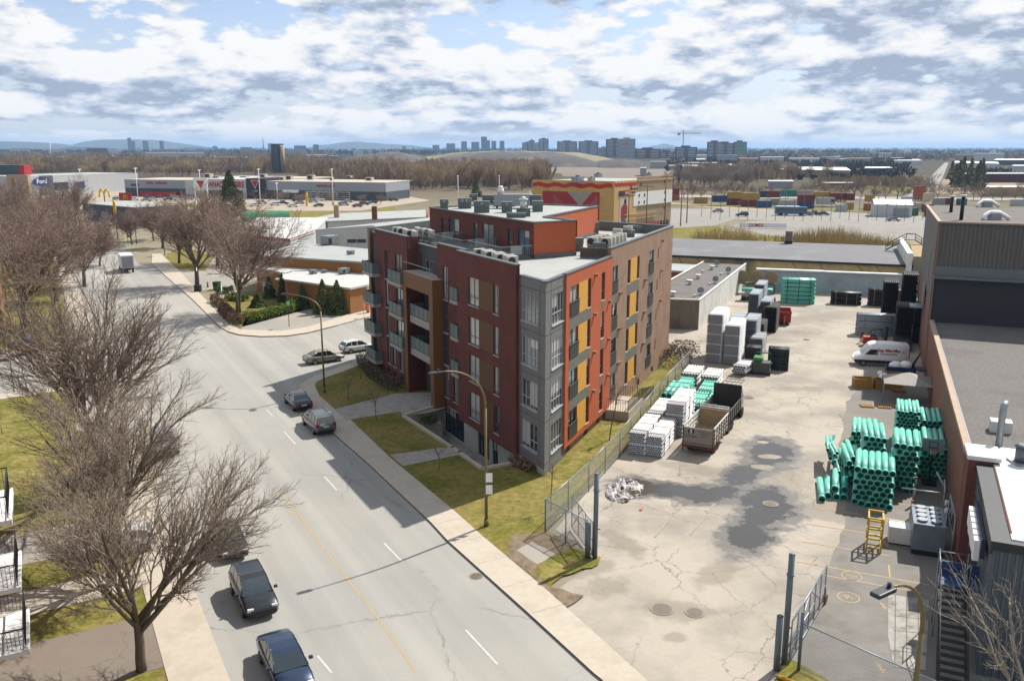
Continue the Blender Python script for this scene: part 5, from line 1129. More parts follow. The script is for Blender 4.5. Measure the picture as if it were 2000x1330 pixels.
# blue skip with sacks
p = G(1757,738);o = simple('blue_dumpster',(p.x,p.y,.04),108,'navy blue open dumpster heaped with white sacks in front of the van','dumpster')
m = MB();m.box(-1.5,1.5,-.85,-.78,.15,1.35);m.box(-1.5,1.5,.78,.85,.15,1.35);m.box(-1.5,-1.43,-.78,.78,.15,1.35);m.box(1.43,1.5,-.78,.78,.15,1.35);m.box(-1.43,1.43,-.78,.78,.15,.22);m.build('bin',pm('navy_steel','1d3a6e',.5,var=.08),o)
m = MB();m.sphere((-.5,0,1.3),.7,sc=(1.1,.9,.75));m.sphere((.5,.1,1.4),.65,sc=(1.1,1,.8));m.build('sacks',m_white,o);m = MB();m.tube((1.0,0,1.1),(1.9,.2,2.9),.16,.08,6);m.box(1.5,3.0,-.8,.8,1.1,1.18);m.build('scrap',m_dark,o); 
m = MB();m.box(-1.6,-1.5,-.8,.8,.1,.2);m.build('lip',m_galv,o)
# yellow rack
p = c5(780,380);o = simple('yellow_rack',(p.x,p.y,.04),22,'bright yellow steel ladder frame standing on the parking bays','steel frame');my = pm('rack_yellow','d9b32a',.5,var=.05)
for xx in (0,1.35):
    m = MB(); 
    for y in (-.42,.42): m.box(xx,xx+.1,y-.05,y+.05,0,2.3)
    for z in (.25,1.1,1.5,2.2): m.box(xx,xx+.1,-.37,.37,z,z+.1)
    m.build('upright',my,o)
m = MB()
for y in (-.42,.42):
    for z in (.3,1.2,2.15): m.box(.1,1.35,y-.05,y+.05,z,z+.1)
m.build('rail',my,o)
# white box and chillers
p = c5(985,300);o = simple('equipment_box',(p.x,p.y,.04),22,'white metal equipment cabinet beside the yellow frame','cabinet');m = MB();m.box(-.6,.6,-.8,.8,.1,1.2);m.build('cabinet',m_offw,o,bevel=.02);m = MB();m.box(-.55,.55,-.7,.7,0,.1);m.build('feet',m_dark,o)
m = MB();m.tube((.0,-.85,.4),(0,-1.0,.4),.3,k=14);m.build('hose_reel',m_dark,o)
p = c5(1165,330);o = simple('chiller',(p.x,p.y,.04),22,'large grey chiller unit with four fans inside the pipe rail','chiller');m = MB();m.box(-1.6,1.6,-.95,.95,.35,2.1);m.build('casing',pm('chiller_blue_grey','8e9aa6',.4,.4),o,bevel=.03)
for xx in (-1.05,-.35,.35,1.05):
    for yy in (-.4,.4): m = MB();m.tube((xx,yy,2.1),(xx,yy,2.25),.3,k=14);m.build('fan',m_galv,o)
m = MB();m.box(-1.5,-1.4,-.9,.9,0,.35);m.box(1.4,1.5,-.9,.9,0,.35);m.build('feet',m_dark,o)
o = simple('guard_rail',(p.x,p.y,.04),22,'silver pipe guard rail around the chiller','rail');m = MB()
for q in ((-1.9,-1.3),(1.9,-1.3)): m.tube((*q,0),(*q,3.0),.045,k=7)
m.tube((-1.9,-1.3,3.0),(1.9,-1.3,3.0),.045,k=7);m.tube((1.9,-1.3,3.0),(1.9,1.6,3.0),.045,k=7);m.tube((-1.9,-1.3,1.7),(1.9,-1.3,1.7),.04,k=7);m.build('rail',m_galv,o)
# bollards with red tops
for i in range(6):
    p = c5(1108-i*8,150) if 0 else G(1775+i*3.6,1025-i*24+12);o = simple('steel_bollard',p,0,'tall galvanised bollard with red band, number %s from the chiller' % ['one','two','three','four','five','six'][i],'bollard','bollards beside the brick wall')
    m = MB();m.tube((0,0,0),(0,0,1.25),.09,k=10);m.build('post',m_galv,o);m = MB();m.tube((0,0,1.25),(0,0,1.36),.095,k=10);m.build('band',m_red,o)
# gas meter pipework
p = G(1865,1010);o = simple('gas_pipework',(29.2,54.8,.04),22.8,'grey gas pipework against the brick wall','pipework');m = MB();m.path([(-2,-.4,.6),(0,-.4,.6),(1.5,-.4,.6),(2.5,-.4,1.6),(2.5,.2,2.6)],.09,8);m.path([(-1,-.7,0),(-1,-.7,1.2),(1,-.7,1.2),(1,-.7,0)],.06,8);m.path([(0,-.2,0),(0,-.2,2.4),(1.2,-.2,2.6)],.06,8);m.build('pipes',m_galv,o);m = MB();m.sphere((0,-.5,.8),.28);m.sphere((1.2,-.5,.9),.24);m.build('valves',m_offw,o)
# basketball hoop
p = G(1818,925);o = simple('basketball_hoop',(31.6,61.2,.04),202.5,'portable basketball hoop with grey backboard before the shaded pipes','basketball hoop')
m = MB();m.tube((-.5,0,.1),(-.2,0,3.3),.06,k=8);m.build('pole',m_dark,o);m = MB();m.box(-.9,.2,-.5,.5,0,.15);m.build('base',m_dark,o)
m = MB();m.box(.0,.05,-.75,.75,2.7,3.7);m.build('backboard',pm('backboard_grey','8fa3a6',.3),o);m = MB();m.box(.052,.06,-.32,.32,3.0,3.05);m.box(.052,.06,-.32,.32,3.42,3.47);m.box(.052,.06,-.32,-.27,3.05,3.42);m.box(.052,.06,.27,.32,3.05,3.42);m.build('target_square',m_dark,o)
m = MB();k = 16
m.path([(.05+.3+.28*math.cos(2*math.pi*i/k),.28*math.sin(2*math.pi*i/k),2.95) for i in range(k+1)],.03,6);m.build('rim',m_red,o);m = MB()
for i in range(10): a = 2*math.pi*i/10;m.tube((.35+.27*math.cos(a),.27*math.sin(a),2.95),(.35+.15*math.cos(a+.3),.15*math.sin(a+.3),2.5),.015,k=4)
m.build('net',m_white,o)
# white plank bench things
p = G(1690,840);o = simple('board',(p.x+.4,p.y-.8,.3),105,'pale board resting on blocks left of the green pipes','board');m = MB();m.box(-1.0,1.0,-.35,.35,.0,.08);m.build('board',m_lumber,o);m = MB();m.box(-.9,-.7,-.3,.3,-.26,0);m.box(.7,.9,-.3,.3,-.26,0);m.build('blocks',m_dark,o)
# yellow door guards on the warehouse corner
for i,(x,y) in enumerate(((1803,700),(1808,745))):
    p = G(x,y);o = simple('guard_post',(p.x+.3,p.y,.04),0,('tall yellow guard post by the warehouse corner behind the van','yellow guard post with a dark foot near the van')[i],'guard post','yellow guard posts');m = MB();m.tube((0,0,0),(0,0,3.2-i),.16,k=10);m.build('post',my,o);m = MB();m.tube((0,0,0),(0,0,.25),.35,k=10);m.build('foot',m_dark,o)
# ------------------------------------------------------------------ vehicles
CG = glassmat('car_glass',(.02,.028,.032),.04)
m_tyre = m_black;m_rim = pm('alloy','a5a8aa',.3,.7);m_tail = pm('tail_light','a01820',.25);m_head = pm('head_light','dfe3e6',.15);m_plate = pm('number_plate','d7dade',.5);m_trim = pm('trim_black','1d1e20',.5)
def paint(name,c,metal=.35):
    if name in MATS: return MATS[name]
    m = bpy.data.materials.new(name);m.use_nodes = True;b = m.node_tree.nodes['Principled BSDF'];b.inputs['Base Color'].default_value = (*H(c,.62),1)
    b.inputs['Metallic'].default_value = metal;b.inputs['Roughness'].default_value = .32;b.inputs['Coat Weight'].default_value = .8;b.inputs['Coat Roughness'].default_value = .05;MATS[name] = m;return m
# profile: (x, belt/hood z) body line; greenhouse (x, z) from rear to front
SHAPES = {
 'sedan': dict(L=4.7,W=1.82,body=[(-2.35,.55,.80),(-2.28,.35,1.0),(-1.75,.3,1.06),(-1.0,.28,.98),(0,.28,.95),(.9,.28,.93),(1.5,.28,.86),(2.1,.3,.76),(2.33,.4,.6)],gh=[(-1.75,1.04),(-1.05,1.40),(-.5,1.46),(.2,1.46),(.55,1.40),(1.25,.93)],wx=(-1.4,1.42),wr=.33),
 'minivan': dict(L=5.0,W=1.95,body=[(-2.5,.55,.95),(-2.46,.38,1.12),(-1.9,.3,1.12),(-1.0,.28,1.08),(0,.28,1.05),(1.0,.28,1.02),(1.7,.28,.96),(2.3,.3,.82),(2.5,.42,.62)],gh=[(-2.42,1.1),(-2.2,1.66),(-1.6,1.76),(0,1.77),(.6,1.68),(1.65,1.0)],wx=(-1.55,1.5),wr=.35),
 'suv': dict(L=4.75,W=1.9,body=[(-2.36,.6,.95),(-2.33,.42,1.12),(-1.8,.36,1.12),(-.9,.34,1.1),(0,.34,1.08),(.8,.34,1.06),(1.5,.34,1.0),(2.15,.38,.88),(2.36,.48,.7)],gh=[(-2.25,1.1),(-1.95,1.6),(-1.4,1.70),(-.1,1.70),(.35,1.62),(1.15,1.05)],wx=(-1.4,1.42),wr=.37),
 'hatch': dict(L=4.2,W=1.8,body=[(-2.08,.55,.85),(-2.05,.38,1.0),(-1.5,.3,1.02),(-.8,.28,.98),(0,.28,.96),(.8,.28,.94),(1.4,.28,.88),(1.9,.3,.78),(2.08,.4,.6)],gh=[(-2.0,1.0),(-1.65,1.38),(-1.1,1.47),(.0,1.47),(.35,1.40),(1.15,.93)],wx=(-1.28,1.28),wr=.32),
 'pickup': dict(L=5.6,W=1.98,body=[(-2.8,.6,1.1),(-2.75,.5,1.15),(-1.5,.42,1.15),(-.7,.4,1.13),(0,.4,1.12),(.9,.4,1.1),(1.7,.4,1.08),(2.5,.45,.98),(2.8,.55,.8)],gh=[(-.8,1.12),(-.7,1.72),(-.3,1.82),(.5,1.82),(.8,1.76),(1.45,1.1)],wx=(-1.75,1.75),wr=.4),
}
def car(kind,paintm,label,cat='car',group=None,name=None,rails=False,rim=None):
    S = SHAPES[kind];o = empty(name or 'parked_car',(0,0,0),0,label,cat,group);hw = S['W']/2
    m = MB();rings = [];nB = len(S['body'])
    for i,(x,zb,zt) in enumerate(S['body']):
        e = min(i,nB-1-i);tw = (1,.92)[0] if e > 1 else (.80 if e == 0 else .955);w = hw*tw
        zs = zt;pts = [(x,-w*.55,zb),(x,-w*.95,zb+.05),(x,-w,zb+.25 if e else zb+.1),(x,-w*.985,(zb+zt)/2+.08),(x,-w*.93,zt-.05),(x,-w*.80,zt),(x,-w*.35,zt+.025)]
        pts = pts+[(p[0],-p[1],p[2]) for p in pts[::-1]];rings.append(m._a(pts))
    k = 14
    for a,b in zip(rings,rings[1:]):
        for j in range(k): q = (j+1) % k;m.face((a+j,a+q,b+q,b+j),0,True)
    m.face([rings[0]+j for j in range(k)]);m.face([rings[-1]+j for j in range(k-1,-1,-1)]);m.build('body',paintm,o)
    # greenhouse
    g = S['gh'];zbelt = g[0][1];zroof = max(z for _,z in g);n = len(g);m = MB();rr = []
    def wid(z): t = (z-.95)/(zroof-.95+1e-6);return hw*(.90-.17*max(0,min(1,t)))
    m2 = MB()
    top = [(x,z) for x,z in g]
    for i in range(n-1):
        (x0,z0),(x1,z1) = g[i],g[i+1];w0,w1 = wid(z0),wid(z1)
        steep = abs(z1-z0) > .13;tgt = m if steep else m2
        tgt.poly([(x0,-w0,z0),(x0,w0,z0),(x1,w1,z1),(x1,-w1,z1)])
        for sg in (-1,1):
            wb = wid(zbelt-.1)
            m.poly([(x0,sg*w0,z0),(x1,sg*w1,z1),(x1,sg*wb,.9),(x0,sg*wb,.9)])
    m.build('window',CG,o)
    # roof skin with slight crown and pillars
    m2.build('roof',paintm,o);m = MB()
    for sg in (-1,1):
        for i in range(n-1):
            (x0,z0),(x1,z1) = g[i],g[i+1];m.tube((x0,sg*wid(z0)*.985,z0),(x1,sg*wid(z1)*.985,z1),.035,k=5)
        zm = zroof-.03
        xs = [g[2][0]+(g[-2][0]-g[2][0])*t for t in ((.02,.55) if kind not in ('minivan',) else (.02,.4,.78))]
        for x in xs: m.poly([(x-.045,sg*(wid(zm)+.012),zm),(x+.045,sg*(wid(zm)+.012),zm),(x+.06,sg*(wid(.95)+.012),.95),(x-.06,sg*(wid(.95)+.012),.95)])
    m.build('pillar',paintm,o)
    for wx in S['wx']:
        for sg in (-1,1):
            m = MB();m.tube((wx,sg*(hw-.24),S['wr']),(wx,sg*(hw+.005),S['wr']),S['wr'],k=18);w = m.build('wheel',m_tyre,o)
            m = MB();m.tube((wx,sg*(hw-.01),S['wr']),(wx,sg*(hw+.02),S['wr']),S['wr']*.62,k=12,sm=False)
            m.build('rim',rim or m_rim,w)
            m = MB(); 
    xr,xf = S['body'][0][0],S['body'][-1][0];zr = S['body'][0][2]
    for sg in (-1,1):
        m = MB();z1 = zr+.02 if kind != 'minivan' else 1.15;a = xr-.012;m.box(a,a+.22,sg*hw*.60 if sg > 0 else -hw*.94,hw*.94 if sg > 0 else -hw*.60,z1-.26,z1);m.build('tail_light',m_tail,o,bevel=.03)
        m = MB();z1 = S['body'][-2][2]-.05;m.box(xf-.20,xf-.02,sg*hw*.50 if sg > 0 else -hw*.86,hw*.86 if sg > 0 else -hw*.50,z1-.17,z1);m.build('headlight',m_head,o,bevel=.03)
        m = MB();xm = g[-1][0]-.30;m.box(xm-.1,xm+.06,sg*(hw+.02) if sg > 0 else -(hw+.22),(hw+.22) if sg > 0 else -(hw+.02),1.0,1.15);m.build('mirror',paintm,o,bevel=.03)
    m = MB();m.box(xr-.03,xr+.05,-.26,.26,zr-.16,zr-.02);m.build('number_plate',m_plate,o)
    m = MB();m.box(xr-.04,xr+.1,-hw*.75,hw*.75,.38,.52);m.build('rear_bumper',m_trim,o);m = MB();m.box(xf-.12,xf+.03,-hw*.6,hw*.6,.36,.56);m.build('grille',m_trim,o)
    if rails: 
        for sg in (-1,1): m = MB();m.tube((g[2][0],sg*.62,zroof+.06),(g[-2][0]-.1,sg*.62,zroof+.06),.025,k=6);m.build('roof_rail',m_rim,o)
    if kind == 'pickup':
        m = MB();m.box(-2.7,-.95,-hw*.84,hw*.84,.72,1.185);m.build('bed_liner',m_trim,o)
    return o
CP = {}
def place_car(kind,pm_,label,x,y,az,z=.006,group=None,**k):
    key = (kind,pm_.name)
    if key in CP: o = copy_tree(CP[key],label,group=group)
    else: o = car(kind,pm_,label,group=group,**k);CP[key] = o
    o.location = (x,y,z);o.rotation_euler = (0,0,R(90-az));return o
def at(px,dx=0,dy=0): p = G(*px);return p.x+dx,p.y+dy
pt = {n: paint('paint_'+n,c) for n,c in dict(grey='6b6f70',navy='1f2b3a',gold='a39c86',black='1e2226',dkblue='1b3556',silver='a5abb0',orange='c8602a',red='7d1f24',beige='9d9788').items()};pt['white'] = paint('paint_white','e4e6e8',0)
sA = dirv(-29)
place_car('minivan',pt['grey'],'dark grey minivan with roof rails parked behind the dark blue sedan',*at((622,836)),-29,rails=True)
place_car('sedan',pt['navy'],'dark blue sedan parked in front of the grey minivan',*at((582,793)),-29)
place_car('sedan',pt['gold'],'pale gold sedan parked at the corner behind the white hatchback',*at((633,707)),58)
place_car('hatch',pt['white'],'white hatchback parked beside the apartment building corner',*at((697,686)),52)
def lk(t,off): return kr(t,-KW+off)
place_car('sedan',pt['black'],'black sedan parked at the left kerb, farthest of the dark three',*at((437,1082),0,1),151)
place_car('suv',pt['black'],'black four by four parked in the middle of the dark three under the tree',*at((490,1185),0,.6),151)
place_car('sedan',pt['dkblue'],'shiny dark blue sedan at the bottom edge of the street',*at((556,1318),0,.2),151)
place_car('suv',pt['silver'],'silver car parked at the left kerb under the second tree',*at((322,878)),151)
place_car('hatch',pt['white'],'white hatchback parked on the driveway behind the tree trunk',*at((235,1078)),245,z=.1)
place_car('sedan',pt['black'],'dark sedan on the driveway by the big trunk',*at((185,950)),245,z=.1)
place_car('suv',pt['orange'],'orange car with a blue roof box on the cross street',*at((60,690)),52,z=.006)
place_car('sedan',pt['white'],'white sedan cut by the left edge on the cross street',*at((-12,706)),52)
o = empty('roof_box',(*at((62,690)),1.78),52,'bright blue bundle strapped on the orange car','roof box');m = MB();m.sphere((-.6,0,.15),.55,sc=(1.5,1,.5));m.build('bundle',pm('roof_box_blue','2f7fc4',.5),o);m = MB();m.box(-.7,-.62,-.6,.6,-.05,.45);m.build('strap',m_trim,o)
place_car('sedan',pt['white'],'white car seen through the branches left of the road',*at((97,552)),60,z=.06)
place_car('pickup',pt['white'],'white pickup in front of the dark restaurant building',*at((203,443)),60,z=.02)
place_car('suv',pt['dkblue'],'dark blue car partly hidden behind the big tree at the car park',*at((418,480)),60,z=.05)
# far car park
PK = [(498,404,'white','sedan'),(512,398,'beige','suv'),(537,402,'white','sedan'),(552,400,'black','pickup'),(572,405,'white','sedan'),(585,399,'silver','sedan'),(580,394,'black','suv'),(622,404,'navy','sedan'),(612,396,'silver','suv'),(624,393,'white','suv'),(672,402,'silver','minivan'),(698,405,'red','sedan'),(712,401,'black','suv'),(680,396,'beige','sedan'),(769,393,'black','suv'),(728,398,'navy','sedan'),
 (290,388,'navy','suv'),(300,393,'white','suv'),(312,388,'black','sedan'),(328,392,'black','suv'),(340,387,'beige','sedan'),(348,392,'white','sedan'),(358,388,'red','sedan'),(368,391,'silver','suv'),(332,384,'silver','sedan'),(285,393,'silver','sedan'),(372,386,'navy','sedan'),(230,392,'silver','suv'),(262,392,'white','sedan'),(20,360,'white','minivan'),(40,362,'silver','suv'),(140,376,'white','suv'),(155,374,'red','sedan'),(170,377,'silver','sedan')]
cn = dict(navy='dark blue',dkblue='deep blue')
seen = {}
for i,(x,y,c,kd) in enumerate(PK):
    zone = 'right half of store car park' if x > 480 else ('left half of store car park' if x > 220 else 'before the white dealership')
    nb = sorted([q for q in PK if q is not PK[i]],key=lambda q: abs(q[0]-x)+abs(q[1]-y)*3)[0]
    place_car(kd,pt[c],'%s %s, %s, %s beside a %s %s' % (cn.get(c,c),kd,('front row' if y > 398 or (x < 400 and y > 389) else 'back row'),zone,cn.get(nb[2],nb[2]),nb[3]),*at((x,y)),random.choice((60,62,240)),z=.06,group='cars in the store car park')
for i,(x,y,c,kd,az,lb) in enumerate(((1402,415,'silver','sedan',280,'silver sedan on the highway at the bend'),(1449,423,'black','suv',280,'black car on the highway near the containers'),(1528,420,'black','sedan',280,'black sedan on the highway ahead of the bus'),(1587,420,'red','hatch',280,'red car on the highway'),(1608,421,'navy','sedan',100,'dark blue sedan on the highway right of the red car'),(1745,432,'silver','sedan',100,'silver sedan alone on the highway at the right'),(1575,421,'beige','sedan',280,'beige sedan on the highway left of the red car'),(1883,372,'white','suv',20,'white car by the pale building on the right'),(1872,348,'white','pickup',110,'white van-like pickup by the dark red building'))):
    place_car(kd,pt[c],lb,*at((x,y)),az,z=.06,group='distant cars')
# box truck on the road
p = G(247,529);o = empty('box_truck',(p.x,p.y,.006),-29,'white box truck driving away on the main street','truck')
m = MB();m.box(-4.0,1.5,-1.2,1.2,1.0,3.6);m.build('cargo_box',m_offw,o,bevel=.03);m = MB();m.box(-4.03,-4.0,-1.05,1.05,1.1,3.3);m.build('roller_door',m_galv,o);m = MB();m.box(1.6,3.6,-1.05,1.05,.5,1.5);m.taper(1.6,3.2,-1.0,1.0,1.5,2.5,.25,.12);m.build('cab',m_white,o,bevel=.06)
m = MB();m.box(-3.9,3.2,-.5,.5,.55,.95);m.build('chassis',m_trim,o)
for xx,yy in ((-2.9,-1),(-2.9,1),(2.6,-1),(2.6,1)): m = MB();m.tube((xx,yy-.16,.45),(xx,yy+.16,.45),.45,k=14);m.build('wheel',m_black,o)
for yy in (-1.05,1.05): m = MB();m.box(-4.06,-4.0,yy-.1,yy+.1,.75,1.0);m.build('tail_light',m_tail,o)
# white van with lettering
p = G(1716,716);va = 113-8+180
o = empty('delivery_van',(p.x+.3,p.y+.6,.036),283,'white high roofed van with red lettering parked in the yard','van')
prof = [(-2.95,.5,2.55),(-2.9,.45,2.68),(-1.0,.42,2.78),(.9,.42,2.75),(1.35,.42,2.55),(2.15,.45,1.45),(2.85,.5,1.15),(3.0,.55,.85)]
m = MB();rings = []
for i,(x,zb,zt) in enumerate(prof):
    w = .98*(.9 if i in (0,len(prof)-1) else 1);top_in = .86 if zt > 1.5 else .94
    zmid = min(zt-.12,1.35);pts = [(x,-w*.9,zb),(x,-w,zb+.2),(x,-w,zmid),(x,-w*(top_in+.03),zt-.12),(x,-w*top_in*.93,zt),(x,-w*.3,zt+.03)]
    pts = pts+[(q[0],-q[1],q[2]) for q in pts[::-1]];rings.append(m._a(pts))
for a,b in zip(rings,rings[1:]):
    for j in range(12): q = (j+1) % 12;m.face((a+j,a+q,b+q,b+j),0,True)
m.face([rings[0]+j for j in range(12)]);m.face([rings[-1]+j for j in range(11,-1,-1)]);m.build('body',m_white,o)
m = MB();m.poly([(1.42,-.8,2.47),(1.42,.8,2.47),(2.14,.88,1.5),(2.14,-.88,1.5)]);m.v = [(a+.03,b,c+.03) for a,b,c in m.v];m.build('windscreen',CG,o)
for sg in (-1,1):
    m = MB();y = sg*.992;m.poly([(.45,sg*.93,2.05),(1.25,sg*.93,2.05),(1.85,y,1.42),(.45,y,1.42)]);m.build('side_window',CG,o)
    m = MB();m.box(-2.8,2.9,y-.02*sg if sg > 0 else y,y+.02 if sg > 0 else y+.02,.42,.78);m.build('side_trim',m_trim,o)
    m = MB();m.box(-3.0,-2.9,y-.12 if sg > 0 else y,y if sg > 0 else y+.12,1.2,1.8);m.build('tail_light',m_tail,o);m = MB();m.box(2.72,2.93,y*.75-.15,y*.75+.15,.95,1.15);m.build('headlight',m_head,o)
    for wx in (-1.9,1.95):
        m = MB();m.tube((wx,sg*.75,.36),(wx,sg*1.0,.36),.36,k=16);w = m.build('wheel',m_tyre,o);m = MB();m.tube((wx,sg*.99,.36),(wx,sg*1.02,.36),.22,k=12,sm=False);m.build('rim',m_rim,w)
Tv = Matrix(((-1,0,0,0),(0,-1,0,0),(0,0,1,0),(0,0,0,1)))
# lettering on the side that faces the camera (local +y side after the turn): reading left to right is from nose to tail
T_side = Matrix(((-1,0,0,-.75),(0,0,1,1.0),(0,1,0,1.98),(0,0,0,1)))
text('Gaz Mét-Mar',.48,m_red,o,T_side,'lettering',.01,bold=.012);T2 = T_side.copy();T2[2][3] = 1.55;text('514.355.8843',.34,m_red,o,T2,'lettering',.01);T3 = T_side.copy();T3[0][3] = -2.25;T3[2][3] = 1.86;text('inc',.2,m_trim,o,T3,'lettering',.01)
m = MB()
for i in range(14): a = i/13*2*math.pi*.8+.6;b_ = (i+1)/13*2*math.pi*.8+.6;m.tube((-2.45+.16*math.cos(a),1.0,2.0+.22*math.sin(a)),(-2.45+.16*math.cos(b_),1.0,2.0+.22*math.sin(b_)),.02,k=4)
m.build('flame_emblem',m_red,o)
# stake trucks
m_stake = pm('weathered_board','a79a8b',.8,var=.12,scale=2);m_ply = pm('worn_ply','b59a76',.8,var=.15,scale=2);m_rr = pm('oxide_frame','5a2f28',.7)
TA = 27
p = G(1363,893);o = empty('stake_trailer',(p.x,p.y+.3,.036),TA,'open stake bed trailer with lettered rear board parked by the white pipes','trailer')
m = MB();m.box(0,5.2,-1.3,1.3,.95,1.08);m.build('deck',m_ply,o)
m = MB();m.box(0.0,.07,-1.25,1.25,.85,2.35);m.build('rear_board',m_stake,o);m = MB();m.box(5.1,5.18,-1.25,1.25,1.05,2.6);m.build('head_board',m_ply,o)
for sg in (-1,1):
    m = MB()
    for z in (1.2,1.55,1.9,2.2): m.box(.1,5.1,sg*1.27-.02,sg*1.27+.02,z,z+.14)
    m.box(.1,5.1,sg*1.27-.04,sg*1.27+.04,2.42,2.5);sb = m.build('side_boards',m_offw,o);m = MB()
    for i in range(7): x = .15+i*.8;m.box(x,x+.07,sg*1.32-.03,sg*1.32+.03,.9,2.45)
    m.build('stakes',m_rr if sg < 0 else m_stake,o)
m = MB();m.tube((5.15,-1.25,2.75),(5.15,1.25,2.75),.04,k=6);m.tube((5.15,-1.25,2.95),(5.15,1.25,2.95),.04,k=6)
for y in (-1.25,-.4,.4,1.25): m.tube((5.15,y,2.6),(5.15,y,2.95),.04,k=6)
m.build('ladder_rack',m_white,o)
m = MB();m.box(-.05,0,-1.3,-1.22,.3,2.4);m.box(-.05,0,1.22,1.3,.3,2.4);m.box(-.06,.0,-1.3,1.3,.62,.84);m.build('rear_frame',m_rr,o)
for yy in (-1.0,1.0):
    m = MB();m.box(-.08,-.062,yy-.2,yy+.2,.66,.78);m.build('tail_light',m_tail,o)
    for xx in (1.4,2.4): m = MB();m.tube((xx,yy-.15,.42),(xx,yy+.15,.42),.42,k=14);m.build('wheel',m_black,o)
m = MB();m.box(.3,5.5,-.4,.4,.6,.95);m.build('chassis',m_trim,o)
Tt = Matrix(((0,0,-1,-.01),(-1,0,0,.6),(0,1,0,2.0),(0,0,0,1)))
m = MB();m.box(-.012,0,.35,.85,1.85,2.2);m.build('logo_square',pm('logo_navy','17245a',.5),o);q = Tt.copy();q[0][3] = -.022;q[2][3] = 2.02;text('S',.42,m_white,o,q,'logo_letter',.005,bold=.01)
q = Tt.copy();q[2][3] = 1.6;text('SUTTON',.26,m_dark,o,q,'lettering',.005); 
for i,(t,s,z) in enumerate((('GROUPE SUTTON',.13,2.08),('IMMOBILIA',.13,1.88),('514 364-3315',.11,1.68))):
    q = Tt.copy();q[1][3] = -.5;q[2][3] = z;text(t,s,m_dark,o,q,'lettering',.004)
m = MB();m.box(.6,1.4,.2,1.0,1.1,1.35);m.build('toolbox',pm('tool_orange','d9862c',.6),o); 
oc = empty('traffic_cone',(*((o.matrix_basis @ Vector((.9,.55,1.35)))[:2]),1.39),0,'orange traffic cone lying in the trailer with the lettered board','traffic cone');m = MB();m.tube((0,0,.03),(0,0,.6),.2,.04,10);m.box(-.22,.22,-.22,.22,0,.03);m.build('cone',pm('cone_orange','e8601c',.5),oc);m = MB();m.tube((0,0,.25),(0,0,.38),.145,.1,10);m.build('band',m_white,oc)
p = G(1398,850);o = empty('dump_truck',(p.x-.2,p.y+.3,.036),TA,'empty dump truck with grey tailgate, black headboard and navy cab','truck')
m = MB();m.box(0,5.0,-1.3,1.3,1.1,1.2);m.build('bed',m_ply,o);m = MB();m.box(-.02,.08,-1.3,1.3,.95,2.5);m.build('tailgate',pm('tailgate_grey','8b877e',.6,.2,var=.15,scale=1.5),o)
for sg in (-1,1):
    m = MB();m.box(.1,5.0,sg*1.3-.04,sg*1.3+.04,1.2,2.2);m.build('side_board',pm('side_steel','716b62',.6,.2,var=.15),o)
    m = MB();m.box(-.06,.02,sg*1.3-.07,sg*1.3+.07,.8,2.7)
    for i in range(6): m.box(.5+i*.8,.6+i*.8,sg*1.36-.03,sg*1.36+.03,1.1,2.25)
    m.build('stakes',m_trim,o)
    m = MB();m.box(-.08,-.025,sg*.8-.3,sg*.8+.3,1.05,1.12);m.build('reflector',m_red,o)
    for xx in (.9,2.0,6.2): m = MB();m.tube((xx,sg*1.05-.2,.5),(xx,sg*1.05+.2,.5),.5,k=14);m.build('wheel',m_black,o)
m = MB();m.box(4.9,5.0,-1.3,1.3,1.2,3.4);m.build('head_board',m_trim,o);m = MB();m.box(.2,7.4,-.45,.45,.6,1.05);m.build('chassis',m_trim,o)
m = MB();m.box(5.3,6.9,-1.1,1.1,.7,2.0);m.taper(5.3,6.9,-1.1,1.1,2.0,2.8,.15,.12);m.box(6.9,7.9,-.95,.95,.7,1.7);m.build('cab',paint('cab_navy','1f3158'),o,bevel=.06);m = MB();m.box(6.85,6.93,-.9,.9,2.02,2.6);m.build('windscreen',CG,o)
m = MB()
for yy in (-.8,-.4,0,.4,.8): m.tube((5.1,yy,3.1),(8.3,yy,3.0),.04,k=5)
for xx in (5.2,6.2,7.2,8.2): m.tube((xx,-.9,3.05),(xx,.9,3.05),.04,k=5)
m.build('ladder_rack',pm('rack_olive','6a7060',.6),o)
# bus on highway
p = G(1544,421);o = empty('bus',(p.x,p.y,.06),100,'blue and white articulated bus on the highway','bus');m = MB();m.box(-5.8,5.8,-1.25,1.25,.5,3.2);m.build('body',pm('bus_blue','3b7fb0',.4),o,bevel=.1);m = MB();m.box(-5.3,5.3,-1.27,-1.25,1.5,2.6);m.build('window',CG,o);m = MB();m.box(-5.6,3,-1,1,3.2,3.4);m.build('roof_unit',m_white,o)
for xx in (-3.6,3.4): m = MB();m.tube((xx,-1.27,.5),(xx,1.27,.5),.5,k=12);m.build('wheel',m_black,o)
# forklift
p = G(1708,676);o = empty('forklift',(p.x+.3,p.y,.036),100,'orange forklift with a driver facing the black bundles','forklift')
mo = pm('forklift_orange','d2491e',.5,var=.05);m = MB();m.taper(-1.9,-.3,-.6,.6,.35,1.25,.12,.08);m.box(-.3,.8,-.55,.55,.35,.8);m.build('body',mo,o,bevel=.05)
m = MB()
for y in (-.5,.5): m.tube((-1.0,y,1.2),(-.9,y,2.2),.04,k=6);m.tube((.8,y,.8),(.4,y,2.2),.04,k=6);m.tube((-.9,y,2.2),(.4,y,2.2),.04,k=6)
for x in (-.9,-.5,-.1,.4): m.tube((x,-.5,2.2),(x,.5,2.2),.03,k=6)
m.build('overhead_guard',m_trim,o);m = MB()
for y in (-.35,.35): m.box(.95,1.1,y-.06,y+.06,.1,2.7)
for z in (.3,1.2,2.6): m.box(.97,1.08,-.29,.29,z,z+.1)
m.build('mast',m_trim,o);m = MB()
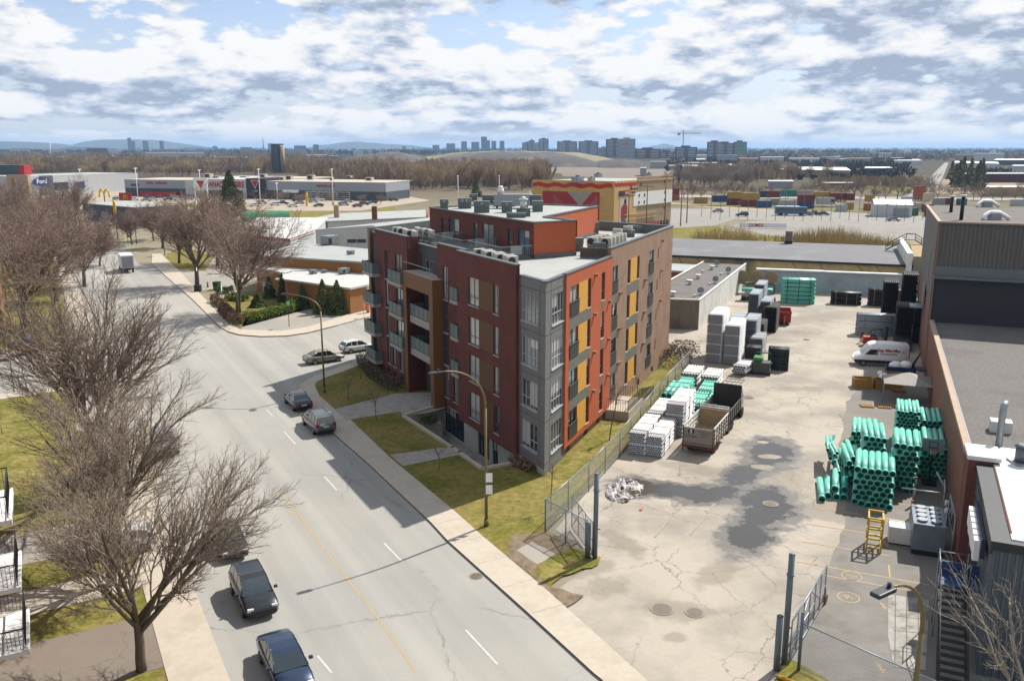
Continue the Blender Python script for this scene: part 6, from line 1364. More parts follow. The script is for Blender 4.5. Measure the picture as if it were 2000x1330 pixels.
for y in (-.3,.3): m.box(1.12,2.2,y-.06,y+.06,.12,.17)
m.build('forks',m_dark,o)
for xx,yy in ((-1.3,-.55),(-1.3,.55),(.6,-.55),(.6,.55)): m = MB();m.tube((xx,yy-.12,.32),(xx,yy+.12,.32),.32,k=12);m.build('wheel',m_black,o)
m = MB();m.box(-.7,-.25,-.28,.28,.8,1.0);m.box(-.8,-.7,-.28,.28,1.0,1.5);m.build('seat',m_trim,o)
# ------------------------------------------------------------------ people (skinned bodies)
def person(joints,edges,rad,name,loc,az,label,cols):
    me = bpy.data.meshes.new(name);me.from_pydata(joints,edges,[]);o = bpy.data.objects.new('body',me);col.objects.link(o)
    sk = o.modifiers.new('s','SKIN');ss = o.modifiers.new('u','SUBSURF');ss.levels = 1;ss.render_levels = 1
    for i,r in enumerate(rad): me.skin_vertices[0].data[i].radius = (r,r)
    me.skin_vertices[0].data[0].use_root = True
    dg = bpy.context.evaluated_depsgraph_get();dg.update();m2 = bpy.data.meshes.new_from_object(o.evaluated_get(dg));bpy.data.objects.remove(o)
    m2.materials.clear()
    for c in cols[0]: m2.materials.append(c)
    for p in m2.polygons: p.use_smooth = True;p.material_index = cols[1](p.center)
    root = empty(name,loc,az,label,'person');b = bpy.data.objects.new('body',m2);col.objects.link(b);b.parent = root;return root
skin = pm('skin','b98a6e',.6);jacket = pm('navy_jacket','2b3550',.8);trous = pm('dark_trousers','2a2b30',.85);hairm = pm('brown_hair','3a2a20',.9)
J = [(0,0,.95),(0.02,0,1.2),(.03,0,1.42),(.05,0,1.52),(.07,0,1.64),(.08,0,1.75),(0,-.12,.9),(.22,-.12,.52),(.12,-.12,.08),(.28,-.12,.04),(0,.12,.9),(-.15,.12,.5),(-.42,.12,.14),(-.30,.12,.06),(.03,-.2,1.4),(-.12,-.26,1.12),(-.02,-.26,.88),(.05,-.25,.80),(.03,.2,1.4),(.16,.26,1.12),(.34,.24,.95),(.40,.23,.88)]
Ed = [(0,1),(1,2),(2,3),(3,4),(4,5),(0,6),(6,7),(7,8),(8,9),(0,10),(10,11),(11,12),(12,13),(2,14),(14,15),(15,16),(16,17),(2,18),(18,19),(19,20),(20,21)]
Rd = [.14,.14,.15,.06,.10,.08,.09,.065,.05,.04,.09,.065,.05,.04,.06,.045,.035,.03,.06,.045,.035,.03]
p = G(1683,670)
person(J,Ed,Rd,'person',(p.x,p.y,.036),262,'person in a navy jacket and dark trousers walking beside the forklift',([trous,jacket,skin,hairm],lambda c: 3 if c.z > 1.70 else 2 if c.z > 1.50 or (abs(c.y) > .2 and c.z < .92) else 1 if c.z > .93 else 0))
J2 = [(0,0,.2),(0.0,0,.45),(.02,0,.66),(.04,0,.76),(.06,0,.88),(.07,0,.99),(.1,-.1,.15),(.45,-.12,.2),(.5,-.12,-.2),(.62,-.12,-.24),(.1,.1,.15),(.45,.12,.2),(.5,.12,-.2),(.62,.12,-.24),(.02,-.2,.64),(.15,-.26,.42),(.38,-.16,.48),(.45,-.12,.5),(.02,.2,.64),(.15,.26,.42),(.38,.16,.48),(.45,.12,.5)]
fo = o;q = fo.matrix_basis @ Vector((-.5,0,.85))
person(J2,Ed,Rd,'person',(q.x,q.y,.85+.036),100,'forklift driver in dark clothes sitting under the overhead guard',([trous,jacket,skin,hairm],lambda c: 3 if c.z > .95 else 2 if c.z > .75 or (c.x > .36 and c.z > .35) else 1 if c.z > .25 else 0))
# ------------------------------------------------------------------ trees
m_bk = pm('bark','75685a',.95,var=.25,scale=6,col2='6b604c',c2scale=1.5);m_tw = pm('twigs','a18f7d',.95,var=.2,scale=1);m_twp = pm('budding_twigs','a08878',.95,var=.25,scale=1,col2='ab8a7e',c2scale=.6)
m_twt = pm('tan_twigs','b59c78',.95,var=.25,scale=.5,col2='a38a66',c2scale=.3);m_pale = pm('pale_bark','a59a8c',.9,var=.15)
def gen_tree(seed,Ht,r0,kids=(6,7,7,6,5),ratio=(.62,.62,.58,.5,.45),trunk=.28,ang=(34,38,40,42,42),tw=.010,up=.10,lean=0):
    rn = random.Random(seed);T = MB();C = MB()
    def branch(p,d,L,r,lvl):
        n = (4,5,4,3,2,2)[lvl];pts = [p.copy()];q = p.copy();dd = d.copy()
        for i in range(n):
            w = .10 if lvl else .05
            dd = (dd+Vector((rn.gauss(0,w),rn.gauss(0,w),rn.gauss(0,w)+up*(.6 if lvl > 2 else 1)*(1-dd.z if lvl else 0)))).normalized();q = q+dd*(L/n);pts.append(q.copy())
        r1 = max(tw*.6,r*(.55 if lvl else .7));mb = T if lvl < 2 else C
        mb.path(pts,r,8 if lvl == 0 else 6 if lvl == 1 else 4 if lvl == 2 else 3,0,r1)
        if lvl >= len(kids): return
        nk = kids[lvl];ph = rn.uniform(0,6.28)
        for i in range(nk):
            t = (.72+.28*(i/(nk-1)) if lvl == 0 else .18+.82*((i+rn.random()*.6)/nk));t = min(t,1)
            f = t*n;a = min(int(f),n-1);pos = pts[a].lerp(pts[a+1],f-a);dl = (pts[a+1]-pts[a]).normalized()
            ph += 2.4+rn.uniform(-.4,.4);an = R(ang[lvl]*rn.uniform(.6,1.3)); 
            if lvl and i == nk-1: an *= .35
            o1 = dl.orthogonal().normalized();o2 = dl.cross(o1);sd = o1*math.cos(ph)+o2*math.sin(ph)
            nd = (dl*math.cos(an)+sd*math.sin(an)).normalized()
            if nd.z < -.15: nd.z = -.1;nd.normalize()
            LL = L*ratio[lvl]*rn.uniform(.75,1.2)*(1.15-.45*t if lvl else 1)
            if lvl == 0: LL = (Ht-L)*rn.uniform(.62,.95)*(1.0)
            rr = min(r*(.7 if lvl == 0 else .62)*(.95-.3*t),r)
            branch(pos,nd,LL,max(rr*rn.uniform(.75,1.1),tw),lvl+1)
    branch(Vector((0,0,0)),Vector((lean,0,1)).normalized(),Ht*trunk,r0,0)
    return T,C
def fast(mb,name,mat):
    me = bpy.data.meshes.new(name);me.from_pydata(mb.v,[],mb.f);me.materials.append(mat);me.polygons.foreach_set('use_smooth',[True]*len(mb.f));return me
VAR = {}
def tree_meshes(key,mt,**k):
    T,C = gen_tree(**k);VAR[key] = (fast(T,'trunk',m_bk if mt is not m_pale else m_pale),fast(C,'crown',mt))
def tree(key,x,y,rot,sc,label,group,z=0,name='bare_tree',cat='tree',szz=None,mt=None):
    o = empty(name,(x,y,z),None,label,cat,group);o.rotation_euler = (0,0,rot);o.scale = (sc,sc,szz or sc)
    for me,nm in zip(VAR[key],('trunk','crown')):
        c = bpy.data.objects.new(nm,me);col.objects.link(c);c.parent = o;KIDS.setdefault(o.name,[]).append(c)
        if mt and nm == 'crown': c.material_slots[0].link = 'OBJECT';c.material_slots[0].material = mt
    return o
tree_meshes('big',m_tw,seed=11,Ht=14.5,r0=.36,kids=(8,8,7,6,5),tw=.010,ang=(32,30,30,34,36),up=.14)
tree_meshes('mid',m_twp,seed=21,Ht=14,r0=.42,kids=(7,8,8,6,4),tw=.018,ang=(36,36,38,42,44))
tree_meshes('mid2',m_twp,seed=33,Ht=13,r0=.38,kids=(8,7,8,6,4),tw=.018)
tree_meshes('sap',m_tw,seed=3,Ht=3.6,r0=.04,kids=(7,5,3),trunk=.45,ratio=(.6,.45,.4),ang=(26,30,30),tw=.007)
tree_meshes('sap2',m_tw,seed=8,Ht=5.2,r0=.05,kids=(8,4,2),trunk=.75,ratio=(.3,.45,.4),ang=(30,30,30),tw=.007)
tree_meshes('low',m_twt,seed=41,Ht=13,r0=.3,kids=(6,7,6,4),tw=.04,ang=(30,32,36,40))
tree_meshes('low2',m_twt,seed=47,Ht=12,r0=.28,kids=(7,6,6,4),tw=.04,ang=(24,30,36,40))
tree_meshes('low3',m_twt,seed=53,Ht=11,r0=.26,kids=(5,7,6,4),tw=.045,ang=(40,36,36,40),trunk=.2)
tree_meshes('corner',m_pale,seed=61,Ht=9,r0=.2,kids=(5,5,5,3),tw=.012,ang=(35,34,36,40))
tree('big',-18.1,37.5,2.2,.74,'bare tree nearest the camera at the bottom left, above the parked cars','street trees on the left')
tree('big',-23.4,46.0,4.1,.80,'bare tree beside the driveway with the white hatchback, second from the bottom','street trees on the left')
tree('big',-30.2,60.0,1.0,1.1,'largest bare tree with the wide crown, reaching over the street towards the crossing','street trees on the left')
tree('mid2',-69.0,119.0,2.0,1.15,'big dark limbed tree at the far left in front of the orange brick house','trees left of the main street')
for i,(x,y,k,s,lb) in enumerate(((385,560,'mid',1.1,'reddish budding tree at the far end of the hedge car park'),(466,612,'mid2',1.15,'reddish budding tree rising from the brown hedge at the corner'),(425,520,'mid2',1.1,'reddish budding tree behind the corner tree'),(350,515,'mid',.8,'budding tree behind the pedestrian lamp by the restaurant exit'))):
    p = G(x,y);tree(k,p.x,p.y,i*1.7,s,lb,'budding trees right of the main street')
for i,(x,y,k,s,lb) in enumerate(((110,590,'mid',1.0,'budding tree behind the big dark limbed tree'),(30,560,'mid2',.95,'budding tree beside the orange brick house'),(165,560,'mid',.9,'budding tree next to the road left of the box truck'),(60,500,'mid2',1.0,'budding tree in the second row behind the brick house'),(120,480,'mid',.8,'small budding tree near the wooden pole'),(8,470,'mid',1.1,'budding tree cut by the left edge in the second row'),(150,452,'mid2',1.1,'dark branched tree beside the dark restaurant building'),(258,478,'mid',.55,'small round crowned tree on the grass island by the arches sign'),(95,440,'mid',.8,'budding tree in the back row before the white dealership'),(40,425,'mid2',.8,'budding tree near the pale car park at the far left'),(195,520,'mid2',.6,'small budding tree at the road edge opposite the restaurant'),(300,470,'mid2',.7,'small bare tree near the round red sign'),(318,485,'mid',.75,'bare tree between the round red sign and the restaurant exit'))):
    p = G(x,y);tree(k,p.x,p.y,i*2.1+.5,s,lb,'budding trees left and behind')
for i,(x,y,k,s,lb) in enumerate(((680,783,'sap',1.0,'thin sapling in the front lawn nearest the corner lamp'),(735,822,'sap',1.1,'thin sapling in the lawn between the two paved paths'),(705,742,'sap',.9,'thin sapling at the far end of the front lawn by the hedge'),(858,920,'sap',.85,'thin sapling in the lawn just beyond the second paved path'),(1190,862,'sap2',1.1,'tall thin sapling on the green strip beside the orange wall'),(1076,1000,'sap2',.8,'thin sapling near the front corner of the building'),(1250,800,'sap2',.8,'thin sapling near the side porch'),(5,850,'sap',.8,'small leafless bush at the left edge of the lawn'))):
    p = G(x,y);tree(k,p.x,p.y,i*1.3,s,lb,'saplings round the apartment building',z=.11,name='sapling')
p = G(2000,1400,1.0);tree('corner',p.x,p.y,0.4,.80,'pale leafless tree in the bottom right corner before the grey building',None)
# evergreens, hedges, brush: real leaf clumps
m_cedar = pm('cedar_leaf','55682c',.9,var=.35,scale=3,col2='738a34',c2scale=.8);m_hedge = pm('hedge_leaf','7d8f22',.9,var=.3,scale=4,col2='5c701c',c2scale=1.2);m_bhedge = pm('brown_hedge','8a6a56',.95,var=.25,scale=4)
m_spruce = pm('spruce_leaf','666b36',.9,var=.3,scale=1)
def leaves(mb,n,shape,size,rn,m=0):
    for i in range(n):
        c,nrm = shape(rn);a = Vector((rn.gauss(0,1),rn.gauss(0,1),rn.gauss(0,.6))).normalized();b = a.orthogonal().normalized()
        b = (b*math.cos(i)+a.cross(b)*math.sin(i));s = size*rn.uniform(.6,1.4);c = Vector(c);k = mb._a([c-a*s,c+b*s*.6,c+a*s,c-b*s*.6]);mb.face((k,k+1,k+2,k+3),m)
def cone(h,r,p=.8):
    def f(rn): t = rn.random()**1.5;ph = rn.uniform(0,6.28);rr = r*((1-t)**p)*rn.uniform(.55,1.08)*(1+.12*math.sin(ph*5+t*20));return (rr*math.cos(ph),rr*math.sin(ph),.1+t*h),None
    return f
def evergreen(x,y,h,r,label,group,n=1500,mt=None,z=0,size=.16,name='cedar_tree'):
    o = empty(name,(x,y,z),None,label,'tree',group);mb = MB();leaves(mb,n,cone(h,r),size,random.Random(int(x*7+y)));mb.build('crown',mt or m_cedar,o);m = MB();m.tube((0,0,0),(0,0,h*.9),.09,.02,6);m.build('trunk',m_bk,o)
for i,(x,y,h,r,lb) in enumerate(((527,583,4.0,1.1,'narrow dark cedar at the left end of the brick office'),(553,590,4.6,1.0,'narrow cedar beside the curved office canopy'),(592,603,4.0,1.1,'cedar right of the curved canopy'),(632,612,5.2,1.7,'broad cedar in front of the office, left of the corner one'),(660,614,5.2,1.7,'broad cedar at the right corner of the office'),(503,600,2.0,1.3,'low dark juniper behind the hedges'))):
    p = G(x,y);evergreen(p.x,p.y,h,r,lb,'cedars at the brick office')
p = G(452,420);evergreen(p.x,p.y,16.5,6,'tall spruce standing in front of the large red store lettering',None,2600,m_spruce,size=.55,name='spruce_tree')
p = G(930,385);evergreen(p.x,p.y,8,3.2,'lone dark spruce behind the penthouse roof',None,700,m_spruce,size=.5,name='spruce_tree')
for i in range(11):
    x = (1865,1872,1880,1858,1878,1893,1905,1908,1915,1870,1910)[i];y = (362,358,355,350,350,366,368,372,366,366,362)[i];p = G(x,y);evergreen(p.x,p.y,14+i % 3*2,3.8,'dark conifer near the end of the straight road, %s in the group' % ['one','two','three','four','five','six','seven','eight','nine','ten','eleven'][i],'conifers by the straight road',350,m_spruce,size=.9,name='conifer')
def hedge(name,px,w,h,mt,label,n,z=.05,size=.12):
    pts = [G(*q) for q in px];o = empty(name,(pts[0].x,pts[0].y,z),None,label,'hedge');rn = random.Random(len(label));mb = MB()
    L = [(b-a).length for a,b in zip(pts,pts[1:])]
    def f(rn):
        i = rn.choices(range(len(L)),L)[0];t = rn.random();c = pts[i].lerp(pts[i+1],t)-pts[0];d = (pts[i+1]-pts[i]).normalized();nn = Vector((-d.y,d.x,0));ph = rn.uniform(0,math.pi);rr = rn.uniform(.7,1.05)*(1+.12*math.sin(c.x*3))
        return (c+nn*math.cos(ph)*w/2*rr+Vector((0,0,.08+h*math.sin(ph)**.6*rr*.95 if rn.random() < .8 else rn.uniform(0,h)))),None
    leaves(mb,n,f,size,rn);mb.build('foliage',mt,o)
hedge('hedge',((478,632),(500,628),(560,612),(608,590)),1.9,1.5,m_hedge,'long bright green clipped hedge along the car park corner',6500)
hedge('hedge',((452,585),(480,590)),1.8,1.0,m_cedar,'dark green clipped shrub nearest the trees',1500);hedge('hedge',((420,575),(455,572)),1.8,1.1,m_cedar,'long dark green shrub left of the corner tree',1500);hedge('hedge',((440,588),(482,588)),1.5,.9,m_hedge,'middle green clipped shrub beside the pavement',1200)
hedge('hedge',((436,612),(462,636)),1.8,1.6,m_bhedge,'reddish brown leafless hedge along the pavement by the lamp',3200);hedge('hedge',((418,590),(432,600)),1.4,1.2,m_bhedge,'short reddish brown hedge farther along the pavement',1400)
hedge('hedge',((708,708),(728,735),(760,760),(781,764)),1.6,1.0,pm('dry_shrub','6d5b48',.95,var=.3,scale=4),'dry leafless shrubs along the left base of the apartment building',2600,.11)
m_greyb = pm('dead_brush','7d6e5c',.95,var=.3,scale=3)
hedge('brush',((1312,720),(1325,700),(1340,690)),3.5,1.7,m_greyb,'tangled dry brush in the corner between fence and grimy wall',1500,size=.13)
hedge('planting',((868,846),(890,868)),.9,.9,m_cedar,'green plants in the upper sunken planter',500,-1.6);hedge('planting',((916,880),(942,905)),.9,.9,m_cedar,'green plants in the lower sunken planter',500,-1.6)
hedge('planting',((826,815),(852,812)),1.2,.7,m_cedar,'low evergreen plants beside the entrance paving',700,-.6)
hedge('shrubs',((1000,905),(1040,925)),1.0,.6,m_bhedge,'dry shrubs at the foot of the grey building corner',500,.11)
# reeds and bushes behind the dark roof
def reeds(name,px,rad,h,n,mt,label,seed,w=.09):
    p = G(*px);o = empty(name,(p.x,p.y,0),None,label,'bush');rn = random.Random(seed);mb = MB()
    for i in range(n):
        a = rn.uniform(0,6.28);r = rad*rn.random()**.5;x,y = r*math.cos(a)*1.6,r*math.sin(a);hh = h*rn.uniform(.5,1.1)*(1-.35*(r/rad)**2);dx,dy = rn.gauss(0,.18)*hh,rn.gauss(0,.18)*hh
        k = mb._a([(x-w,y,0),(x+w,y,0),(x+dx*.6+w*.6,y+dy*.6,hh*.6),(x+dx*.6-w*.6,y+dy*.6,hh*.6),(x+dx*1.3,y+dy*1.3,hh)]);mb.face((k,k+1,k+2,k+3));mb.face((k+3,k+2,k+4))
    mb.build('stems',mt,o)
m_reed = pm('dry_reed','c4ac78',.95,var=.3,scale=1,col2='a89a5c',c2scale=.4);m_greyr = pm('grey_brush','9a8d84',.95,var=.25,scale=1)
for i,(x,y,r,h,n,mt,lb) in enumerate(((1415,478,5.5,7.5,900,m_reed,'tall tan bush behind the dark roof, the widest one'),(1390,484,4,5,500,m_reed,'lower tan bush left of the widest one'),(1340,488,6,4,700,m_greyr,'pale grey brush behind the left end of the dark roof'),(1365,490,5,4,500,m_greyr,'pale grey brush next to the tan bush'),(1590,476,5,6,800,m_reed,'row of tall tan reeds in the middle behind the roof'),(1625,476,5,7,800,m_reed,'tallest tan reeds behind the roof'),(1660,480,5,5.5,700,m_reed,'tan reeds right of the tallest clump'),(1560,474,4,4,400,m_reed,'low reeds next to the square chimney'),(1690,482,4,5,400,m_reed,'sparse reeds near the dark post'),(1730,484,3,5,200,m_reed,'thin reeds left of the roof stairs'),(1500,470,6,2.5,400,m_reed,'low dry growth right of the widest bush'))):
    reeds('bush',(x,y),r,h*.8,int(n*.55),mt,lb,i,.06)
# tree lines
rn = random.Random(77)
def scatter(n,xr,yr,keys,s,grp,lab,mts=(None,),dens=None):
    for i,(x,y) in enumerate(sorted((rn.uniform(*xr),rn.uniform(*yr)) for _ in range(n))):
        p = G(x,y);k = rn.choice(keys);sc = rn.uniform(*s)
        tree(k,p.x,p.y,rn.uniform(0,6.28),sc,'%s from the left, %s' % (nth(i+1),lab),grp,mt=rn.choice(mts))
scatter(46,(800,1060),(352,372),('low','low2','low3'),(.9,1.35),'bare trees between the red-lettered store and the storage building','tan leafless tree of the belt right of the red-lettered store')
scatter(44,(500,800),(330,346),('low','low2','low3'),(.9,1.3),'bare trees behind the right half of the store','tan leafless tree behind the right half of the store')
scatter(62,(-10,500),(326,347),('low','low2','low3'),(.9,1.4),'bare trees behind the dealership and the left half of the store','tan leafless tree of the belt behind the dealership and store',(None,m_tw,None,m_reed))
scatter(26,(1310,1460),(352,372),('low','low2','low3'),(.7,1.1),'bare trees right of the storage building','grey brown leafless tree in the thicket right of the storage building',(m_tw,m_greyr))
for i in range(34):
    x = 1310+i*21+rn.uniform(-5,5);p = G(x,388+rn.uniform(-2,2)+(.004*(x-1310)));tree(rn.choice(('low','low3')),p.x,p.y,rn.uniform(0,6),rn.uniform(.5,.85),'%s from the left, leafless roadside tree behind the railway containers' % nth(i+1),'row of roadside trees behind the containers',mt=rn.choice((m_tw,m_greyr,m_twt)))
scatter(10,(1450,1620),(345,360),('low','low2'),(.8,1.2),'thicket before the long white roofed warehouse','leafless tree of the thicket before the long white roofed warehouse',(m_tw,))
scatter(16,(540,760),(388,400),('low3',),(.35,.5),'small trees round the store car park','small reddish tree on the green edge of the store car park',(m_twp,))
p = G(1800,392);tree('low3',p.x,p.y,1,1.2,'lone leafless tree in front of the straight road',None,mt=m_tw)
# woods too far and dense to count: one mass
def woods(name,bands,mt,label,seed,wd=1.0):
    rn = random.Random(seed);mb = MB()
    for (n,x0,x1,y0,y1,h) in bands:
        for i in range(int(n)):
            v = rn.random();y = y0+(y1-y0)*v;x = rn.uniform(x0,x1);p = G(x,y);hh = h*rn.uniform(.6,1.15);sc = wd*hh*.5
            for j in range(9):
                a = rn.uniform(0,6.28);q = p+Vector((rn.gauss(0,sc*.2),rn.gauss(0,sc*.2),0));t = Vector((math.cos(a)*sc*rn.uniform(.2,.8),math.sin(a)*sc*.5,hh*rn.uniform(.6,1)));w = sc*rn.uniform(.05,.16)
                k = mb._a([q+Vector((-w*.5,0,0)),q+Vector((w*.5,0,0)),q+t+Vector((w,0,-hh*.1)),q+t*1.02+Vector((0,0,hh*.05)),q+t+Vector((-w,0,-hh*.12))]);mb.face((k,k+1,k+2,k+3,k+4))
    o = mb.build(name,mt);tag(o,label,'woods',kind='stuff')
m_wood1 = pm('far_wood_brown','b39c80',.95,var=.3,scale=.02,col2='bda880',c2scale=.01);m_wood2 = pm('far_wood_dark','3f4434',.95,var=.3,scale=.02,col2='4d473a',c2scale=.008)
woods('far_woods',[(1700,-20,640,311,338,12),(900,600,1070,326,366,12),(420,-20,640,303,311,14),(250,1320,1560,330,352,10),(350,1440,2010,303,315,12),(150,1600,1800,360,366,6)],m_wood1,'brown leafless woods stretching beyond the stores',5)
woods('distant_woods',[(1100,-60,2060,294,303,16),(900,-60,2060,290.5,294,20),(200,1400,2010,303,312,10),(480,1300,1780,311,336,7),(110,1560,1785,336,352,5),(90,1875,2010,336,352,5)],m_wood2,'dark distant woods along the horizon',6,2.2)
# ------------------------------------------------------------------ lamps, poles, signs, fences
m_lampp = pm('lamp_post_olive','8a7a4e',.5,.3,var=.1,scale=3);m_lamph = pm('lamp_head','3c4248',.4,.2)
def lamp(x,y,h,arm,az,label,z=0,r=.11,mt=None,head=1.0,rise=2.4):
    o = empty('street_lamp',(x,y,z),az,label,'street lamp','curved street lamps');m = MB();m.tube((0,0,0),(0,0,.5),r*1.5,k=10);m.tube((0,0,0),(0,0,h-rise),r,r*.72,10);m.build('post',mt or m_lampp,o)
    m = MB();pts = [(0,0,h-rise-.05)]+[(arm*(1-math.cos(t))*.5*1.0 if 0 else arm*(1-math.cos(t*math.pi/2))**1.1,0,h-rise+rise*math.sin(t*math.pi/2)) for t in [i/10 for i in range(1,11)]];m.path(pts,r*.72,8,0,r*.4);m.build('arm',mt or m_lampp,o)
    m = MB();q = pts[-1];s = head;m.box(q[0]-.1,q[0]+.75*s,-.16*s,.16*s,q[2]-.09*s,q[2]+.05*s);m.build('lamp_head',m_lamph,o,bevel=.05);m = MB();m.tube((q[0]+.1,0,q[2]+.05*s),(q[0]+.1,0,q[2]+.2*s),.06*s,k=8);m.build('photocell',m_lamph,o)
    return o
L1 = lamp(-1.73,53.85,11.2,3.3,238,'tall curved street lamp on the lawn with two parking signs',.1,rise=2.9)
lamp(*at((634,768)),10.2,3.6,285,'curved street lamp at the near corner of the crossing',.1,rise=1.6)
lamp(*at((468,632)),10.5,3.4,285,'curved street lamp beside the brown hedge',.1,rise=2.2)
lamp(15.9,30.1,9.2,2.4,237,'curved street lamp with black head at the bottom right',.05,r=.13,head=1.3,rise=2.6)
for i,(z,t) in enumerate(((3.2,'upper'),(2.35,'lower'))):
    m = MB();m.box(.12,.14,-.02,.42,z,z+.62);s = m.build('parking_sign',m_white,L1);s.rotation_euler = (0,0,R(62))
    m = MB();k = 12
    for a in range(k): m.tube((.105,.2+.13*math.cos(a*6.283/k),z+.40+.13*math.sin(a*6.283/k)),(.105,.2+.13*math.cos((a+1)*6.283/k),z+.40+.13*math.sin((a+1)*6.283/k)),.014,k=4)
    m.tube((.105,.11,z+.49),(.105,.29,z+.31),.014,k=4);m.build('red_symbol',m_red,s);m = MB();m.box(.104,.112,.08,.32,z+.12,z+.17);m.box(.104,.112,.17,.19,z+.33,z+.48);m.build('arrow',m_dark,s)
# wooden pole, sign posts
def post(name,px,h,label,cat,parts,z=.1,az=0,r=.04,mt=None,grp=None):
    p = G(*px);o = empty(name,(p.x,p.y,z),az,label,cat,grp);m = MB();m.tube((0,0,0),(0,0,h),r,r*.9,8);m.build('post',mt or m_galv,o)
    for nm,mat,b in parts: q = MB();q.box(*b);q.build(nm,mat,o)
    return o
m_pole = pm('wood_pole','8c7558',.9,var=.15,scale=3)
post('utility_pole',(103,600),11,'tall wooden utility pole at the left behind the big tree','utility pole',[],r=.17,mt=m_pole)
m_tsign = pm('street_sign_teal','2d9c86',.5)
post('street_sign',(565,640),3.6,'green street name sign on the paved corner opposite the apartments','street sign',[('plate',m_tsign,(-.6,.6,-.06,-.04,3.1,3.7))],r=.05,mt=m_dark)
post('street_sign',(28,768),3.9,'street sign post at the left edge of the cross street','street sign',[('plate',m_dark,(-.7,.7,-.06,-.03,3.6,3.85))],r=.05,mt=m_dark)
post('street_sign',(462,585),1.5,'white sign on the trunk side of the corner tree','sign',[('plate',m_offw,(-.5,.5,-.08,-.05,1.2,1.5))],r=.03)
post('parking_sign',(387,570),4.6,'parking sign on a thin post standing in a dark planter','sign',[('plate',m_white,(-.2,.2,-.06,-.04,3.6,4.2)),('planter',m_trim,(-.55,.55,-.5,.5,0,1.1))],r=.04,mt=m_dark)
post('parking_sign',(434,590),2.6,'small white parking sign above the dark shrubs','sign',[('plate',m_white,(-.22,.22,-.06,-.04,1.7,2.6))],r=.03)
m_or = pm('safety_orange','ee5a1a',.5)
o = post('roadwork_sign',(711,622),2.2,'round orange roadwork sign beside the orange barrel','road sign',[],r=.03);m = MB();m.tube((0,-.05,1.8),(0,-.08,1.8),.42,k=16,sm=False);m.build('disc',m_or,o)
p = G(719,612);o = empty('traffic_barrel',(p.x,p.y,.1),0,'tall orange and white roadwork barrels at the far pavement','traffic barrel');m = MB()
for i in range(6): m.tube((.0,0,.1+i*.35),(0,0,.1+i*.35+.26),.3,.28,12)
m.build('barrel',m_or,o);m = MB()
for i in range(5): m.tube((0,0,.36+i*.35),(0,0,.45+i*.35),.27,k=12)
m.build('stripes',m_white,o)
p = G(424,566);o = empty('wheelie_bin',(p.x,p.y,.05),10,'dark green wheeled bin behind the shrubs','bin');m = MB();m.taper(-.5,.5,-.45,.45,0,1.3,-.06,-.06);m.build('body',pm('bin_green','2f4d38',.6),o);m = MB();m.box(-.6,.6,-.55,.55,1.3,1.4);m.build('lid',m_trim,o)
p = G(406,562);o = empty('fire_hydrant',(p.x,p.y,.05),10,'small brown hydrant on the pavement near the planter','hydrant');m = MB();m.tube((0,0,0),(0,0,.8),.16,.12,10);m.sphere((0,0,.85),.17);m.tube((-.25,0,.55),(.25,0,.55),.07,k=8);m.build('body',pm('hydrant','8a6a4a',.6),o)
# traffic signals and highway poles
for i,(x,y,lb) in enumerate(((322,500,'traffic signal pole right of the road near the restaurant exit'),(267,478,'thin sign pole on the grass island'),)):
    post('signal_pole',(x,y),6.5,lb,'traffic signal',[('signal_box',m_trim,(-.7,-.3,-.2,.2,3.2,4.6)),('signal_box',m_trim,(.3,.7,-.2,.2,3.4,4.8))] if i == 0 else [('signal_box',m_trim,(-.2,.2,-.2,.2,5,6.3))],r=.1,mt=m_dark)
# chain link fences
def linkmat(name,d=.42):
    m = bpy.data.materials.new(name);m.use_nodes = True;nt = m.node_tree;N = nt.nodes.new;L = nt.links.new;b = nt.nodes['Principled BSDF'];b.inputs['Base Color'].default_value = (.38,.40,.42,1);b.inputs['Metallic'].default_value = .3;b.inputs['Roughness'].default_value = .5
    tc = N('ShaderNodeTexCoord');s = N('ShaderNodeSeparateXYZ');L(tc.outputs['Object'],s.inputs[0]);outs = []
    def mt(op,a,b_=None):
        n = N('ShaderNodeMath');n.operation = op
        for i,v in enumerate((a,b_)):
            if v is None: continue
            if isinstance(v,(int,float)): n.inputs[i].default_value = v
            else: L(v,n.inputs[i])
        return n.outputs[0]
    for sg in (1,-1):
        u = mt('ADD',s.outputs[0],mt('MULTIPLY',s.outputs[2],sg));f = mt('ABSOLUTE',mt('SUBTRACT',mt('FRACT',mt('MULTIPLY',u,11)),.5));outs.append(mt('LESS_THAN',f,d*.22))
    a = mt('MAXIMUM',outs[0],outs[1]);L(a,b.inputs['Alpha']);return m
m_link = linkmat('chain_link')
def fence(pts,h,label,z=.03,post_every=3.0,top=True,name='chain_link_fence'):
    o = empty(name,(pts[0][0],pts[0][1],z),None,label,'fence')
    for i,(a,b) in enumerate(zip(pts,pts[1:])):
        a = Vector(a[:2]);b = Vector(b[:2]);d = b-a;L = d.length;an = math.atan2(d.y,d.x);m = MB();m.poly([(0,0,.03),(L,0,.03),(L,0,h-.03),(0,0,h-.03)]);q = m.build('mesh_panel',m_link,o);q.location = (a.x-pts[0][0],a.y-pts[0][1],0);q.rotation_euler = (0,0,an)
        m = MB();m.tube((0,0,h),(L,0,h),.035,k=6);m.tube((0,0,.25),(L,0,.25),.02,k=5);q = m.build('rail',m_galv,o);q.location = (a.x-pts[0][0],a.y-pts[0][1],0);q.rotation_euler = (0,0,an)
        n = max(1,int(L/post_every))
        for j in range(n+(1 if i == len(pts)-2 else 0)): c = a+d*(j/n);m = MB();x,y = c.x-pts[0][0],c.y-pts[0][1];m.tube((x,y,0),(x,y,h+.08),.045,k=7);m.build('post',m_galv,o)
    return o
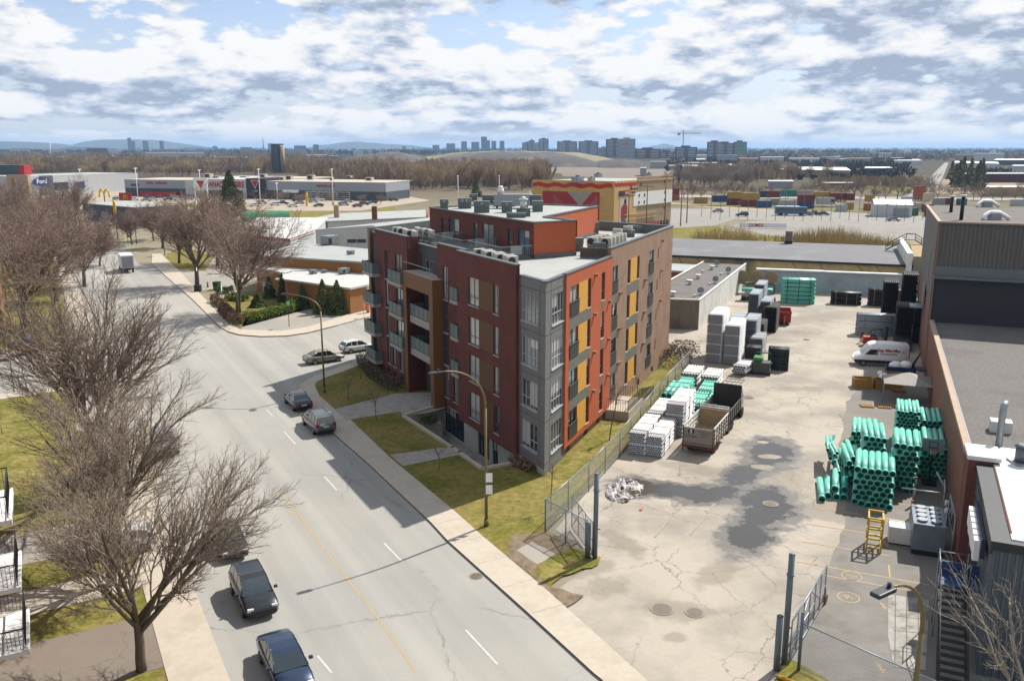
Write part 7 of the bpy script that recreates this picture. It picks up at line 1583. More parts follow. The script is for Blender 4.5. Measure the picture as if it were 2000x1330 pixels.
fence([(2.2,52.9),(5.7,60.0),(8.9,67.3),(11.6,74.2),(14.7,82.3),(20.1,95.0)],2.3,'long chain link fence between the green strip and the yard')
fence([(2.2,52.9),(4.7,49.6)],2.4,'short chain link return from the fence corner to the gate post',post_every=1.8)
def gate(hx,hy,az,L,label):
    o = empty('fence_gate',(hx,hy,.15),az,label,'gate','open sliding gate leaves');m = MB()
    for z in (.1,1.1,2.3): m.tube((0,0,z),(L,0,z),.04,k=6)
    n = max(2,int(L/1.1))
    for i in range(n+1): m.tube((L*i/n,0,.1),(L*i/n,0,2.3),.035,k=6)
    m.tube((0,0,.1),(L/2,0,2.3),.03,k=6);m.tube((L/2,0,2.3),(L,0,.1),.03,k=6);m.build('gate_frame',m_galv,o);m = MB();m.poly([(0,.01,.1),(L,.01,.1),(L,.01,2.3),(0,.01,2.3)]);m.build('mesh_panel',m_link,o)
    if L > 5: m = MB();m.tube((L+.2,-.1,.15),(L+.2,.1,.15),.28,k=14);m.tube((L+.2,0,.15),(L+.2,0,.8),.04,k=6);m.build('wheel',pm('rusty_iron','8a5a30',.8),o)
    return o
gate(5.0,49.3,-14,4.2,'open gate leaf at the left gate post');gate(13.7,38.0,33,6.9,'open gate leaf at the right gate post')
m_gp = pm('gate_post_grey','6f7c86',.5,.2,var=.08)
for i,(x,y,h,r,lb) in enumerate(((5.15,49.2,5.6,.15,'tall grey gate post at the left side of the yard entrance'),(4.7,49.25,2.4,.17,'short thick grey post beside the left gate post'),(13.45,38.05,5.9,.15,'tall grey gate post at the right side of the yard entrance'),(12.95,37.6,2.9,.16,'short thick grey post beside the right gate post'),(14.0,37.5,3.1,.08,'thin grey end post of the bottom right fence'))):
    o = empty('gate_post',(x,y,.05),None,lb,'post');m = MB();m.tube((0,0,0),(0,0,h),r,k=14);m.build('shaft',m_gp,o);m = MB();m.tube((0,0,h),(0,0,h+.06),r*1.05,r*.5,14);m.build('cap',m_gp,o)
    if h > 4: m = MB();m.tube((0,0,h-1.1),(0,0,h-1.0),r*1.25,k=14);m.tube((r,0,2),(r+.15,0,2),.04,k=6);m.build('hinge',m_gp,o)
fence([(14.0,37.5),(17.6,33.5),(21.5,29.5)],2.6,'chain link fence crossing the bottom right corner',post_every=5)
# dirty snow heap
m_snow = pm('dirty_snow','e9e5e0',.8,var=.06,scale=6,col2='5d4f40',c2=(.50,.60),c2scale=1.4,bump=.8,bscale=6,spec=.3)
p = G(1218,960);bm = bmesh.new();bmesh.ops.create_grid(bm,x_segments=70,y_segments=70,size=1)
from mathutils import noise as mnoise
rem = []
for v in bm.verts:
    x,y = v.co.x*1.35,v.co.y*2.3;r = math.hypot(x/1.25,y/2.15);n = mnoise.fractal(Vector((x*1.3,y*1.3,3)),1,2,6);r += n*.22
    z = max(0,1-r)**.6*.75*(1+.5*mnoise.fractal(Vector((x*3,y*3,7)),1,2,5));v.co = Vector((x,y,z-.01)); 
    if r > 1.02: rem.append(v)
bmesh.ops.delete(bm,geom=rem,context='VERTS')
me = bpy.data.meshes.new('snow_heap');bm.to_mesh(me);bm.free();me.materials.append(m_snow);o = bpy.data.objects.new('snow_heap',me);col.objects.link(o);o.location = (p.x,p.y,.05);o.rotation_euler = (0,0,R(-25));tag(o,'heap of dirty melting snow streaked with soil near the gate','snow heap')
# scattered orange tags and stones
for i,(x,y) in enumerate(((1252,997),(1169,1092))):
    p = G(x,y);o = empty('litter',(p.x,p.y,.06),20,('orange scrap lying below the snow heap','orange scrap at the foot of the gate post')[i],'litter');m = MB();m.poly([(-.18,-.1,0),(.15,-.12,.06),(.2,.08,.02),(-.05,.12,.09)]);m.build('scrap',m_or,o)
# ------------------------------------------------------------------ far buildings
def TT(root,az,flip): return frame_m((0,0,0),az,flip)
m_ctg = pm('store_light_grey','a9b0b8',.6,var=.05,scale=.3);m_ctd = pm('store_dark_grey','4d5862',.6,var=.06,scale=.3);m_ctr = pm('store_roof','d0c4b2',.9,var=.06,scale=.1)
m_hang = pm('white_cladding','d8dadb',.6,var=.05,scale=.3);m_bwin = pm('far_window','39454f',.3,var=.1)
m_tan = pm('tan_render','b9a183',.85,var=.06,scale=.4);m_tany = pm('yellow_render','e0b86a',.8,var=.08,scale=.5,col2='c99f52',c2scale=.15);m_creamy = pm('cream_render','edc486',.8,var=.05,scale=.4)
def T_flip(T): return T
st_ = empty('store',(-60,415,0),None,'long light and dark grey hardware store with big red lettering','store');T = frame_m((0,0,0),-73,1)
def bx(root,T,nm,mat,*bs):
    m = MB(T)
    for b in bs: m.box(*b)
    return m.build(nm,mat,root)
bx(st_,T,'lower_wall',m_ctd,(0,150,-28,0,0,4.2));bx(st_,T,'upper_wall',m_ctg,(0,76,-28,.1,4.2,8.3),(101,150,-28,.1,4.2,8.4))
bx(st_,T,'entrance_block',m_hang,(76,101,-28,.6,3.8,9.4),(101,112,-28,.8,0,8.8),(76.2,78,-3,.7,0,3.8));bx(st_,T,'tower_block',m_cord,(65,76,-26,.9,0,9.9));bx(st_,T,'roof',m_ctr,(0,150,-32,-.3,8.45,8.6),(60,120,-60,-32,8.4,8.9))
bx(st_,T,'window',m_bwin,(78,100,.02,.08,.3,3.7));bx(st_,T,'door',m_bwin,(48,54,.02,.3,.2,3));bx(st_,T,'door_canopy',m_white,(46.5,55,.1,1.5,3.2,4.6))
for i in range(7): bx(st_,T,'garage_door',m_offw,(19+i*3.6,22.2+i*3.6,.02,.12,.5,3.9))
for i in range(7):
    m = MB(T)
    for k in range(3): m.box(19.2+i*3.6,22+i*3.6,.125,.14,.8+k*1.0,1.5+k*1.0)
    m.build('garage_glazing',m_bwin,st_)
bx(st_,T,'garden_fence',m_red,(116,138,1,3.5,0,2.4));bx(st_,T,'door',m_bwin,(142,144,.02,.12,0,3),(145.5,147.5,.02,.12,0,3),(141,146,.12,.2,5.2,6.4))
text('CANADIAN TIRE',3.9,m_red,st_,text_T(T,88.6,.75,6.6,True),bold=.12,font_scale_x=.78);text("CENTRE DE L'AUTO",1.5,m_red,st_,text_T(T,32,.2,6.6,True),bold=.05,font_scale_x=.8);text('CENTRE DE JARDINAGE',1.5,m_red,st_,text_T(T,130,.2,6.9,True),bold=.05,font_scale_x=.8)
def tri(s,z,w,h,y): m = MB(T);m.poly([(s-w/2,y,z+h/2),(s+w/2,y,z+h/2),(s,y,z-h/2)]);return m
tri(70.8,6.9,4.6,4.2,1.0).build('emblem_border',m_white,st_);tri(70.8,7.0,4.0,3.6,1.02).build('emblem',m_red,st_);m = MB(T)
for a in range(5): t = R(90+(a-2)*38);m.poly([(70.8,1.04,8.9),(70.8+.55*math.cos(t)-.15,1.04,8.9+.6*math.sin(t)),(70.8+.75*math.cos(t),1.04,8.9+.8*math.sin(t)),(70.8+.55*math.cos(t)+.15,1.04,8.9+.6*math.sin(t))])
m.build('leaf_emblem',pm('leaf_green','3a8f3c',.6),st_);text('9-9',1.3,m_white,st_,text_T(T,70.4,1.0,3.6,True))
for i,(x,y,sx,h) in enumerate(((408,344,4,2),(425,346,4,1.2),(478,346,4,1.2),(515,344,3.5,1.8),(552,349,2.4,1.4),(566,348,3.2,1.8),(608,348,3.6,2.2),(648,350,1.5,1.4),(682,344,3,1),(722,350,3.5,1.5))):
    p = G(x,y+4,8.6);o = empty('rooftop_unit',(p.x,p.y,8.6),17,'beige rooftop unit on the store roof, %s from the left' % ['first','second','third','fourth','fifth','sixth','seventh','eighth','ninth','last'][i],'rooftop unit','rooftop units on the store');m = MB();m.box(-sx*.4,sx*.4,-sx/2,sx/2,.3,h+.3);m.build('casing',m_ctr,o);m = MB();m.box(-sx*.42,-sx*.4,-sx*.3,sx*.3,.5,h);m.build('grille',m_trim,o)
# dealership, left
dl = empty('dealership',(-224,520,0),None,'long white dealership hall with blue oval sign','dealership');T = frame_m((0,0,0),-131,1)
p0 = G(272,372);dl.location = (p0.x,p0.y,0);p1 = G(55,384);az_ = math.degrees(math.atan2(p1.x-p0.x,p1.y-p0.y));T = frame_m((0,0,0),az_,1);Ld = (p1-p0).length
bx(dl,T,'wall',m_hang,(0,Ld,-40,0,0,9.8));bx(dl,T,'roof',m_memb,(0,Ld,-40,-.5,9.9,10.05));bx(dl,T,'window',m_bwin,(Ld*.66,Ld*.8,.02,.15,2.5,6.5));bx(dl,T,'front_tower',m_copg,(Ld*.8,Ld*.9,-.2,1.5,0,10.4));bx(dl,T,'front_panel',m_hang,(Ld*.9,Ld,-.2,.9,0,10.3))
m_blue = pm('sign_blue','1f3f86',.5)
m = MB(T);c = Ld*.895;m.poly([(c+5.5*math.cos(a*math.pi/12),1.6,7.3+2.2*math.sin(a*math.pi/12)) for a in range(24)]);m.build('oval_sign',m_blue,dl);text('Ford',3.2,m_white,dl,text_T(T,c,1.7,7.4,True),bold=.06)
bx(dl,T,'billboard',m_blue,(Ld*.52,Ld*.6,.1,.4,3,6.5))
db = empty('dark_hall',(*G(-60,378)[:2],0),None,'dark slate box building with a red side at the far left','building');a = G(-60,378);b_ = G(42,378);az_ = math.degrees(math.atan2(b_.x-a.x,b_.y-a.y));T = frame_m((0,0,0),az_,-1)
bx(db,T,'wall',m_ctd,(0,(b_-a).length,-8,0,0,15.5));bx(db,T,'side_wall',m_red,((b_-a).length,(b_-a).length+3,-8,-.2,0,15.3));bx(db,T,'sign',m_hang,(22,30,.05,.3,7,10),)
o = empty('gate_arch',(*G(39,384)[:2],0),az_+0,'tan stone gateway arch at the dealership','arch');m = MB();m.box(-5,-2.5,-1.5,1.5,0,9);m.box(3,6,-1.5,1.5,0,9);m.box(-5,6,-1.4,1.4,9,11);m.build('arch',m_tan,o)
# storage building
sb = empty('storage_building',(29,248,0),None,'big tan storage building with wavy red band and mural','storage building');T1 = frame_m((0,0,0),-62,1);T2 = frame_m((0,0,0),37,-1)
dF = Vector(dirv(-62)[:2])*26;dS = Vector(dirv(37)[:2])*36
m = MB();m.prism([(0,0),tuple(dS),tuple(dS+dF),tuple(dF)],0,15.2);m.build('core',m_tan,sb);m = MB();m.poly([(0,0,15.21),(*dS,15.21),(*(dS+dF),15.21),(*dF,15.21)]);m.build('roof',m_memb,sb)
bx(sb,T1,'front_wall',m_tany,(0,26,.0,.12,0,15.6));bx(sb,T2,'side_wall',m_creamy,(0,13.2,.0,.12,0,15.6));bx(sb,T2,'white_panel',m_white,(11.2,36.05,.0,.22,8.0,12.0));bx(sb,T2,'upper_wall',m_tan,(13.2,36.0,.0,.14,12.0,16.4));bx(sb,T2,'ledge',m_creamy,(13.2,36,.14,.3,15.2,15.4),(6,26,.14,.3,5.6,5.8),(6,26,.14,.3,4.2,4.4))
def wave(T,s0,s1,z,amp,wl,th,y,mat,nm,root,tooth=False):
    m = MB(T);n = int((s1-s0)/wl*8);pts = []
    for i in range(n+1):
        s = s0+(s1-s0)*i/n;ph = (s-s0)/wl;w = amp*(abs((ph % 1)*2-1)*2-1 if tooth else math.sin(ph*6.283));pts.append((s,z+w))
    for (a,za),(b,zb) in zip(pts,pts[1:]): m.poly([(a,y,za-th/2),(b,y,zb-th/2),(b,y,zb+th/2),(a,y,za+th/2)])
    m.build(nm,mat,root)
m_rw = pm('mural_red','b4232a',.6,var=.1);wave(T1,.4,25.8,14.2,.25,5.5,1.2,.16,pm('bright_red','cc2213',.6),'wavy_band',sb);wave(T2,.2,13,14.5,.18,1.8,1.0,.16,pm('bright_red','cc2213',.6),'wavy_band',sb,True)
bx(sb,T1,'mural',m_rw,(4.3,22.5,.12,.2,2,12.4));m = MB(T1);m.poly([(14.5,.22,12.4),(6.5,.22,12.4),(10.3,.22,8.2)]);m.poly([(11.3,.22,8.6),(9.4,.22,8.6),(8.6,.22,2),(12.2,.22,2)]);m.build('mural_corridor',pm('mural_grey','b9aca0',.7,var=.15),sb)
m = MB(T1)
for i in range(8): m.box(5+i*.42,5.25+i*.42,.21,.23,2,11.4-i*.5);m.box(15+i*.5,15.25+i*.5,.21,.23,2,8.6+i*.4)
m.build('mural_stripes',pm('mural_pink','b9746c',.7),sb);text("L'ENTREPOSAGE",1.35,pm('mural_letter','c9b4a8',.6),sb,text_T(T1,9.6,.26,8.0,True),font_scale_x=.85)
bx(sb,T2,'sign_board',m_dark,(2.6,5.9,.13,.25,11.2,12.7));bx(sb,T2,'sign_board',m_red,(5.9,9.0,.13,.25,11.3,12.8));text('HALL',1.2,m_white,sb,text_T(T2,7.4,.28,12.05));text('FORT',1.2,m_copg,sb,text_T(T2,4.2,.28,11.95));text('MINI-ENTREPOTS',.75,m_dark,sb,text_T(T2,11.2,.28,13.0),font_scale_x=.7,bold=.03);text('514 366',.75,m_dark,sb,text_T(T2,11.0,.28,12.0),bold=.03)
bx(sb,T2,'poster',pm('poster_pale','ddd9d0',.6),(3.2,8.4,.13,.18,1.5,10.6));m = MB(T2);m.poly([(4.2,.2,1.6),(6.9,.2,1.6),(7.1,.2,5.2),(4.1,.2,5.0)]);m.build('poster_jeans',pm('poster_dark','5b5f66',.6),sb);m = MB(T2);m.poly([(3.9,.21,4.8),(7.6,.21,5.0),(7.6,.21,8.2),(6.6,.21,9.0),(4.8,.21,8.6),(4.0,.21,7.8)]);m.build('poster_shirt',m_rw,sb);m = MB(T2);m.poly([(6.3+.7*math.cos(a),.22,9.6+.9*math.sin(a)) for a in [i*.628 for i in range(10)]]);m.build('poster_hair',m_dark,sb)
for s,z in ((14.5,11),(17.8,11),(14.5,8.9),(17.8,8.9),(31,14.6),(31,11.3),(31,9),(31,6.5),(15.5,14.2),(9.5,13.6)): bx(sb,T2,'window',m_bwin,(s-.35,s+.35,.22,.27,z-.45,z+.45))
for i in range(10): bx(sb,T2,'garage_door',m_red if i < 7 else m_dark,(14+i*2.1,15.3+i*2.1,.14,.2,0,2.6))
for i,(x,y,sc) in enumerate(((1155,350,1),(1128,352,1.6),(1168,342,1.2),(1267,340,1))): p = G(x,y+4,15.2);o = empty('rooftop_unit',(p.x,p.y,15.2),37,'rooftop unit on the storage building, %s from the left' % ['second','first','third','last'][i],'rooftop unit');m = MB();m.box(-sc,sc,-sc*.7,sc*.7,0,sc);m.build('casing',m_galv,o);m = MB();m.tube((0,0,sc),(0,0,sc+.3),.4*sc,k=10);m.build('fan',m_trim,o)
# restaurant with arches signs
m_arch = pm('arch_yellow','f2c41a',.5)
md = empty('restaurant',(-124,285,0),None,'dark charcoal restaurant building with a flat roof','restaurant');T = frame_m((0,0,0),-51,1)
bx(md,T,'wall',m_ctd,(0,36,-16,0,0,5.6));bx(md,T,'roof',m_memb,(-.3,36.3,-16.3,.2,5.6,5.8));bx(md,T,'window',m_bwin,(8,13,.02,.08,.6,2.6));bx(md,T,'entrance',m_galv,(17,22,.03,.5,0,3.4));bx(md,T,'side_wing',m_rbrick,(-16,0,-12,-1,0,4.2))
def arches(root,y,z,w,h,r,mat=m_arch):
    m = MB()
    for sg in (-1,1):
        pts = [(0,y+sg*w*.25+w*.25*math.cos(t),z+h*math.sin(t)**.8) for t in [math.pi*i/14 for i in range(15)]];m.path(pts,r,6)
    return m.build('arches',mat,root)
p = G(230,468);o = empty('arches_sign',(p.x,p.y,0),60,'tall yellow double arch sign on a red base board','sign');m = MB();m.tube((0,0,0),(0,0,6.3),.15,k=8);m.build('pole',m_dark,o);arches(o,0,7.2,3.0,3.4,.28);m = MB();m.box(-.2,.2,-2.2,2.2,6.3,7.2);m.build('board',m_red,o)
p = G(206,405);o = empty('arches_sign',(p.x,p.y,0),90,'yellow double arch sign by the store car park','sign');m = MB();m.tube((0,0,0),(0,0,5),.2,k=8);m.build('pole',m_dark,o);o.rotation_euler = (0,0,R(90));arches(o,0,4.2,5,3.2,.35);o.rotation_euler = (0,0,R(75))
p = G(246,402);o = empty('arches_sign',(p.x,p.y,0),0,'red board with small yellow double arches','sign');o.rotation_euler = (0,0,R(80));m = MB();m.box(0.1,.3,-3,3,2.2,5.6);m.build('board',m_red,o);a_ = arches(o,0,2.6,1.8,2.0,.16);m = MB();m.tube((.2,-2,0),(.2,-2,2.2),.1);m.tube((.2,2,0),(.2,2,2.2),.1);m.build('posts',m_dark,o)
post('stop_sign',(314,452),3.4,'round red sign beside the bare tree near the restaurant','sign',[('disc',m_red,(-.9,.9,-.15,-.1,2.6,4.1))],r=.07)
post('banner',(250,472),4.2,'tall dark red banner on the grass island','banner',[('cloth',m_rw,(-.55,.55,-.1,-.05,1.0,4.4))],r=.06)
# store pylon sign
p = G(395,402);o = empty('pylon_sign',(p.x,p.y,0),0,'white pylon sign with a red inverted triangle','sign');o.rotation_euler = (0,0,R(8));m = MB();m.box(-2.9,-2.4,-.3,.3,0,12);m.box(2.4,2.9,-.3,.3,0,12);m.build('posts',m_white,o);m = MB();m.box(-2.4,2.4,-.35,.35,6.5,12);m.build('panel',m_white,o);m = MB();m.poly([(-1.7,-.37,10.8),(1.7,-.37,10.8),(0,-.37,7.4)]);m.build('emblem',m_red,o)
for i,(x,y,h) in enumerate(((393,385,13.5),(509,401,15.5),(651,401,15.5),(542,391,8),(681,391,8),(270,391,15),(160,378,13),(413,386,8),(306,384,7),(895,405,13),(975,395,12))):
    p = G(x,y);o = empty('car_park_lamp',(p.x,p.y,0),0,'white car park light pole, %s in the store car park' % ['behind the pylon sign','tall one beside the dark block','tall one before the garage doors','short one left of the doors','short one at the right corner','tall one at the left wing','far left before the dealership','short one before the lettering','short one by the left wing','lone one behind the penthouse','right one behind the penthouse'][i],'lamp','car park light poles');m = MB();m.tube((0,0,0),(0,0,h),.2,.12,6);m.build('pole',m_white,o);m = MB();m.box(-1.4,1.4,-.15,.15,h,h+.25);m.box(-1.7,-1.1,-.3,.3,h-.1,h+.2);m.box(1.1,1.7,-.3,.3,h-.1,h+.2);m.build('lamp_heads',m_white,o)
    if i in (1,2): m = MB();m.tube((0,0,0),(0,0,1.6),.45,k=8);m.build('base',m_yell,o)
p = G(600,402);o = empty('totem',(p.x,p.y,0),0,'yellow and black totem sign before the garage doors','sign');m = MB();m.box(-.9,.9,-.4,.4,0,5.5);m.build('body',m_arch,o);m = MB();m.box(-.4,.3,-.42,-.4,2,4.5);m.build('mark',m_trim,o)
sheet('car_park',GP(0,(200,372),(800,384),(840,392),(700,412),(560,412),(400,408),(200,412),(-40,395),(-60,374)),m_conc if 0 else pm('far_asphalt','b9aa96',.9,var=.08,scale=.1),.02);sheet('grass_verge',GP(0,(530,414),(700,414),(770,404),(780,414),(740,426),(520,426)),m_grassg,.03);sheet('grass_verge',GP(0,(298,397),(420,397),(420,404),(300,406)),m_grassg,.03)
o = empty('green_tent',(*G(520,432)[:2],0),75,'green arched tunnel tent behind the grey warehouse','tent');m = MB(); 
for i in range(12): a = math.pi*i/12;b_ = math.pi*(i+1)/12;m.poly([(-8,3.4*math.cos(a),3.4*math.sin(a)),(8,3.4*math.cos(a),3.4*math.sin(a)),(8,3.4*math.cos(b_),3.4*math.sin(b_)),(-8,3.4*math.cos(b_),3.4*math.sin(b_))])
m.build('cover',pm('tent_green','1f9160',.5),o);m = MB();m.poly([(-7.9,3.4*math.cos(a),3.4*math.sin(a)) for a in [math.pi*i/12 for i in range(13)]]);m.build('end_panel',m_offw,o)
# brick office with low roofs
of = empty('brick_office',(-25,131,0),None,'single storey orange brick office with white flat roofs and rounded corner','office');m_ofb = pm('office_brick','b07a3f',.85,var=.1,scale=4);m_ofr = pm('office_roof','d6d6d2',.7,var=.05,scale=.5); 
def lv(root,pts,z,mw,mr,nm='roof',t=.3,h0=0):
    q = [(p[0]-root.location.x,p[1]-root.location.y) for p in pts];m = MB();m.prism(q,h0,z-t);m.build('wall',mw,root);c = sum((Vector(p) for p in q),Vector((0,0)))/len(q);m = MB();m.prism([tuple(Vector(p)+(Vector(p)-c).normalized()*.35) for p in q],z-t,z);m.build(nm,mr,root)
lv(of,GP(4.2,(683,562),(716,555),(730,530),(640,525),(575,528),(556,533),(552,539),(560,545)),4.2,m_ofb,m_ofr)
lv(of,GP(4.35,(500,522),(545,508),(650,515),(660,527),(575,528),(556,533),(530,526)),4.35,m_ofb,m_ofr);lv(of,GP(6.2,(520,499),(722,512),(722,487),(590,475),(512,494)),6.2,m_ofb,m_memb)
Tq = frame_m((0,0,0),-51,1);Ts = frame_m((0,0,0),37,-1)
bx(of,Ts,'window',m_curt2,(.8,2.4,.1,.2,1.2,2.8));bx(of,Tq,'window',m_glass2,(12,14.5,.3,.4,1,3),(20.5,22,.3,.4,1,3))
o = empty('entrance_canopy',(*G(560,584)[:2],0),0,'round brown canopy on slim columns at the office entrance','canopy');m = MB();m.tube((0,0,3.2),(0,0,3.5),1.7,k=20);m.build('roof',m_tan,o);m = MB()
for a in (-.8,-.2,.4): m.tube((a,-.6,0),(a,-.6,3.2),.1,k=8)
m.build('columns',m_galv,o)
for i,(x,y,z,s) in enumerate(((645,478,6.2,2.0),(668,522,4.2,1.9),(672,535,4.2,1.1),(708,520,4.2,1.9),(685,497,6.2,.8),(612,535,4.2,.8),(633,533,4.2,.6))): p = G(x,y,z);o = empty('rooftop_unit',(p.x,p.y,z),37,'grey air unit on the brick office roof, %s' % ['large one in the middle','tall one at the step','small one below the tall one','right one by the apartments','small pipe one','tiny one at the left','tiny one next to it'][i],'rooftop unit','air units on the brick office');m = MB();m.box(-s*.7,s*.7,-s*.6,s*.6,.15,s*.9);m.build('casing',m_galv,o);m = MB();m.box(-s*.72,-s*.3,-s*.62,-s*.6,.25,s*.7);m.build('grille',m_trim,o);m = MB();m.box(-s*.6,s*.6,-s*.5,s*.5,0,.15);m.build('base',m_dark,o)
# grey gabled warehouse and red trimmed roofs
gw = empty('grey_warehouse',(-43,185,0),None,'pale grey ribbed warehouse with a low gable roof','warehouse');q = GP(8,(616,447),(725,441),(838,449)); 
e0,e1,e2 = [Vector(a) for a in GP(7.0,(616,449))+GP(7.8,(727,441))+GP(5.5,(850,470))];L0 = Vector(gw.location[:2]);bk = Vector((.55,.83)).normalized()*46;m = MB();a,b_ = e0-L0,e1-L0;c = e1+(e1-e0)*.9-L0
m.poly([(*a,0),(*c,0),(*c,5.2),(*b_,7.8),(*a,7.0)]);m.poly([(*a,0),(*(a+bk),0),(*(a+bk),7.0),(*a,7.0)]);m.build('wall',m_hang,gw);m = MB();m.poly([(*a,7.05),(*b_,7.85),(*(b_+bk),7.85),(*(a+bk),7.05)]);m.poly([(*b_,7.85),(*c,5.25),(*(c+bk),5.25),(*(b_+bk),7.85)]);m.build('roof',m_memb,gw)
d = (b_-a).normalized();n = Vector((d.y,-d.x));m = MB(); 
for t in (.55,.72): u = a+(b_-a)*t;v = u+d*2;m.poly([(*(u+n*.05),4.0),(*(v+n*.05),4.0),(*(v+n*.05),4.8),(*(u+n*.05),4.8)])
m.build('window',m_bwin,gw)
rt = empty('red_trimmed_hall',(-52,206,0),None,'white roofed hall with bright red roof edge','hall');lv(rt,GP(5.4,(567,468),(613,452),(640,425),(500,425),(470,455)),5.4,m_hang,m_ofr);m = MB();q = [Vector(p)-Vector((-52,206)) for p in GP(5.4,(490,461),(567,468),(613,452))]
for a,b_ in zip(q,q[1:]): m.poly([(a.x*1.0,a.y-.5,5.0),(b_.x,b_.y-.5,5.0),(b_.x,b_.y-.5,5.6),(a.x,a.y-.5,5.6)])
m.build('red_edge',m_red,rt)
r2 = empty('low_hall',(-30,240,0),None,'long low hall with pale roof and brick chimneys behind the gabled warehouse','hall');lv(r2,GP(5,(600,428),(640,432),(830,424),(830,410),(660,417)),5,m_hang,m_memb);m = MB();m.T = Matrix.Translation((-30*-1-30-0,0,0)); 
for (x,y,c_,nm) in ((658,425,m_tan,'stack'),(732,428,m_rbrick,'chimney')): p = G(x,y,5);mm = MB();mm.box(p.x+30-.7,p.x+30+.7,p.y-240-.7,p.y-240+.7,5,8.6);mm.build(nm,c_,r2)
r3 = empty('red_roof_shed',(*G(790,415)[:2],0),None,'small shed with a bright red roof edge behind the hall','shed');lv(r3,GP(4,(720,419),(835,421),(835,414),(770,413)),4,m_rbrick,m_red)
# right side: highway, railway containers
m_hw = pm('highway_concrete','99958e',.9,var=.08,scale=.3,stretch=(1,1,1),col2='a39c93',c2scale=.05)
sheet('highway',GP(0,(1310,408),(1500,408),(1850,424),(1850,448),(1650,436),(1430,428),(1400,440),(1306,452),(1300,462),(1296,440)),m_hw,.012);sheet('road',GP(0,(1240,470),(1330,440),(1410,423),(1440,427),(1400,440),(1340,462),(1300,480)),m_hw,.022)
sheet('empty_lot',wobble(GP(0,(1425,441),(1470,432),(1600,430),(1850,445),(1850,475),(1640,470),(1500,462)),.5,6,4),pm('lot_gravel','98938b',.9,var=.14,scale=.2,col2='867c70',c2scale=.04),.032);sheet('grass_verge',GP(0,(1312,446),(1400,441),(1420,452),(1560,466),(1830,476),(1830,492),(1312,480)),m_grass,.04);sheet('green_patch',wobble(GP(0,(1314,450),(1390,442),(1400,448),(1330,462)),.4,4,6),m_grassg,.05)
sheet('sandy_ground',GP(0,(1296,400),(1400,407),(1500,415),(1500,409),(1310,396)),pm('sandy','ad9d86',.9,var=.1,scale=.2),.05)
sheet('grass_strip',GP(0,(1310,402),(1500,407),(1850,424),(1850,420),(1500,404),(1310,399)),m_grass,.06)
CONT = dict(red='8a3234',navy='2f4a72',yellow='bd9a40',blue='2f5f87',teal='3a8f86',white='c3c5c5',beige='b9a696',orange='b0603a',cream='d9cfae',maroon='77252c',green='2f7552',grey='a3a7aa')
mc = {k: pm('container_'+k,v,.6,var=.1,scale=.3) for k,v in CONT.items()}
def container(x0,x1,y,z,c,label,lvl=None):
    a = G(x0,y);b = G(x1,y);L = (b-a).length;az = math.degrees(math.atan2(b.x-a.x,b.y-a.y));o = empty('container',(a.x,a.y,z),az,label,'shipping container','containers by the railway');m = MB();m.box(.05,L-.05,.05,2.4,.05,2.85);m.build('body',mc[c],o);m = MB()
    for xx in (0,L-.12): m.box(xx,xx+.12,0,.12,0,2.9)
    m.box(.12,L-.12,0,.1,0,.12);m.box(.12,L-.12,0,.1,2.8,2.9);m.build('frame',mc[c],o);return o
CL = [(1302,1326,392,2.9,'red','upper red container at the left end of the row'),(1302,1327,392,0,'orange','lower orange container at the left end of the row'),(1356,1382,398,0,'yellow','single yellow container next to the gap'),(1392,1420,402,1.5,'navy','tall navy blue container with white marks'),(1421,1447,401,2.9,'yellow','upper yellow container right of the navy one'),(1421,1448,401,0,'maroon','lower maroon container right of the navy one'),(1449,1483,404,2.9,'yellow','second upper yellow container with a dark emblem'),(1449,1478,404,0,'red','lower crimson container under the second yellow one'),(1479,1507,406,0,'blue','slate blue container in front'),(1484,1496,399,2.9,'navy','dark blue container end between yellow and red'),(1497,1523,399,2.9,'red','dark red container left of the teal one'),(1508,1523,401,0,'grey','grey container under the dark red one'),(1524,1555,403,4.0,'teal','teal container on top of white tank containers'),(1524,1555,405,0,'white','white tank container under the teal one'),(1557,1587,404,4.0,'beige','beige container on top'),(1559,1590,408,2.9,'maroon','maroon container over a navy one'),(1559,1590,408,0,'navy','navy container at the bottom beside the lettered one'),(1588,1620,403,3.2,'yellow','long yellow container behind the white lettered one'),(1596,1630,405,1.2,'white','white container with dark lettering'),(1622,1653,404,2.9,'red','long dark red container behind'),(1654,1668,405,2.9,'maroon','maroon container end behind a yellow one'),(1650,1667,410,0,'yellow','small yellow container at ground level'),(1635,1655,414,0,'white','small white shed container in front'),(1691,1706,408,2.9,'yellow','yellow container on an orange one'),(1690,1707,412,0,'orange','rusty orange container below the yellow one'),(1709,1722,417,2.4,'red','red container beside the white tent'),(1718,1727,420,0,'orange','short orange container before the white tent'),(1762,1782,413,2.9,'white','white container right of the tent, upper'),(1762,1784,416,0,'grey','grey container right of the tent, lower'),(1785,1804,405,6.0,'orange','upper bright orange container of the tall pair'),(1785,1804,405,3.1,'orange','lower bright orange container of the tall pair'),(1783,1802,413,0.5,'cream','cream container below the orange pair'),(1805,1823,408,3.5,'cream','cream container at the right end'),(1783,1793,422,0,'green','short green container in front'),(1805,1822,414,0,'red','vermilion container at the right'),(1810,1820,424,0,'maroon','maroon container end nearest the tall warehouse'),(1825,1846,400,0,'grey','grey container beyond the tall warehouse roof'),(1847,1860,400,0,'red','red container beyond the tall warehouse roof'),(1872,1888,401,0,'blue','blue grey container far right'),(1978,2004,403,0,'white','pale container at the right edge')]
for c in CL:
    o = container(*c)
    if 'lettering' in c[5]: text('MAERSK',1.9,m_dark,o,Matrix(((1,0,0,9.2),(0,0,-1,-.04),(0,1,0,1.5),(0,0,0,1))),bold=.05)
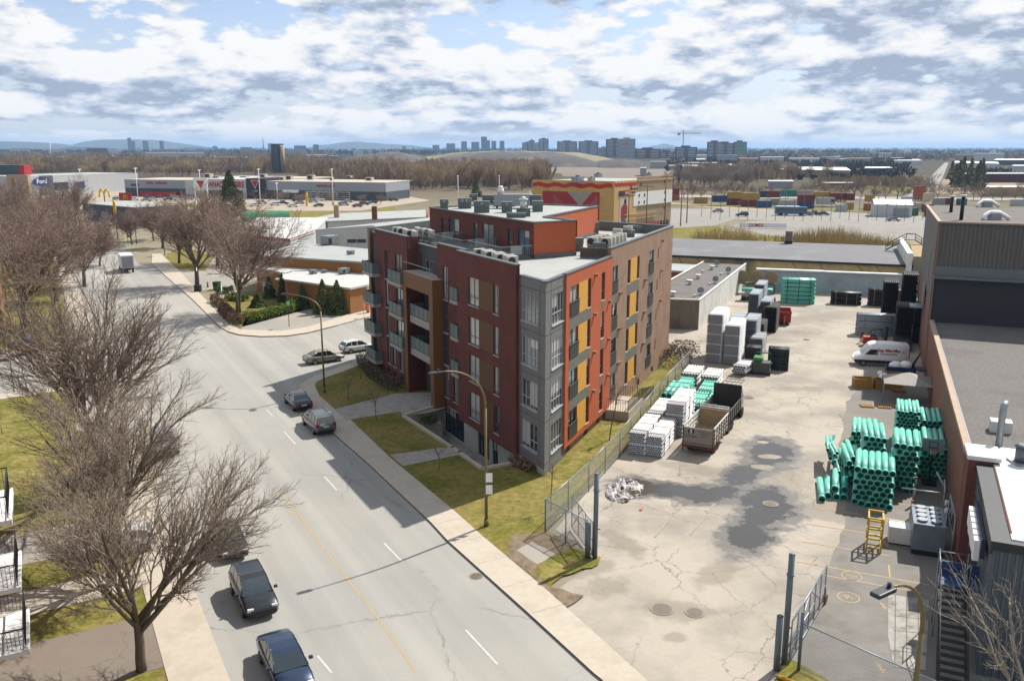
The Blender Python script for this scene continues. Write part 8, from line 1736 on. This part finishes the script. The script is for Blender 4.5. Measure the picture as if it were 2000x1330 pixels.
p = G(1745,424);o = empty('white_tent',(p.x-2,p.y,0),105,'white storage tent with grey doors among the containers','tent');m = MB();m.box(-5,8,0,9,0,4.5);m.build('walls',m_hang,o);m = MB();m.poly([(-5.2,-.2,4.5),(8.2,-.2,4.5),(8.2,4.5,6.2),(-5.2,4.5,6.2)]);m.poly([(-5.2,9.2,4.5),(8.2,9.2,4.5),(8.2,4.5,6.2),(-5.2,4.5,6.2)]);m.build('roof',m_white,o);m = MB();m.box(1.5,7,-.1,0,.2,3.3);m.build('doors',mc['grey'],o)
# straight far road, ramps
sheet('road',GP(0,(1758,390),(1765,384),(1808,355),(1845,318),(1853,318),(1842,345),(1828,375),(1820,392)),m_hw,.06);sheet('grass_bank',GP(0,(1610,357),(1700,352),(1790,352),(1800,356),(1760,380),(1640,365)),m_grassg,.05);sheet('bare_bank',GP(0,(1828,378),(1842,350),(1855,345),(1990,358),(1990,375),(1840,380)),pm('bank_brown','9c8567',.95,var=.15,scale=.1),.05);sheet('road',GP(0,(1300,381),(1830,386),(2010,388),(2010,392),(1820,391),(1300,386)),m_side,.055)
def fbx(name,label,x0,x1,y,h,depth,mw,mr=None,cat='building',wins_=0,grp=None,z0=0,extra=None,y1=None):
    a = G(x0,y);b = G(x1,y if y1 is None else y1);L = (b-a).length;az = math.degrees(math.atan2(b.x-a.x,b.y-a.y));o = empty(name,(a.x,a.y,z0),az,label,cat,grp);mid = (a+b)/2;d_ = dirv(az);mid = Vector((mid.x,mid.y,0)).normalized();sx = depth*(mid.dot(d_))/max(.3,mid.dot(Vector((-d_.y,d_.x,0))));m = MB();m.prism([(0,0),(L,0),(L+sx,depth),(sx,depth)],0,h);m.build('wall',mw,o);m = MB();m.prism([(-.3,-.3),(L+.3,-.3),(L+sx+.3,depth+.3),(sx-.3,depth+.3)],h,h+max(.3,h*.02));m.build('roof',mr or m_ofr,o)
    if wins_:
        fl = int(h/3.2);sp = h/fl
        for f in range(fl): q = MB();q.box(L*.03,L*.97,-.12,0,sp*f+sp*.35,sp*f+sp*.8);q.build('window_band',m_bwin,o)
        nb = max(2,int(L/7));q = MB()
        for i in range(nb+1): c = L*i/nb;q.box(c-.35,c+.35,-.22,-.13,0,h)
        q.build('mullions',mw,o)
        if wins_ > 1:
            for f in range(1,fl): q = MB();q.box(L*.08,L*.4,-1.6,-.25,sp*f,sp*f+.9);q.box(L*.6,L*.92,-1.6,-.25,sp*f,sp*f+.9);q.build('balcony',m_offw,o)
    return o
fbx('warehouse','very long white roofed warehouse left of the straight road',1514,1660,345,6,110,m_tan,m_white,y1=348);fbx('warehouse','glass fronted annex at the right end of the long white warehouse',1688,1738,342,6,50,m_bwin,m_white);fbx('warehouse','dark end block of the long white warehouse',1729,1741,343,6.5,20,m_ctd,m_ofr)
fbx('warehouse','white warehouse with dark end on the right horizon',1860,1950,331,7.5,80,m_hang,m_white,y1=334);fbx('warehouse','long pale roofed hall behind at the far right',1940,2060,323,7,120,m_bwin,m_white);fbx('building','long dark red building with dark windows at the far right',1882,2020,357,6,35,pm('far_maroon','5e2c30',.8,var=.1),m_memb,wins_=0);fbx('building','brown low building with teal roof edge at the right',1924,2010,384,4.5,20,m_tan,m_ofr);fbx('shed','pale blue grey shed left of the highway trees',1500,1548,368,4,20,m_ctg,m_ofr);fbx('house','low house with a wide roof before the grass bank',1605,1665,369,3.2,15,m_rbrick,m_memb)
k = 0
rn = random.Random(15);nmz = ['white','grey','tan','pale']
for i,(x0,x1,y,h) in enumerate(((1320,1362,345,9),(1400,1440,318,12),(1442,1480,322,9),(1485,1530,320,10),(1540,1600,320,8),(1605,1640,317,9),(1650,1700,320,8),(1715,1740,312,13),(1745,1800,322,6),(1270,1300,330,8),(1340,1400,333,8),(1360,1380,318,12),(285,400,318,16),(428,462,324,12),(170,210,305,22),(214,240,306,16),(600,640,317,12),(540,600,303,18),(300,345,303,18),(100,130,303,20),(20,60,302,22),(360,400,305,16),(470,500,303,20),(690,710,305,15),(1900,1960,316,14),(1250,1262,345,7),(1865,1900,316,12),(1975,2010,345,9))):
    fbx('hall','distant low %s roofed hall, between %s and %s of the width of the view' % (nmz[i % 4],['one tenth','two tenths','three tenths','four tenths','five tenths','six tenths','seven tenths','eight tenths','nine tenths','all','all'][min(10,int(x0/200))],['one tenth','two tenths','three tenths','four tenths','five tenths','six tenths','seven tenths','eight tenths','nine tenths','all','all'][min(10,int(x0/200)+1)]) if 0 else 'distant low hall with %s walls, %s' % (nmz[i % 4],['right of the storage building','beyond the highway billboard','left of the long white warehouse','behind the long warehouse, left part','behind the long warehouse, middle','behind the long warehouse, right part','behind the annex','with a tall white box behind the annex','near the straight road','just above the storage building','behind the billboard','under the tower crane','long one behind the brown wood at the left','tank like one beside the spruce','dark red one at the left horizon','next to the dark red one at the horizon','beside the dark quarry heap','behind the silo','left horizon beyond the long hall','far left horizon','farthest left horizon','between towers and spruce','left of the silo','right of the slab block','right horizon behind the dark red building','small one by the storage roof','right horizon by the conifers','cut by the right edge'][i]),x0,x1,y,h,30,[m_hang,m_ctg,m_tan,m_hang][i % 4] if i not in (14,) else m_rbrick,[m_white,m_memb,m_ofr,m_white][i % 4],cat='hall',grp='distant halls')
for i in range(34):
    y = rn.uniform(306,334);x = rn.choice((rn.uniform(1300,1790),rn.uniform(60,640)));w_ = rn.uniform(12,60);y = min(y,314) if x < 700 else y;fbx('hall','%s scattered low industrial hall in the far plain' % nth(i+1),x,min(x+w_,1795),y,rn.uniform(4,8),rn.uniform(30,80),rn.choice((m_hang,m_ctg,m_tan,m_ctd,m_rbrick)),rn.choice((m_white,m_white,m_ofr,m_memb)),cat='hall',grp='scattered industrial halls')
for i in range(40):
    x = rn.uniform(1440,1900);y = rn.uniform(305,312);fbx('house','%s small distant suburban house before the right horizon' % nth(i+1),x,x+rn.uniform(5,10),y,rn.uniform(7,10),12,rn.choice((m_tan,m_rbrick,m_hang)),m_copg,cat='house',grp='suburban houses at the right horizon')
# billboard
p = G(1325,362);o = empty('billboard',(p.x,p.y,0),0,'dark billboard on a thick post right of the storage building','billboard');m = MB();m.tube((0,0,0),(0,0,10),1.2,k=8);m.build('post',m_ctd,o);m = MB();m.box(-7,7,-.8,.8,9,13.5);m.build('panel',m_blue,o)
# towers
m_tw1 = pm('tower_glass_blue','3f6f92',.3,.2,var=.1,scale=.05);m_tw2 = pm('tower_dark','39424d',.5,var=.1,scale=.05);m_tw3 = pm('tower_white','c9c9c6',.6,var=.06,scale=.05);m_tw4 = pm('tower_brick','6e2b2f',.7,var=.1,scale=.05);m_twg = pm('tower_green_net','2fae62',.7)
def tower(x0,x1,yb,yt,mt,label,w=1,top=None,rf=None):
    a = G(x0,yb);h = 0; 
    lo,hi = 0,400
    for _ in range(40):
        mid = (lo+hi)/2;zz = mid-CAMH;dd = a.y*math.cos(PITCH)-zz*math.sin(PITCH);u = a.y*math.sin(PITCH)+zz*math.cos(PITCH);yy = 665-FPX*u/dd
        if yy > yt: lo = mid
        else: hi = mid
    o = fbx('tower_block',label,x0,x1,yb,mid,min((G(x1,yb)-a).length,40),mt,rf or mt,cat='tower',wins_=w,grp='towers on the horizon')
    if top: L = (G(x1,yb)-a).length;m = MB();m.box(L*.3,L*.7,4,14,mid,mid+4);m.build('machine_room',mt,o)
    return o
for a in ((251,258,297,270,m_tw1,'tall blue glass tower left of the mesa hill, left half'),(257,265,297,276,m_tw1,'lower half joined to the tall blue glass tower'),(280,291,297,276,m_tw1,'second blue glass tower in front of the mesa hill'),(313,321,297,276,m_tw1,'third blue glass tower in front of the mesa hill'),(416,425,296,286,m_tw2,'small dark block between mesa and silo'),(575,598,298,285,m_tw2,'wide grey slab block right of the silo'),(612,623,298,283,m_tw2,'dark square block right of the slab block'),(524,533,296,281,m_tw1,'blue block left of the silo'),(470,492,296,288,m_tw2,'low dark blocks below the antenna'),
 (872,889,297,281,m_tw1,'first block of the blue cluster'),(901,912,297,277,m_tw2,'second block of the blue cluster'),(921,936,297,278,m_tw2,'third block of the blue cluster'),(940,951,298,268,m_tw1,'tallest light blue tower of the cluster'),(951,957,298,275,m_tw1,'narrow blue tower beside the tallest one'),(960,969,298,276,m_tw1,'blue tower right of the tallest one'),(976,985,298,276,m_tw1,'last blue tower of the cluster'),(786,792,296,286,m_tw2,'tiny block left of the blue cluster'),(845,858,297,284,m_tw2,'low block left of the blue cluster')): tower(*a,w=1)
for a in ((1020,1040,300,279,m_tw2,'stepped pair on the quarry hill, left wing'),(1033,1044,301,275,m_tw2,'stepped pair on the quarry hill, tall left part'),(1041,1058,299,280,m_tw3,'stepped pair on the quarry hill, pale middle'),(1052,1071,301,272,m_tw2,'stepped pair on the quarry hill, tall right part'),(1088,1127,302,277,m_tw2,'wide white banded block on the hill'),(1130,1168,303,277,m_tw2,'second wide white banded block'),(1169,1190,306,289,m_tw3,'low white block before the tall slab'),(1183,1216,307,273,m_tw2,'dark stepped glass slab'),(1208,1240,308,272,m_tw3,'tall white ribbed slab beside the dark one'),(1240,1290,310,292,m_tw4,'long dark red row'),(1288,1316,309,297,m_tw4,'lower dark red row'),(1318,1361,309,288,m_tw2,'grey block under construction by the crane'),(1380,1410,308,278,m_tw4,'left dark red block of the pair at the right'),(1400,1432,308,280,m_tw2,'middle dark part of the pair at the right'),(1432,1457,308,278,m_tw2,'right block with the green cladding')): tower(*a,w=2,top=True)
a = G(1441,308);o = empty('green_netting',(a.x,a.y-3,8),90,'bright green cladding on the right hand block','cladding');m = MB();m.box(0,14,0,1,0,27);m.build('sheet',m_twg,o);m = MB();m.box(-.5,14.5,.2,.9,27,28);m.build('top_rail',m_twg,o)
p = G(1333,308);o = empty('tower_crane',(p.x,p.y,0),90,'thin tower crane over the unfinished grey block','crane');m = MB();m.box(-.9,.9,-.9,.9,0,66);m.build('mast',m_tan,o);m = MB();m.box(-14,44,-.6,.6,58,59.6);m.tube((0,0,66),(35,0,60),.3,k=4);m.tube((0,0,66),(-13,0,60),.3,k=4);m.build('jib',m_tan,o);m = MB();m.box(-14,-9,-1.5,1.5,54,58);m.build('counterweight',m_copg,o)
p = G(545,338);o = empty('silo_tower',(p.x,p.y,0),90,'dark steel batching tower with a round concrete silo','silo');m = MB();m.box(-5.5,1.5,-4,4,0,27);m.build('frame_tower',m_ctd,o);m = MB();m.tube((4.0,0,0),(4.0,0,26.5),2.4,k=16);m.build('silo',m_tan,o);m = MB();m.box(-6,6,-1,1,27,28.3);m.build('conveyor',m_ctd,o);m = MB();m.box(-2,1,-4.1,-4,20,25);m.build('sign',m_tw1,o)
p = G(515,296);o = empty('antenna_mast',(p.x,p.y,0),90,'slender grey antenna mast on the left horizon','mast');m = MB();m.tube((0,0,0),(0,0,88),4,1.5,8);m.build('mast',m_tw2,o);m = MB();m.tube((0,0,60),(0,0,63),6,k=8);m.build('platform',m_tw2,o)
p = G(100,308);o = empty('white_spire',(p.x,p.y,0),90,'leaning white spire on the left horizon','spire');m = MB();m.path([(-3,0,0),(-1,0,20),(2,0,38)],2.6,8,0,.5);m.build('spire',m_white,o);m = MB();m.box(-6,2,-4,4,0,4);m.build('base',m_tan,o)
# utility poles in front of the storage building and along the highway
for i,(x,y,h,lb) in enumerate(((1226,480,13.5,'wooden pole with crossarm before the poster of the storage building'),(1261,474,15.5,'wooden pole before the white panel of the storage building'),(1297,462,17.5,'tall wooden pole at the right corner of the storage building'),(1329,442,15,'tall dark pole right of the storage building'),(1341,436,15,'second tall dark pole right of the storage building'),(1202,490,5.5,'low crossarm pole left of the poster'))):
    p = G(x,y);o = empty('utility_pole',(p.x,p.y,0),100,lb,'utility pole','utility poles by the storage building');m = MB();m.tube((0,0,0),(0,0,h),.2,.14,7);m.build('pole',m_pole,o);m = MB();m.box(-1.6,1.6,-.08,.08,h-.7,h-.5);m.build('crossarm',m_pole,o)
for i in range(26):
    x = 1370+i*18;y = 424+(i % 3)*3+(x-1370)*.012;p = G(x,y);o = empty('highway_lamp',(p.x,p.y,0),100,'%s thin grey light pole from the left along the highway' % nth(i+1),'lamp','highway light poles');m = MB();m.tube((0,0,0),(0,0,6+i % 2*2.5),.09,k=5);m.build('pole',m_copg,o);m = MB();m.box(-.6,.6,-.1,.1,6+i % 2*2.5,6.15+i % 2*2.5);m.build('arm',m_copg,o)
o = empty('banner_fence',(*G(1445,446)[:2],0),100,'long white banner with red lettering across the empty lot','banner');m = MB();m.box(0,14,-.05,.05,.3,1.7);m.build('banner',m_white,o);m = MB();m.tube((0,0,0),(0,0,1.8),.06,k=5);m.tube((14,0,0),(14,0,1.8),.06,k=5);m.build('posts',m_dark,o);text('DUMEX',1.3,m_red,o,Matrix(((1,0,0,5),(0,0,-1,-.08),(0,1,0,1.0),(0,0,0,1))),bold=.03)
# ------------------------------------------------------------------ hills
from mathutils import noise as mn
def ridge(name,prof,D,depth,mat,seed=0,label=None,rough=.08):
    """prof: list of (px, height px above the horizon line) at distance D; a solid ridge with front and back slopes"""
    mb = MB();X = []; 
    xs = [prof[0][0]+(prof[-1][0]-prof[0][0])*i/90 for i in range(91)]
    def hh(x):
        for (a,ha),(b,hb) in zip(prof,prof[1:]):
            if a <= x <= b: t = (x-a)/(b-a);t = t*t*(3-2*t);return ha+(hb-ha)*t
        return 0
    rows = []
    for r in range(9):
        t = r/8;row = []
        for x in xs:
            X_ = (x-1000)/1721*D*1.0;H_ = hh(x)/1721*D+CAMH;f = math.sin(math.pi*min(1,t*1.0))**.8;n = 1+rough*mn.fractal(Vector((X_/D*14,t*3,seed)),1,2,4)
            row.append((X_,D+depth*(t-.5),max(-2,(H_*n)*f-1 if 0 < t < 1 else -2)))
        rows.append(mb._a(row))
    for a,b in zip(rows,rows[1:]):
        for i in range(90): mb.face((a+i,a+i+1,b+i+1,b+i),0,True)
    o = mb.build(name,mat);tag(o,label,kind='structure');return o
m_hill = pm('hill_forest','2f3f3c',.95,var=.2,scale=.002);m_mound = pm('quarry_heap','4f4a47',.95,var=.22,scale=.05,col2='6b625a',c2=(.5,.62),c2scale=.015);m_moundg = pm('hill_grass','8f8560',.95,var=.2,scale=.03,col2='6d7a35',c2scale=.006)
ridge('hills',[(-120,8),(0,11),(60,10),(90,8),(130,4),(170,1)],8000,1500,m_hill,1);ridge('hills',[(172,0),(186,7),(200,14),(215,15),(260,15.5),(300,14.5),(330,10),(350,7),(385,1)],9500,1700,m_hill,2,rough=.03);ridge('hills',[(610,0),(640,5),(680,10),(700,11),(720,9),(760,6),(800,4),(835,0)],9500,1700,m_hill,3,rough=.04);ridge('hills',[(1265,0),(1285,4),(1297,7),(1305,5),(1325,0)],9700,1300,m_hill,4,rough=.02)
def mound(name,px0,px1,yb,yt,depth,mat,seed,prof=None):
    a = G(px0,yb);b = G(px1,yb);cx = (a+b)/2;L = (b-a).length;D = cx.y;ht = (288-yt)/1721*(D+depth*.4)+CAMH;mb = MB();NX,NY = 70,26
    for j in range(NY+1):
        for i in range(NX+1):
            u = i/NX*2-1;v = j/NY*2-1;e = max(0,1-abs(u)**3.2)*max(0,1-abs(v)**3.5);n = mn.fractal(Vector((u*3+seed,v*2,seed)),1,2,6);mb.v.append((cx.x+u*L*.62,D+depth/2+v*depth*.6,ht*(e**.7)*(1+.16*n)-.5))
    for j in range(NY):
        for i in range(NX): k = j*(NX+1)+i;mb.face((k,k+1,k+NX+2,k+NX+1),0,True)
    tag(mb.build(name,mat),kind='structure')
mound('quarry_hill',650,800,331,300,260,m_mound,2.2);mound('quarry_hill',850,1150,326,297,360,m_mound,5.1);mound('grass_hill',830,1180,318,296,480,m_moundg,7.7);mound('quarry_hill',1180,1280,328,312,160,m_mound,9.9)
sheet('quarry_floor',wobble(GP(0,(640,336),(860,334),(1070,330),(1100,345),(1300,350),(1420,345),(1360,330),(1200,325)),6,60,3),pm('quarry_sand','85796a',.95,var=.12,scale=.02,col2='7c7062',c2scale=.01),.08)
# ------------------------------------------------------------------ air
m = bpy.data.materials.new('haze_air');m.use_nodes = True;nt = m.node_tree;nt.nodes.clear();ou = nt.nodes.new('ShaderNodeOutputMaterial');v = nt.nodes.new('ShaderNodeVolumePrincipled');v.inputs['Color'].default_value = (.46,.68,1,1);v.inputs['Density'].default_value = HAZE_D if 'HAZE_D' in globals() else 8e-5;v.inputs['Anisotropy'].default_value = .1;nt.links.new(v.outputs[0],ou.inputs['Volume'])
hz = MB();hz.box(-42500,42500,-450,42500,-4,128);o = hz.build('haze',m);tag(o,'pale blue haze over the whole plain','haze',kind='stuff')
